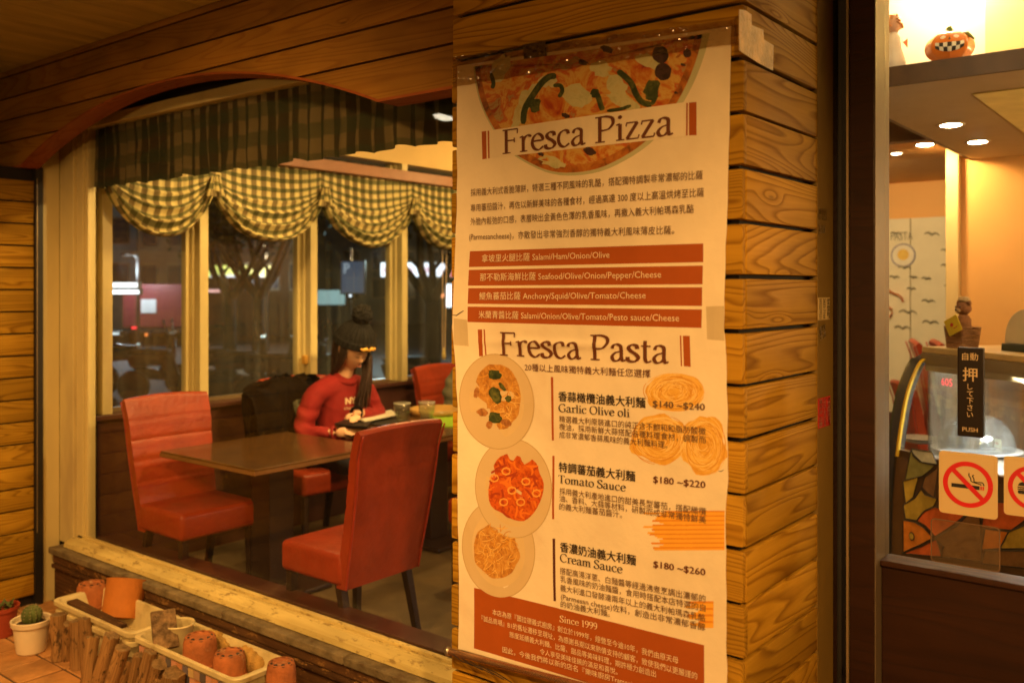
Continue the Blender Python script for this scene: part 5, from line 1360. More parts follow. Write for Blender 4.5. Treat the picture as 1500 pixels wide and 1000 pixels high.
# cactus in a white pot, and a small red pot at the edge
p = atZ(46, 953, 0); cp = thing('cactus_pot', 'small round cactus in a cream plastic pot on the tiles', 'potted cactus', (p.x, p.y, 0))
MB().lathe([(.060, 0), (.066, .005), (.080, .125), (.080, .13), (.090, .133), (.092, .155), (.088, .158), (.082, .155), (.078, .135), (0, .135)], 36).build('pot', M['whitepot'], cp, auto=True)
MB().lathe([(.077, .134), (.04, .138), (0, .14)], 24).build('soil', M['soil'], cp, smooth=True)
mb = MB()
def cf(u, v):
    a = 2*math.pi*u; q = math.pi*(v*.75-.25); r_ = .042*math.cos(q)*(1+.14*math.cos(a*11)); return (r_*math.cos(a)+.004, r_*math.sin(a), .175+.048*math.sin(q))
mb.grid(cf, 88, 14); cb = mb.build('cactus', M['cactus'], cp, smooth=True)
sp_ = MB()
for k in range(11):
    for j in range(5):
        a = 2*math.pi*k/11; q = math.pi*((.28+.14*j)*.75-.25); r_ = .042*math.cos(q)*1.14; c0 = Vector((r_*math.cos(a)+.004, r_*math.sin(a), .175+.048*math.sin(q)))
        for e in range(3):
            d = Vector((math.cos(a+e-1), math.sin(a+e-1), .4+.2*e)).normalized(); sp_.add([c0, c0+Vector((0, 0, .0012)), c0+d*.011], [(0, 1, 2)])
sp_.build('spines', M['creamprint'], cb)
p = atZ(2, 930, 0); rp2 = thing('red_plant_pot', 'small red plastic plant pot at the left edge of the pavement', 'plant pot', (p.x, p.y, 0))
MB().lathe([(.055, 0), (.075, .13), (.082, .13), (.084, .15), (.078, .15), (.074, .13), (0, .13)], 30).build('pot', plain('brick_red_plastic', (.36, .06, .03), .5), rp2, auto=True)
pl = MB(); rq = random.Random(4)
for i in range(40):
    a = rq.uniform(0, 6.28); l = rq.uniform(.03, .06); c0 = Vector((rq.uniform(-.04, .04), rq.uniform(-.04, .04), .135)); d = Vector((math.cos(a), math.sin(a), rq.uniform(.3, 1.2))).normalized(); s = d.cross(Vector((0, 0, 1))).normalized()*.009
    pl.add([c0, c0+d*l*.5+s, c0+d*l, c0+d*l*.5-s], [(0, 1, 2, 3)])
pl.build('leaves', M['cactus'], rp2)
# upright weathered logs in front of the planters; each from its top and bottom in the picture
LOGS = [((87, 899), (87, 965), 24), ((101, 912), (99, 966), 15), ((112, 908), (114, 978), 20), ((124, 905), (128, 985), 19), ((136, 932), (128, 1000), 19), ((164, 930), (142, 1010), 23),
        ((180, 948), (158, 1018), 21), ((191, 966), (173, 1016), 15), ((204, 958), (190, 1022), 16), ((221, 953), (203, 1030), 19), ((234, 972), (218, 1030), 22), ((257, 984), (255, 1045), 33), ((232, 992), (232, 1040), 14)]
DESC = ['tallest log post by the cactus pot', 'thin log post right behind the first one', 'log post with a notched top', 'round-topped log post in the middle of the upright ones', 'orange-brown log post leaning slightly right', 'thick pale log post leaning against the planter corner', 'dark log post leaning right below the stacked planters', 'short pale thin log post leaning right', 'thin grey log post leaning between two thicker ones', 'dark log post with a forked top', 'log post with an orange flank', 'wide pale log post with split top', 'short log post tucked beside the wide one', 'log post in front of the mosaic squares', 'log post cut off by the lower picture edge', 'log post furthest right, below the picture edge']
for i, (tp_, bt, wd) in enumerate(LOGS):
    b0 = atZ(bt[0], min(bt[1], 1080), 0); dep = -.6184*b0.x+.7859*b0.y
    a, b_ = ray(tp_[0]); Yf = min(b0.y+.03, 2.07)
    t = Yf/b_; tp3 = Vector((a*t, Yf, EYE+(HY-tp_[1])/F*t)); rad = wd/2*dep/F
    ax = (tp3-b0); L = ax.length
    mb = MB(); n = 16; m_ = 8; seed = i*7.3; V = []; Fc = []
    for j in range(m_+1):
        for k in range(n):
            an = 2*math.pi*k/n
            r_ = rad*(1+.16*mnoise.noise((math.cos(an)*1.2, math.sin(an)*1.2+seed, j*.25))+.10*mnoise.noise((math.cos(an)*4, math.sin(an)*4+seed, j*.12)))
            zz = -L/2+L*j/m_
            if j == m_: zz += .012*mnoise.noise((math.cos(an)*2+seed, math.sin(an)*2, 3))
            V.append((zz, r_*math.cos(an), r_*math.sin(an)))
    for j in range(m_):
        for k in range(n):
            k2 = (k+1) % n; Fc.append((j*n+k, j*n+k2, (j+1)*n+k2, (j+1)*n+k))
    mb.add(V, Fc, 0); nn = len(mb.v)
    mb.v.append((L/2+.002, 0, 0)); mb.v.append((-L/2, 0, 0))
    for k in range(n):
        k2 = (k+1) % n; mb.f.append((nn, m_*n+k, m_*n+k2)); mb.mi.append(1); mb.f.append((nn+1, k2, k)); mb.mi.append(0)
    o = mb.build('log_post', [M['log'], M['logend']], auto=True); o.location = (tp3+b0)/2; o.rotation_euler = ax.to_track_quat('X', 'Z').to_euler()
    tag(o, DESC[i], 'log post', 'weathered log posts')
# ================================================================== BEYOND THE GLASS DOOR
# dropped soffit over the counter
SFZ = EYE+.894
sf = thing('counter_soffit', 'dropped soffit with a dark front edge above the cake counter', 'soffit', (-.2, 5.6, SFZ)); SFO = (-.2, 5.6, SFZ)
pbuild(MB().box(-1.42, 2.25, 4.245, 6.99, SFZ, SFZ+.03), 'underside_panel', plain('soffit_cream', (.42, .33, .21), .7, var=.05), sf, SFO)
pbuild(MB().box(-1.42, 2.25, 4.22, 4.243, SFZ-.002, SFZ+.083), 'front_fascia', plain('fascia_brown', (.075, .042, .02), .6, var=.2, scale=14), sf, SFO)
pbuild(MB().box(-1.44, -1.4205, 4.22, 6.99, SFZ-.002, SFZ+.083), 'side_fascia', plain('fascia_brown_side', (.11, .065, .03), .6), sf, SFO)
a = atZ(1425, 137, SFZ); 
pbuild(MB().box(a.x, 1.2, a.y, 6.1, SFZ-.006, SFZ-.001), 'light_panel', plain('pale_yellow_panel', (.80, .72, .32), .6), sf, SFO)
def downlight(px, py, z, lab, col=(1, .85, .6), st=40, r=.052, power=0):
    p = atZ(px, py, z); d = thing('ceiling_downlight', lab, 'downlight', (p.x, p.y, z-.001), group='ceiling downlights inside')
    MB().lathe([(r, -.004), (r*1.35, -.007), (r*1.4, 0), (r, 0)], 24).build('trim_ring', M['ceiling'], d, smooth=True)
    MB().lathe([(0, -.012), (r*.7, -.0105), (r, -.006)], 24).build('lens', emit('downlight_lens', col, st), d)
    return p
p1 = downlight(1393, 182, SFZ, 'round downlight in the soffit, upper left of the pair')
p2 = downlight(1432, 207, SFZ, 'round downlight in the soffit, lower right of the pair')
p3 = downlight(1355, 211, EYE+.985, 'downlight in the far lower ceiling left of the soffit')
p4 = downlight(1313, 224, EYE+.985, 'dim downlight in the far ceiling by the door post', st=8, r=.035)
for p in (p1, p2): lamp('SPOT', (p.x, p.y, SFZ-.02), (p.x, p.y, 0), 6, (1, .60, .24), .05, 150, .5)
lamp('SPOT', (p3.x, p3.y, EYE+.96), (p3.x, p3.y+1.5, .6), 30, (1, .60, .24), .05, 150, .6)
lamp('SPOT', (-2.5, 6.8, 2.70), (-2.2, 9.0, 1.6), 60, (1, .72, .40), .06, 110, .8)  # added spot to brighten the drawn wall
lamp('SPOT', (-.35, 3.1, 3.7), (-.95, 4.6, 1.45), 60, (1, .74, .42), .04, 26, .5)  # added spot to light the things on the case top
lamp('SPOT', (-.7, 3.3, 2.9), (-1.1, 4.3, 2.75), 9, (1, .74, .42), .05, 70, .8)  # added mild spot for the pumpkin and the doll
pn = thing('added_pendant', 'added pendant lamp, unseen right of the picture, brightening the soffit', 'pendant lamp', (1.15, 5.0, 2.64))
MB().tube([(0, 0, 0), (0, 0, -.45)], .004, 6).build('flex', M['black'], pn)
MB().lathe([(.02, -.44), (.10, -.52), (.11, -.54), (.10, -.54), (.015, -.45)], 24, close=True).build('shade', plain('pendant_shade', (.7, .6, .4), .5), pn, smooth=True)
lamp('POINT', (1.15, 5.0, 2.02), None, 46, (1, .66, .30), .07)  # added light to brighten the soffit underside and walls
# cove lamp: a lit tube lying behind the soffit edge
ct_ = thing('cove_lamp', 'warm tube lamp lying on top of the soffit, lighting the wall above', 'lamp', (.45, 4.86, SFZ+.05))
MB().tube([(-.9, 0, 0), (1.6, 0, 0)], .014, 10).build('tube', emit('cove_tube', (1, .82, .5), 12), ct_, smooth=True)
lamp('AREA', (.25, 4.74, SFZ+.10), (.25, 5.0, 3.3), 17, (1, .80, .46), .3)
lamp('POINT', (-1.10, 4.85, 3.35), None, 13, (1, .84, .58), .08)  # added point light for the glow on the left upper wall
lamp('POINT', (.5, 4.4, 3.5), None, 6, (1, .80, .46), .08)
structure(MB().box(-.955, 2.3, 5.0, 5.08, SFZ+.031, 3.749), 'upper_wall', plain('pale_yellow_wall', (.80, .60, .27), .8, var=.03))
structure(MB().box(-1.45, -.957, 5.12, 5.2, SFZ+.031, 3.749), 'upper_wall_recess', plain('peach_wall', (.80, .64, .46), .8, var=.03))
# pumpkin ornament
pp_ = atT(1391, 80, 3.99); pz = SFZ+.083
pk = thing('pumpkin_ornament', 'orange ceramic pumpkin with a black and white checked grin on the shelf', 'ornament', (pp_.x, pp_.y, pz+.001), math.atan2(-pp_.y, -pp_.x))
po = plain('glazed_orange', (.72, .20, .03), .2, var=.12, spec=.7, coat=.5)
def pkf(u, v):
    a = 2*math.pi*u; q = math.pi*(v-.5); lob = 1-.07*abs(math.sin(a*4))**.6 if True else 1
    return (.092*math.cos(q)**.8*lob*math.cos(a), .10*math.cos(q)**.8*lob*math.sin(a), .068+.066*math.sin(q)-.012*math.exp(-(math.cos(q)/.25)**2)*(1 if v > .5 else 0))
body_ = MB().grid(lambda u, v: pkf(u, .001+.998*v), 72, 30).build('body', po, pk, smooth=True)
MB().tube([(0, 0, .115), (.003, .004, .14), (.0, -.004, .155)], [.016, .012, .013], 10).build('stem', plain('stem_green', (.10, .20, .03), .4), pk, smooth=True)
def surf(a, z, e=.003):
    q = math.asin(max(-1, min(1, (z-.068)/.066))); r_ = math.cos(q)**.8*(1-.07*abs(math.sin(a*4))**.6)
    return ((.092*r_+e)*math.cos(a), (.10*r_+e)*math.sin(a), z)
wt, bk_ = plain('glazed_white', (.8, .76, .6), .3, bump=0), plain('glazed_black', (.03, .03, .03), .3, bump=0)
for j in range(2):
    for i in range(7):
        a0, a1 = -.62+1.24*i/7, -.62+1.24*(i+1)/7
        zb_ = lambda a: .034+.018*(a/.62)**2
        zt_ = lambda a: .072+.006*(a/.62)**2
        def tf(u, v, a0=a0, a1=a1, j=j):
            a = a0+(a1-a0)*u; z0, z1_ = zb_(a), zt_(a); return surf(a, z0+(z1_-z0)*(j+v)/2)
        MB().grid(tf, 4, 3).build('tooth', wt if (i+j) % 2 else bk_, pk)
for s in (-1, 1):
    MB().grid(lambda u, v: surf(s*.30+(u-.5)*.30, .098+(v-.5)*.016*(1-(2*u-1)**2), .002), 8, 4).build('eye', wt, pk)
MB().add([surf(0, .096), surf(.06, .083), surf(-.06, .083)], [(0, 2, 1)]).build('nose', bk_, pk)
MB().tube([(.0, .03, .125), (.03, .07, .115), (.045, .095, .085)], [.006, .009, .004], 8).build('leaf', plain('leaf_glaze', (.12, .16, .03), .4), pk, smooth=True)
# doll ornament beside the door post
dp = atT(1312, 92, 4.13); dl = thing('doll_ornament', 'tall pale doll ornament with a red bow at the left end of the shelf', 'ornament', (dp.x-.01, dp.y, pz+.001))
MB().lathe([(0, 0), (.055, .0), (.05, .05), (.035, .10), (.03, .15), (.016, .175), (.0, .18)], 22).build('dress', plain('doll_dress', (.75, .70, .60), .7), dl, smooth=True)
MB().lathe([(0, .17), (.02, .175), (.034, .205), (.03, .24), (.0, .255)], 20).build('head', M['skin'], dl, smooth=True)
cl_ = MB(); rq = random.Random(2)
for i in range(34):
    a = rq.uniform(0, 6.28); e = rq.uniform(-.2, 1.4); c0 = Vector((.032*math.cos(a)*math.cos(e), .032*math.sin(a)*math.cos(e), .215+.04*math.sin(e)))
    pts = [c0+Vector((.009*math.cos(k*1.1+i), .009*math.sin(k*1.1+i), -.004*k)) for k in range(6)]; cl_.tube(pts, .004, 5)
cl_.build('curls', plain('doll_curls', (.60, .28, .10), .6), dl, smooth=True)
for s in (-1, 1): MB().add([(.04, 0, .125), (.05, s*.045, .15), (.05, s*.045, .105)], [(0, 1, 2)]).build('bow', plain('bow_red', (.6, .12, .05), .5), dl)
MB().tube([(.03, .02, .02), (.06, .05, .01), (.085, .05, .012)], [.014, .012, .01], 8).build('leg', plain('doll_leg', (.25, .35, .34), .6), dl, smooth=True)
bx = atT(1345, 86, 4.5)
tag(MB().box(-1.36, -.95, 4.42, 4.62, pz+.001, pz+.045).build('shelf_box', plain('olive_box', (.33, .29, .13), .6), bevel=.003), 'flat olive box lying on the shelf behind the pumpkin', 'box')

# drawn wall: pale panels with gulls, a plate and a ribbon of noodles
wl = thing('drawn_wall_panels', 'pale wall panels with hand-drawn gulls and a plate of pasta', 'wall panel', (-2.6, 9.0, IF)); WLO = (-2.6, 9.0, IF)
gm = plain('panel_cream', (.72, .64, .42), .7, var=.04); seam = [-3.6, -2.345, -1.60]
zt3 = EYE+.645
for a, b in zip(seam[:-1], seam[1:]): pbuild(MB().box(a+.004, b-.004, 8.98, 9.04, IF+.45, zt3), 'panel', gm, wl, WLO)
pbuild(MB().box(-3.6, -1.6, 9.0, 9.045, IF, IF+.445), 'skirting', M['wains'], wl, WLO)
ink = pmat('drawn_grey', (.26, .24, .16)); inkb = pmat('drawn_blue_grey', (.22, .20, .24))
gl_ = MB()
for px, py, s in [(1365, 343, 11), (1386, 367, 8), (1386, 389, 8), (1357, 408, 7), (1338, 406, 6), (1310, 406, 8), (1335, 423, 7), (1389, 419, 6), (1360, 441, 10), (1330, 457, 13), (1363, 472, 12), (1322, 480, 12), (1325, 392, 9), (1312, 342, 8)]:
    pts = []
    for k in range(9):
        t = k/8; x = px+s*(2*t-1); y = py+s*.28*(-abs(math.sin(t*2*math.pi))+.6*t)
        p = atY(x, y, 8.97); pts.append(p)
    gl_.tube(pts, [.004+.006*math.sin(k/8*3.14) for k in range(9)], 5, sq=1)
o = gl_.build('drawn_gulls', ink, wl); o.location = -Vector(WLO)
def disc(px, py, r, y, name, mat, par, org):
    c = atY(px, py, y); o = MB().add([(c.x, y, c.z)]+[(c.x+r*math.cos(a/28*6.2832), y, c.z+r*1.0*math.sin(a/28*6.2832)) for a in range(28)], [(0, 1+(k+1) % 28, 1+k) for k in range(28)]).build(name, mat, par); o.location = -Vector(org); return o
disc(1323, 374, .112, 8.972, 'drawn_plate_rim', inkb, wl, WLO); disc(1323, 374, .098, 8.969, 'drawn_plate', plain('plate_print', (.74, .68, .5), .7), wl, WLO)
disc(1323, 373, .052, 8.966, 'drawn_pasta', foodmat('drawn_pasta_yellow', [(.6, .35, .03), (.75, .5, .05)], 30), wl, WLO)
yl = MB(); rd_ = MB()
for base in ([(1300, 424), (1308, 429), (1315, 431), (1321, 436), (1323, 442)], [(1300, 449), (1306, 452), (1307, 459), (1302, 465)]):
    P3 = [atY(x, y, 8.965) for x, y in base]; rd_.tube([p for p in P3], .040, 8, sq=.1); yl.tube([p+Vector((0, -.012, 0)) for p in P3], .024, 8, sq=.1)
o = rd_.build('drawn_ribbon_outline', pmat('drawn_orange', (.62, .14, .02)), wl); o.location = -Vector(WLO)
o = yl.build('drawn_ribbon', pmat('drawn_yellow', (.8, .5, .04)), wl); o.location = -Vector(WLO)
V, Fc = font_text('PASTA'); p = atY(1304, 352, 8.965); p_ = atY(1337, 348, 8.965); xb = max(v[0] for v in V)
o = MB().add([(p.x+(p_.x-p.x)*(x/xb), 8.965, p.z+y*.11) for x, y in V], Fc).build('drawn_lettering', ink, wl); o.location = -Vector(WLO)

# ---- cake display case, curved glass front
A0 = Vector((-1.18, 4.80, 0)); E_ = Vector((.79, -.613, 0)).normalized(); Nn = Vector((-.613, -.79, 0)).normalized()
CL = 2.1
cs = thing('cake_display_case', 'curved glass cake display case with a wooden top and stained glass fish base', 'display case', tuple(A0+E_*.9+Vector((0, 0, IF)))); CSO = A0+E_*.9+Vector((0, 0, IF))
def cp_(s, e, z): v = A0+E_*s+Nn*e; return (v.x-CSO.x, v.y-CSO.y, z-CSO.z)
def cbuild(mb, name, mat, **kw): return mb.build(name, mat, cs, **kw)
ztc = EYE-.325
prof = [(-.02, 0), (.045, -.035), (.09, -.11), (.125, -.20), (.152, -.32), (.175, -.46), (.192, -.60), (.205, -.80), (.21, -1.02)]   # (outward, below top)
def pr_at(z):   # outward offset at drop z
    for (a, b), (c, d) in zip(prof[:-1], prof[1:]):
        if z >= d: return a+(c-a)*((z-b)/(d-b))
    return prof[-1][0]
SP = catm([(a, b) for a, b in prof], 4)
def band(s0, s1, off, drop0, drop1, name, mat, th=.012, smooth=True, nu=1):
    Q = [(p[0]+off, p[1]) for p in SP if drop1-1e-6 <= p[1] <= drop0+1e-6]
    V = []; Fc = []
    for (e, d) in Q:
        for s, ee in ((s0, e), (s1, e), (s1, e-th), (s0, e-th)): V.append(cp_(s, ee, ztc+d))
    n = len(Q)
    for i in range(n-1):
        for q in range(4): q2 = (q+1) % 4; Fc.append((i*4+q, (i+1)*4+q, (i+1)*4+q2, i*4+q2))
    Fc += [(0, 1, 2, 3), ((n-1)*4+3, (n-1)*4+2, (n-1)*4+1, (n-1)*4)]
    return cbuild(MB().add(V, Fc), name, mat)
def cbox(s0, s1, e0, e1, z0, z1, name, mat, bevel=0):
    vs = [cp_(s, e, z) for z in (z0, z1) for s, e in ((s0, e0), (s1, e0), (s1, e1), (s0, e1))]
    return cbuild(MB().add(vs, [(3, 2, 1, 0), (4, 5, 6, 7), (0, 1, 5, 4), (1, 2, 6, 5), (2, 3, 7, 6), (3, 0, 4, 7)]), name, mat, bevel=bevel)
cbox(-.02, CL, -.60, .01, ztc+.004, ztc+.034, 'wooden_top', plain('case_top_wood', (.62, .42, .15), .4), .004)
cbox(-.0, CL, -.58, .03, ztc-.045, ztc+.003, 'top_rail', plain('bronze_rail', (.30, .22, .10), .35, .3))
band(-.035, .015, .010, 0, -1.03, 'end_frame', M['black'], .05)
band(-.055, -.037, .006, -.02, -1.03, 'end_glass_edge', plain('smoky_glass_edge', (.07, .08, .05), .1, spec=.8, bump=0), .02)
band(.017, .032, .008, -.02, -.50, 'yellow_edge', plain('yellow_edge', (.78, .48, .02), .4, bump=0), .012)
band(.033, CL, .0, -.045, -.50, 'curved_pane', M['clear'], .006)
zsh = EYE-.83+.02
zs_ = ztc-.50
cbox(.0, CL, -.58, .172, zs_-.03, zs_, 'shelf_deck', plain('grey_deck', (.48, .45, .40), .25, spec=.6), .002)
cbox(.0, .02, -.58, -.01, zs_, ztc-.045, 'end_pane', glassmat('frosted_end', (.8, .8, .75), refl=1.5, dirt_or_haze=.9, film_col=(.20, .165, .115)))
cbox(.03, CL, -.59, -.575, IF, ztc, 'back_panel', plain('case_back', (.22, .20, .15), .3, spec=.6))
cbox(.03, CL, -.57, -.30, ztc-.17, ztc-.163, 'glass_shelf', M['clear'])
for s in (.08, .28, .31, .62): cbox(s, s+.012, -.56, -.54, zs_, ztc-.05, 'shelf_post', M['steel'])
cbox(.033, CL, .006, .030, ztc-.080, ztc-.0455, 'front_lip', plain('bronze_lip', (.30, .22, .10), .35, .3))
cbox(.05, CL, -.10, -.05, ztc-.058, ztc-.047, 'light_strip', emit('case_light', (.80, .92, 1.0), 9))
lc = Vector(cp_(.75, -.15, ztc-.06))+CSO
l_ = lamp('AREA', tuple(lc), tuple(lc+Vector((0, 0, -1))), 9, (1.0, .95, .86), .5)
V, Fc = font_text('605'); 
led = MB().add([cp_(.235+x*.052, pr_at(-.12)+.012, ztc-.128+y*.05) for x, y in V], Fc); cbuild(led, 'temperature_digits', emit('red_digits', (1, .02, .06), .8))
# lower front: stained glass pieces with dark leading
base_e = lambda d: pr_at(d)
ring_pts = []
def front_poly(pts, lay, name, mat):
    """pts (s, drop) on the curved front below the deck"""
    V = [cp_(s, pr_at(-d)+.004+lay*.0012, ztc-d) for s, d in pts]; 
    V2 = [Vector(v) for v in V]
    if len(V) < 13: MB_l = MB().tube([v+Vector((Nn.x, Nn.y, 0))*.001 for v in V2+[V2[0]]], .0028, 5, cap=False); cbuild(MB_l, 'leading', M['black'])
    return cbuild(MB().add(V, [tuple(range(len(V)))]), name, mat)
band(.017, CL, .0, -.46, -1.02, 'front_base', plain('base_brown', (.09, .045, .02), .3), .03)
cmat = {k: plain('stained_'+k, c, .25, var=.35, scale=9, spec=.6) for k, c in dict(olive=(.58, .40, .06), orange=(.74, .24, .03), red=(.68, .13, .03), brown=(.22, .11, .045), green=(.24, .23, .07), white=(.62, .62, .5), amber=(.6, .3, .04)).items()}
def from_px(px, py):
    """photo point on the case front: solve by marching down the profile"""
    best = None
    for k in range(0, 105):
        d = .0+k*.01; e = pr_at(-d); z = ztc-d; dep = (EYE-z)*F/(py-HY); a, b = ray(px); P = Vector((a*dep, b*dep, 0)); v = P-A0
        err = abs(v.dot(Nn)-e)
        if best is None or err < best[0]: best = (err, v.dot(E_), d)
    return best[1], best[2]
def fpx(pts, lay, name, mat): return front_poly([from_px(*p) for p in pts], lay, name, cmat[mat])
fpx([(1332, 657), (1372, 661), (1371, 680), (1352, 676), (1340, 667)], 1, 'stained_piece', 'white')
fpx([(1331, 660), (1340, 668), (1352, 677), (1372, 682), (1352, 697), (1329, 702)], 1, 'stained_piece', 'green')
fpx([(1328, 704), (1350, 698), (1347, 713), (1340, 728), (1326, 737)], 1, 'stained_piece', 'olive')
fpx([(1352, 698), (1372, 684), (1374, 728), (1359, 722), (1349, 713)], 1, 'stained_piece', 'brown')
fpx([(1326, 739), (1341, 729), (1348, 716), (1358, 724), (1373, 730), (1373, 741), (1356, 747), (1343, 762), (1326, 759)], 2, 'stained_piece', 'olive')
fpx([(1344, 762), (1357, 749), (1375, 742), (1417, 751), (1400, 768), (1374, 785), (1360, 770)], 2, 'stained_piece', 'red')
fpx([(1324, 761), (1342, 764), (1358, 772), (1372, 787), (1350, 798), (1323, 808)], 2, 'fish_head', 'orange')
fpx([(1374, 788), (1400, 770), (1418, 752), (1440, 757), (1438, 822), (1385, 815), (1382, 800)], 2, 'stained_piece', 'brown')
fpx([(1323, 810), (1350, 800), (1372, 789), (1380, 800), (1384, 815)], 1, 'stained_piece', 'red')
fpx([(1441, 735), (1500, 735), (1520, 752), (1482, 776), (1441, 772)], 1, 'stained_piece', 'red')
fpx([(1441, 774), (1481, 778), (1466, 803), (1441, 804)], 1, 'stained_piece', 'orange')
fpx([(1468, 803), (1484, 778), (1510, 766), (1530, 770), (1530, 803)], 2, 'stained_piece', 'olive')
fpx([(1441, 806), (1530, 806), (1530, 835), (1441, 825)], 1, 'stained_piece', 'brown')
es, ed_ = from_px(1335, 785)
front_poly([(es+.020*math.cos(a), ed_+.020*math.sin(a)) for a in [k*.449 for k in range(14)]], 4, 'fish_eye_ring', M['black'])
front_poly([(es+.015*math.cos(a), ed_+.015*math.sin(a)) for a in [k*.449 for k in range(14)]], 5, 'fish_eye', cmat['olive'])
def inside(s, e, z=None): return Vector(cp_(s, e, z if z else zs_))+CSO
# glass dome over a white cake stand
cd = atZ(1430, 664, zs_)
dm = thing('cake_dome', 'clear glass dome over a bright white cake plate inside the display case', 'cake dome', tuple(cd)); wm = plain('white_plate', (.85, .85, .85), .25, var=.02, bump=0, spec=.6)
MB().lathe([(.07, 0), (.08, .006), (.20, .02), (.21, .024), (.20, .026), (0, .022)], 40).build('plate', wm, dm, smooth=True)
MB().lathe([(.175, .028), (.176, .05), (.165, .10), (.135, .15), (.08, .185), (.0, .195)], 40).build('dome', glassmat('dome_glass', (.96, .98, 1), refl=4, dirt_or_haze=.28, film_col=(.8, .88, .9)), dm, smooth=True)  # pale film in the dome stands in for its highlights
MB().lathe([(0, .195), (.018, .2), (.022, .215), (.0, .228)], 16).build('knob', M['clear'], dm, smooth=True)
for (s, e, w_, lab, mt, cat) in ((1403, 659, .13, 'yellow price card standing at the front of the display case', plain('price_yellow', (.80, .60, .03), .5), 'price card'), (1452, 661, .13, 'cream price card standing beside the yellow one', plain('price_cream', (.75, .72, .45), .5), 'price card')):
    c = atZ(s, e, zs_); r = thing('price_card', lab, cat, tuple(c), math.atan2(E_.y, E_.x))
    MB().box(-w_/2, w_/2, -.002, .002, 0, .07).build('card', mt, r)
    for i, s_ in enumerate(('提拉米蘇', '手工蛋糕 80')):
        V, Fc = font_text(s_); xb = max(v[0] for v in V); MB().add([(-w_*.4+x/xb*w_*.8, -.0035, .042-i*.024+y*.016) for x, y in V], Fc).build('printed_text', pmat('card_text', (.6, .12, .03)), r)
c = atZ(1347, 648, zs_); cpp = thing('plate_stack', 'two grey plates at the left inside the display case', 'plates', tuple(c))
for i in range(2): MB().lathe([(.05, .012*i), (.10, .012*i+.014), (.1, .012*i+.017), (.05, .012*i+.006), (0, .012*i+.006)], 24).build('plate', plain('grey_plate', (.5, .48, .44), .3), cpp, smooth=True)
# things on the wooden top
ztop = ztc+.0345
c = inside(.13, -.10, ztop); bs = thing('wicker_basket', 'small brown wicker basket on top of the display case', 'basket', tuple(c), math.atan2(E_.y, E_.x))
wk = plain('wicker', (.33, .17, .07), .8, var=.3, scale=30)
for j in range(9):
    z = .006+.0115*j; hw = .062+.0015*j; hd = .045+.001*j
    pts = []
    for k in range(41):
        a = k/40*6.2832; c_, s_ = math.cos(a), math.sin(a); q = (abs(c_)**5+abs(s_)**5)**-.2
        wv = 1+.04*math.cos(a*18+math.pi*j); pts.append((hw*c_*q*wv, hd*s_*q*wv, z))
    MB().tube(pts, .0062, 6, cap=False).build('wicker_strand', wk, bs, smooth=True)
MB().box(-.06, .06, -.042, .042, 0, .004).build('bottom', wk, bs)
c = inside(.12, -.115, ztop+.065); tb_ = thing('teddy_bear', 'small brown teddy bear sitting in the wicker basket', 'toy', tuple(c), math.atan2(Nn.y, Nn.x)); fur = plain('teddy_fur', (.30, .13, .05), .95, var=.4, scale=40, bump=.8); fur2 = plain('blond_fur', (.55, .38, .18), .95, var=.3, scale=40, bump=.8)
def ball(mb, c, rx, ry, rz_): 
    def f(u, v):
        a = 6.2832*u; q = math.pi*(v-.5); d = Vector((math.cos(q)*math.cos(a), math.cos(q)*math.sin(a), math.sin(q))); k = 1+.10*mnoise.noise(d*6+Vector(c)*50); return (c[0]+d.x*rx*k, c[1]+d.y*ry*k, c[2]+d.z*rz_*k)
    return mb.grid(f, 20, 14)
mb = MB(); ball(mb, (0, 0, .05), .036, .036, .05); ball(mb, (0, 0, .125), .034, .038, .034); ball(mb, (-.003, .034, .15), .010, .013, .013); ball(mb, (-.003, -.034, .15), .010, .013, .013); mb.build('body', fur, tb_, smooth=True)
mb = MB(); ball(mb, (-.004, 0, .165), .026, .030, .018); ball(mb, (.03, 0, .115), .014, .015, .012); mb.build('tuft', fur2, tb_, smooth=True)
mb = MB(); ball(mb, (.043, 0, .118), .005, .006, .004); ball(mb, (.032, .014, .132), .004, .004, .004); ball(mb, (.032, -.014, .132), .004, .004, .004); mb.build('face', M['black'], tb_, smooth=True)
c = inside(.165, -.03, ztop+.085); yc_ = thing('yellow_card', 'tilted yellow card with a smiling face stuck in the basket', 'card', tuple(c), math.atan2(E_.y, E_.x)); yc_.rotation_euler = (.1, -.42, math.atan2(E_.y, E_.x))
MB().box(-.046, .046, -.0012, .0012, -.012, .066).build('card', plain('card_yellow', (.85, .62, .02), .5), yc_)
def dsk(x, z, rx, rz_, y, m, nm): MB().add([(x, y, z)]+[(x+rx*math.cos(a*.4488), y, z+rz_*math.sin(a*.4488)) for a in range(14)], [(0, 1+(k+1) % 14, 1+k) for k in range(14)]).build(nm, m, yc_)
rdm = pmat('card_red', (.65, .05, .02)); dsk(-.005, .032, .011, .009, -.002, rdm, 'printed_nose'); dsk(.012, .016, .016, .006, -.002, rdm, 'printed_mouth'); dsk(.012, .018, .016, .004, -.0026, plain('card_yellow_top', (.85, .62, .02), .5), 'printed_lip')
c = inside(.52, -.22, ztop); nf = thing('plate_pile', 'cream rounded pile with a dark green edge behind the basket', 'plates', tuple(c), math.atan2(E_.y, E_.x))
pts = [(-.20, 0), (-.19, .07), (-.15, .13), (-.08, .158), (0, .15), (.09, .115), (.20, .05), (.24, 0)]
MB().prism([(a, b+.035) for a, b in catm(pts, 4)], XZ, -.05, .05).build('cream_shell', plain('cream_shell', (.66, .55, .34), .5), nf, auto=True)
MB().box(-.20, .26, -.07, .07, 0, .033).build('dark_base', plain('dark_green_base', (.04, .05, .035), .5), nf, bevel=.004)
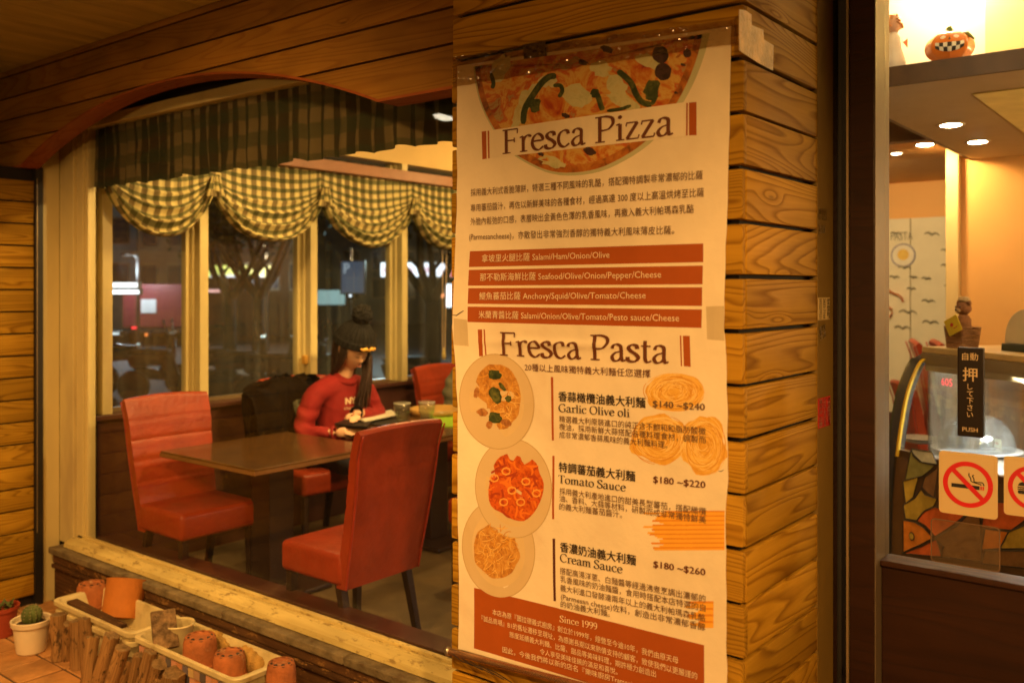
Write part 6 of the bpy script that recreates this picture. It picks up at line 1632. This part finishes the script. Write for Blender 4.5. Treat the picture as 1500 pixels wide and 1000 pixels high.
c = inside(.78, -.06, ztop); bb = thing('dark_tissue_box', 'dark box with a round red and cream badge on top of the display case', 'box', tuple(c), math.atan2(E_.y, E_.x))
MB().box(-.12, .12, -.06, .06, 0, .125).build('box', plain('navy_box', (.045, .035, .05), .5), bb, bevel=.005)
MB().add([(-.075+.022*math.cos(a*.314), -.0615, .035+.022*math.sin(a*.314)) for a in range(20)], [tuple(range(20))]).build('badge', plain('badge_cream', (.75, .6, .4), .4), bb)
MB().box(-.097, -.053, -.0635, -.0625, .028, .042).build('badge_band', pmat('badge_red', (.65, .06, .02)), bb)
c = inside(.80, -.22, ztop+.02); wh = thing('white_curved_handle', 'pale curved paddle standing behind the dark box', 'utensil', tuple(c), math.atan2(E_.y, E_.x))
MB().tube([(.04, 0, 0), (.0, 0, .10), (-.06, 0, .20), (-.08, 0, .25)], [.03, .04, .035, .012], 10, sq=.4).build('paddle', plain('pale_grey', (.55, .55, .45), .4), wh, smooth=True)

# ---- push plate and signs on the door glass
GY = 2.543
def gl_sign(px0, px1, py0, py1, off=.0):
    a = atY((px0+px1)/2, (py0+py1)/2, GY-off); w_ = atY(px1, py0, GY-off).x-atY(px0, py0, GY-off).x; u = ((px0+px1)/2-CX)/F; dep = (GY-off)/(DY+.6184*u); return a, w_, (py1-py0)*dep/F
a, w_, h_ = gl_sign(1402, 1440, 509, 640, .02)
pu = thing('push_plate', 'black push plate with Japanese lettering and the word PUSH on the glass door', 'push plate', tuple(a)); 
MB().box(-w_/2, w_/2, .0, .022, -h_/2, h_/2).build('plate', plain('push_black', (.012, .007, .006), .4, bump=0, spec=.25), pu, bevel=.003)
tx = plain('push_lettering', (.62, .48, .28), .4, bump=0)
def ptext(s, xc, zc, h, wmax, bold=0, par=pu, mat=tx, y=-.0008, nm='lettering'):
    V, Fc = font_text(s, bold); xa, xb = min(v[0] for v in V), max(v[0] for v in V); cjk = any(ord(c) > 0x2e80 for c in s); k = h/(.93 if cjk else .7); w = (xb-xa)*k; sx = k if w <= wmax else k*wmax/w
    nv = len(V); return MB().add([(xc+(x-(xa+xb)/2)*sx, y-(.00025*(3*i//nv) if bold else 0), zc+(y_+(.11 if cjk else 0))*k) for i, (x, y_) in enumerate(V)], Fc).build(nm, mat, par)
T = lambda py: h_/2-h_*(py-509)/131
ptext('自動', 0, T(528), h_*.085, w_*.62); ptext('押', 0, T(559), h_*.155, w_*.6, .01)
for i, c_ in enumerate('して下さい'): ptext(c_, w_*.0, T(571+i*10.2), h_*.072, w_*.4)
ptext('PUSH', 0, T(632), h_*.048, w_*.64, .01)
sgm = plain('sign_cream', (.62, .47, .25), .4, var=.03, bump=0); sgr = plain('sign_red', (.60, .01, .015), .4, bump=0); sgk = plain('sign_black', (.012, .01, .01), .4, bump=0); sgl = plain('sign_edge', (.62, .45, .2), .3, bump=0)
def rrect(w, h, r, y, n=6):
    out = []
    for cx, cz, a0 in ((w/2-r, h/2-r, 0), (-w/2+r, h/2-r, 1), (-w/2+r, -h/2+r, 2), (w/2-r, -h/2+r, 3)):
        for k in range(n+1): an = (a0+k/n)*math.pi/2; out.append((cx+r*math.cos(an), cz+r*math.sin(an)))
    return out
def flatpoly(pts, y, nm, mat, par):
    c = (sum(p[0] for p in pts)/len(pts), sum(p[1] for p in pts)/len(pts)); n = len(pts)
    return MB().add([(c[0], y, c[1])]+[(a, y, b) for a, b in pts], [(0, 1+k, 1+(k+1) % n) for k in range(n)]).build(nm, mat, par)
def flatstrip(pts, w, y, nm, mat, par):
    P = [Vector(p) for p in pts]; V = []; Fc = []
    for i, p in enumerate(P):
        t = (P[min(i+1, len(P)-1)]-P[max(0, i-1)]).normalized(); nn = Vector((-t.y, t.x))*w/2
        V += [((p+nn).x, y, (p+nn).y), ((p-nn).x, y, (p-nn).y)]
    for i in range(len(P)-1): Fc.append((2*i, 2*i+2, 2*i+3, 2*i+1))
    return MB().add(V, Fc).build(nm, mat, par)
def sign(px0, px1, py0, py1, name, label, kind, rz_=0):
    a, w, h = gl_sign(px0, px1, py0, py1); r = thing(name, label, 'sign', (a.x, GY-.001, a.z)); 
    MB().prism(rrect(w, h, w*.07, 0), XZ, -.0015, 0).build('plate', sgm, r)
    pts = [(w*.45*x, h*.45*z) for x, z in [(p[0]/(w/2), p[1]/(h/2)) for p in rrect(w, h, w*.05, 0)]]; flatstrip(pts+[pts[0]], w*.006, -.0018, 'border', sgl, r)
    R_ = w*.385; pts = [(R_*math.cos(k/48*6.2832), R_*math.sin(k/48*6.2832)) for k in range(49)]; flatstrip(pts, w*.085, -.0028, 'red_ring', sgr, r)
    flatstrip([(-R_*.70, R_*.70), (R_*.70, -R_*.70)], w*.085, -.0026, 'red_slash', sgr, r)
    if kind == 'smoke':
        flatstrip([(-w*.28, -w*.04), (w*.20, -w*.04)], w*.07, -.0022, 'cigarette', sgk, r)
        for x in (.225, .262): flatstrip([(w*x, -w*.075), (w*x, -w*.005)], w*.026, -.0022, 'ember', sgr, r)
        for off in (0, .055):
            q = catm([Vector(((.045+off*1.5-.02)*w, (.215-off*.5)*w)), Vector(((.02+off*1.1)*w, .17*w)), Vector(((.05+off)*w, .12*w)), Vector(((.06+off*.9)*w, (.07)*w)), Vector(((.13+off*.5)*w, (.045+off*.3)*w)), Vector(((.21+off*.7)*w, (.03+off*.6)*w)), Vector(((.225+off*.9)*w, .01*w))], 5)
            flatstrip(q, w*.018, -.0022-off*.004, 'smoke', sgk, r)
    else:
        flatpoly([(w*(-.12+.13*math.cos(k/12*3.1416)), w*(.02+.09*math.sin(k/12*3.1416))) for k in range(13)], -.0022, 'bun_top', sgk, r)
        for z in (-.01, -.045): flatstrip([(-w*.26, w*z), (w*.02, w*z)], w*.022, -.0022, 'filling', sgk, r)
        flatpoly([(w*x, w*z) for x, z in rrect(.27, .07, .03, 0) and [(p[0]-.12, p[1]-.10) for p in rrect(.27, .07, .03, 0)]], -.0022, 'bun_bottom', sgk, r)
        flatpoly([(w*.10, w*.10), (w*.24, w*.10), (w*.22, -w*.13), (w*.12, -w*.13)], -.0022, 'cup', sgk, r)
    return r
sign(1375, 1461, 663, 755, 'no_smoking_sign', 'square cream sticker with a red no-smoking symbol on the glass door', 'smoke')
sign(1470, 1556, 671, 758, 'no_food_sign', 'square cream sticker with a crossed-out burger, cut by the right edge', 'food')
a, w, h = gl_sign(1364, 1464, 765, 828); ac = thing('acrylic_leaflet_holder', 'empty clear acrylic leaflet holder on the lower door glass', 'holder', (a.x, GY-.002, a.z))
MB().prism(rrect(w, h, w*.06, 0), XZ, -.004, -.0005).build('plate', glassmat('acrylic', (.9, .9, .88), refl=1.5, dirt_or_haze=.10, film_col=(.6, .45, .3), streak=(30, 30, 30)), ac)
pts = rrect(w, h, w*.06, 0); flatstrip(pts+[pts[0]], w*.02, -.0045, 'rim', plain('acrylic_rim', (.16, .10, .06), .2), ac)

# ================================================================== STREET OUTSIDE THE FAR WINDOWS
structure(MB().box(-60, -6.5, -10, 60, -.029, -.012), 'road', plain('night_asphalt', (.045, .045, .05), .7))
def streetpt(px, py, t): return atT(px, py, t)
def lightbox(px0, px1, py0, py1, t, col, st, name, label, cat, parts=None, d=.15):
    a, b = atT(px0, py0, t), atT(px1, py1, t); c = (a+b)/2; w_ = abs(px1-px0)*t/F; h_ = (py1-py0)*t/F
    r = thing(name, label, cat, tuple(c), math.atan2(DY, DX)-math.pi/2)
    MB().box(-w_/2, w_/2, 0, d, -h_/2, h_/2).build('face', emit(name+'_glow', col, st*.42), r); MB().box(-w_/2-.03, w_/2+.03, .02, d+.03, -h_/2-.03, h_/2+.03).build('casing', M['black'], r)
    return r, w_, h_
lightbox(132, 153, 398, 407, 22, (.85, .95, 1), 3.0, 'shop_light_panel', 'upper bright white shop light panel far across the street', 'lit panel')
lightbox(132, 153, 415, 430, 22, (.85, .95, 1), 6.0, 'shop_light_panel', 'lower bright white shop light panel far across the street', 'lit panel')
lightbox(161, 203, 425, 430, 20, (.9, .97, 1), 5.0, 'canopy_light', 'long white strip light under the canopy across the street', 'lit panel')
r, w_, h_ = lightbox(161, 201, 414, 421, 20, (.9, .97, 1), 3.0, 'canopy_light', 'pale domed light above the strip light across the street', 'lit panel')
r, w_, h_ = lightbox(303, 397, 389, 406, 26, (.72, .85, .06), 1.6, 'yellow_shop_sign', 'long yellow shop sign across the street behind tree branches', 'sign')
MB().box(-w_*.45, w_*.4, -.03, -.01, -h_/2, -h_/2+.06).build('lower_strip', emit('blue_white_strip', (.5, .6, 1), .5), r)
r, w_, h_ = lightbox(558, 664, 385, 405, 24, (.85, .85, 1), 1.8, 'white_shop_sign', 'wide white shop sign with red lettering behind tree branches', 'sign')
for i, x in enumerate((-.42, -.1, .15, .45)): MB().box(w_*x-.12, w_*x+.10, -.03, -.01, -h_*.2, h_*.2).build('red_mark', emit('pink_mark', (1, .25, .45), .3), r)
MB().box(w_*.41, w_*.5, -.04, -.01, -h_/2, h_/2).build('red_end', emit('red_end', (1, .04, .06), .5), r)
lightbox(572, 590, 408, 449, 24, (.85, .9, 1), 2.2, 'vertical_shop_sign', 'upright white shop sign below the wide one', 'sign')
lightbox(653, 664, 416, 450, 24, (.8, .9, 1), 2.0, 'vertical_shop_sign', 'upright white shop sign at the pillar edge', 'sign')
lightbox(458, 505, 425, 446, 25, (.25, .62, .62), .35, 'teal_awning_light', 'teal lit awning below the parking sign', 'awning')
lightbox(305, 322, 424, 428, 27, (1, .4, .35), 1.0, 'pink_light_strip', 'thin pink light strip far across the street', 'lit panel')
for px, c_, lab in ((637, (1, .25, .02), 'left orange lamp of the pair across the street'), (632+14, (1, .25, .02), 'right orange lamp of the pair across the street')):
    lightbox(px-5, px+4, 430, 435, 24, c_, 3, 'orange_lamp', lab, 'lamp')
lightbox(160, 174, 487, 490, 18, (.8, .95, 1), 1.5, 'low_white_lamp', 'small white headlight low across the street', 'lamp')  # small glowing box low on the street
for px, py, c_, lab in ((202, 505, (.7, 1, 1), 'upper small cyan lamp of a parked scooter'), (200, 525, (.4, .8, 1), 'lower small cyan lamp of a parked scooter'), (196, 480, (1, .03, .05), 'red rear lamp of a scooter'), (214, 490, (1, .25, .05), 'orange indicator of a scooter'), (627, 473, (.7, .8, .9), 'faint white lamp by the tree trunk'), (640, 480, (.7, .8, .9), 'faint lower lamp by the tree trunk'), (513, 433, (.8, .9, 1), 'small white lamp under the parking sign')):
    k = 3.5 if c_[0] == 1 and c_[1] < .1 else 1.6
    lightbox(px-k, px+k, py-1.8, py+1.8, 16, c_, 2.2, 'scooter_lamp', lab, 'lamp', d=.03)
# parking sign
sgp, w_, h_ = lightbox(500, 533, 383, 429, 20, (.08, .13, .22), .55, 'parking_sign', 'blue parking sign with a white P on a pole across the street', 'sign', d=.04)
V, Fc = font_text('P', .02); MB().add([(-w_*.42+x*.28, -.01, h_*.12+y*.32) for x, y in V], Fc).build('lettering', emit('sign_white', (.5, .6, .7), .2), sgp)
for i in range(4): MB().box(-w_*.3, w_*.38, -.01, -.004, -h_*.06-i*.1, -h_*.02-i*.1).build('small_print', emit('sign_white_dim', (.4, .5, .6), .09), sgp)
MB().tube([(0, .05, h_*.9), (0, .05, -sgp.location.z)], .04, 8).build('pole', M['alu'], sgp)
# dark building fronts, the teal ones lightened for haze, lit by added point lights
bd = plain('far_facade_brown', (.30, .19, .11), .9, var=.25, scale=.6); bd2 = plain('far_facade_teal', (.24, .30, .30), .9, var=.2, scale=.5)
def facade(px0, px1, pytop, t, mat, name, label, nwin=3, nst=4):
    a = atT((px0+px1)/2, pytop, t); w_ = (px1-px0)*t/F; h_ = a.z
    r = thing(name, label, 'building', (a.x, a.y, 0), math.atan2(DY, DX)-math.pi/2)
    MB().box(-w_/2, w_/2, 0, 3, 0, h_).build('wall', mat, r); MB().box(-w_/2-.1, w_/2+.1, -.15, 3.05, h_+.001, h_+.3).build('parapet', mat, r)
    for i in range(nwin):
        for j in range(nst):
            x = -w_/2+w_*(i+.5)/nwin; z = h_*(j+1.3)/(nst+1.6); f_ = MB().box(x-w_/nwin*.3, x+w_/nwin*.3, -.06, -.001, z-.5, z+.5).build('window', M['alu'], r)
            MB().box(x-w_/nwin*.26, x+w_/nwin*.26, -.08, -.061, z-.44, z+.44).build('pane', plain('dark_pane', (.04, .05, .07), .15, bump=0), f_)
    return r
facade(60, 200, 120, 34, bd2, 'apartment_building', 'bluish apartment block at the far left behind the white lights', 3, 4)
facade(202, 275, 60, 33, bd, 'apartment_building', 'brown apartment block above the red truck', 2, 5)
facade(278, 345, 180, 40, bd2, 'apartment_building', 'dim teal apartment block behind the yellow sign', 2, 4)
facade(347, 452, 50, 33, bd, 'apartment_building', 'brown apartment block behind the scooters', 3, 5)
facade(454, 700, 330, 44, bd2, 'apartment_building', 'low dim block behind the parking sign and tree', 6, 2)
lamp('POINT', tuple(atT(190, 395, 26)), None, 130, (.75, .88, 1), .3)  # added point lights that brighten the far building fronts
lamp('POINT', tuple(atT(380, 380, 25)), None, 110, (1, .75, .45), .3)
lamp('POINT', tuple(atT(560, 380, 22)), None, 150, (.7, .95, 1), .3)
# added street lamp heads to carry those point lights
for px, py, t, lb in ((190, 393, 26, 'added street lamp above the red truck'), (380, 378, 25, 'added street lamp above the yellow sign'), (560, 378, 22, 'added street lamp by the white shop sign')):
    p = atT(px, py, t); r = thing('added_street_lamp', lb, 'added street lamp', (p.x, p.y+.25, 0))
    MB().tube([(0, 0, 0), (0, 0, p.z+.3), (0, -.2, p.z+.45)], .05, 8).build('pole', M['black'], r); MB().box(-.12, .12, -.45, -.05, p.z+.36, p.z+.42).build('lamp_head', M['black'], r)
# red truck
a = atT(228, 504.6, 27); tk = thing('red_truck', 'red box truck with a white square on its rear, parked across the street', 'truck', (a.x, a.y, 0), math.atan2(DY, DX)-math.pi/2)
MB().box(-1.0, 1.0, 0, 3.6, .55, 1.85).build('body', plain('truck_red', (.17, .025, .03), .4), tk, bevel=.05); MB().box(-.42, .02, -.03, -.005, 1.0, 1.4).build('white_square', emit('white_plate_glow', (.8, .85, .9), .08), tk)
MB().box(-.95, .95, -.05, 0, .42, .54).build('bumper', M['black'], tk); MB().box(-.9, .9, 3.62, 5.0, .5, 1.75).build('cab', plain('truck_cab_red', (.5, .05, .06), .35), tk, bevel=.08)
for sx in (-.85, .85):
    for y in (.7, 4.2):
        o = MB().lathe([(0, -.12), (.36, -.12), (.40, -.07), (.40, .07), (.36, .12), (0, .12)], 20).build('wheel', M['black'], tk, smooth=True); o.location = (sx, y, .4); o.rotation_euler = (0, math.pi/2, 0)
# parked scooters
def scooter():
    r = thing('parked_scooter', None, 'scooter', group='scooters parked along the far kerb')
    bm_ = plain('scooter_paint', (.06, .05, .07), .3, spec=.7)
    MB().tube([(-.55, 0, .62), (-.3, 0, .70), (0, 0, .66), (.1, 0, .35), (.4, 0, .32), (.52, 0, .6), (.58, 0, .95)], [.10, .15, .13, .12, .10, .10, .05], 10).build('body', bm_, r, smooth=True)
    MB().box(-.55, .05, -.13, .13, .74, .82).build('seat', M['black'], r, bevel=.03)
    MB().tube([(.55, -.3, 1.02), (.58, 0, 1.0), (.55, .3, 1.02)], .025, 6).build('handlebar', M['steel'], r)
    for x in (-.5, .68):
        o = MB().lathe([(0, -.04), (.20, -.05), (.25, 0), (.20, .05), (0, .04)], 18).build('wheel', M['black'], r, smooth=True); o.location = (x, 0, .25); o.rotation_euler = (math.pi/2, 0, 0)
    for s in (-1, 1):
        MB().tube([(.52, s*.22, 1.02), (.50, s*.30, 1.18)], .012, 5).build('mirror_stem', M['steel'], r); MB().box(.48, .50, s*.30-.05, s*.30+.05, 1.16, 1.24).build('mirror', M['black'], r)
    return r
sc0 = scooter()
for i, (px, t, lb) in enumerate([(200, 15, 'scooter under the two cyan lamps'), (245, 14, 'scooter in front of the red truck'), (330, 14, 'scooter left of the two behind the near mullion'), (372, 13.5, 'scooter with dark riders bag, middle of the row'), (415, 13, 'scooter right beside the second mullion'), (478, 13, 'scooter behind the beanie'), (620, 12.5, 'scooter by the tree trunk')]):
    c = sc0 if i == 0 else copy_tree(sc0); p = atT(px, 500, t); c.location = (p.x, p.y, -.01); c.rotation_euler = (0, 0, .66+random.uniform(-.3, .3)); c['label'] = lb
# street trees: dark trunks with bare forking limbs and leaf clumps above
def tree(px, t, label, seed, hgt=4.2, forks=5):
    p = atT(px, 500, t); r = thing('street_tree', label, 'tree', (p.x, p.y, -.01)); rr = random.Random(seed); bark = plain('night_bark', (.02, .014, .01), .95, var=.4, scale=12); mb = MB(); lf = MB()
    h0 = EYE-.2
    mb.tube([(0, 0, 0), (.03, 0, h0*.6), (0, .02, h0)], [.17, .13, .12], 10)
    tips = []
    for k in range(forks):
        a = k/forks*6.28+rr.uniform(-.4, .4); l = rr.uniform(.5, 1.0); q0 = Vector((0, .02, h0-.05)); q1 = q0+Vector((math.cos(a)*l*.6, math.sin(a)*l*.6, .55)); q2 = q1+Vector((math.cos(a+.3)*l*.5, math.sin(a+.3)*l*.5, .75)); q3 = q2+Vector((rr.uniform(-.3, .3), rr.uniform(-.3, .3), .8))
        mb.tube([q0, q1, q2, q3], [.09, .065, .045, .02], 7)
        q4 = q1+Vector((math.cos(a-1.1)*.5, math.sin(a-1.1)*.5, .5)); mb.tube([q1, q4], [.04, .02], 6); tips += [q2, q3, q4]
    mb.build('trunk', bark, r, smooth=True)
    for q in tips:
        for i in range(90):
            c = q+Vector((rr.gauss(0, .35), rr.gauss(0, .35), rr.gauss(.55, .3))); 
            if c.z < h0+.85: continue
            d = Vector((rr.gauss(0, 1), rr.gauss(0, 1), rr.gauss(0, 1))).normalized()*.07; s = d.orthogonal().normalized()*.04; lf.add([c-d, c+s, c+d, c-s], [(0, 1, 2, 3)])
    lf.build('crown', plain('night_foliage', (.05, .07, .03), .8), r)
tree(632, 15, 'street tree forking in front of the white shop sign', 3); tree(336, 20, 'street tree left in front of the yellow sign', 5); tree(378, 20, 'street tree right in front of the yellow sign', 8)
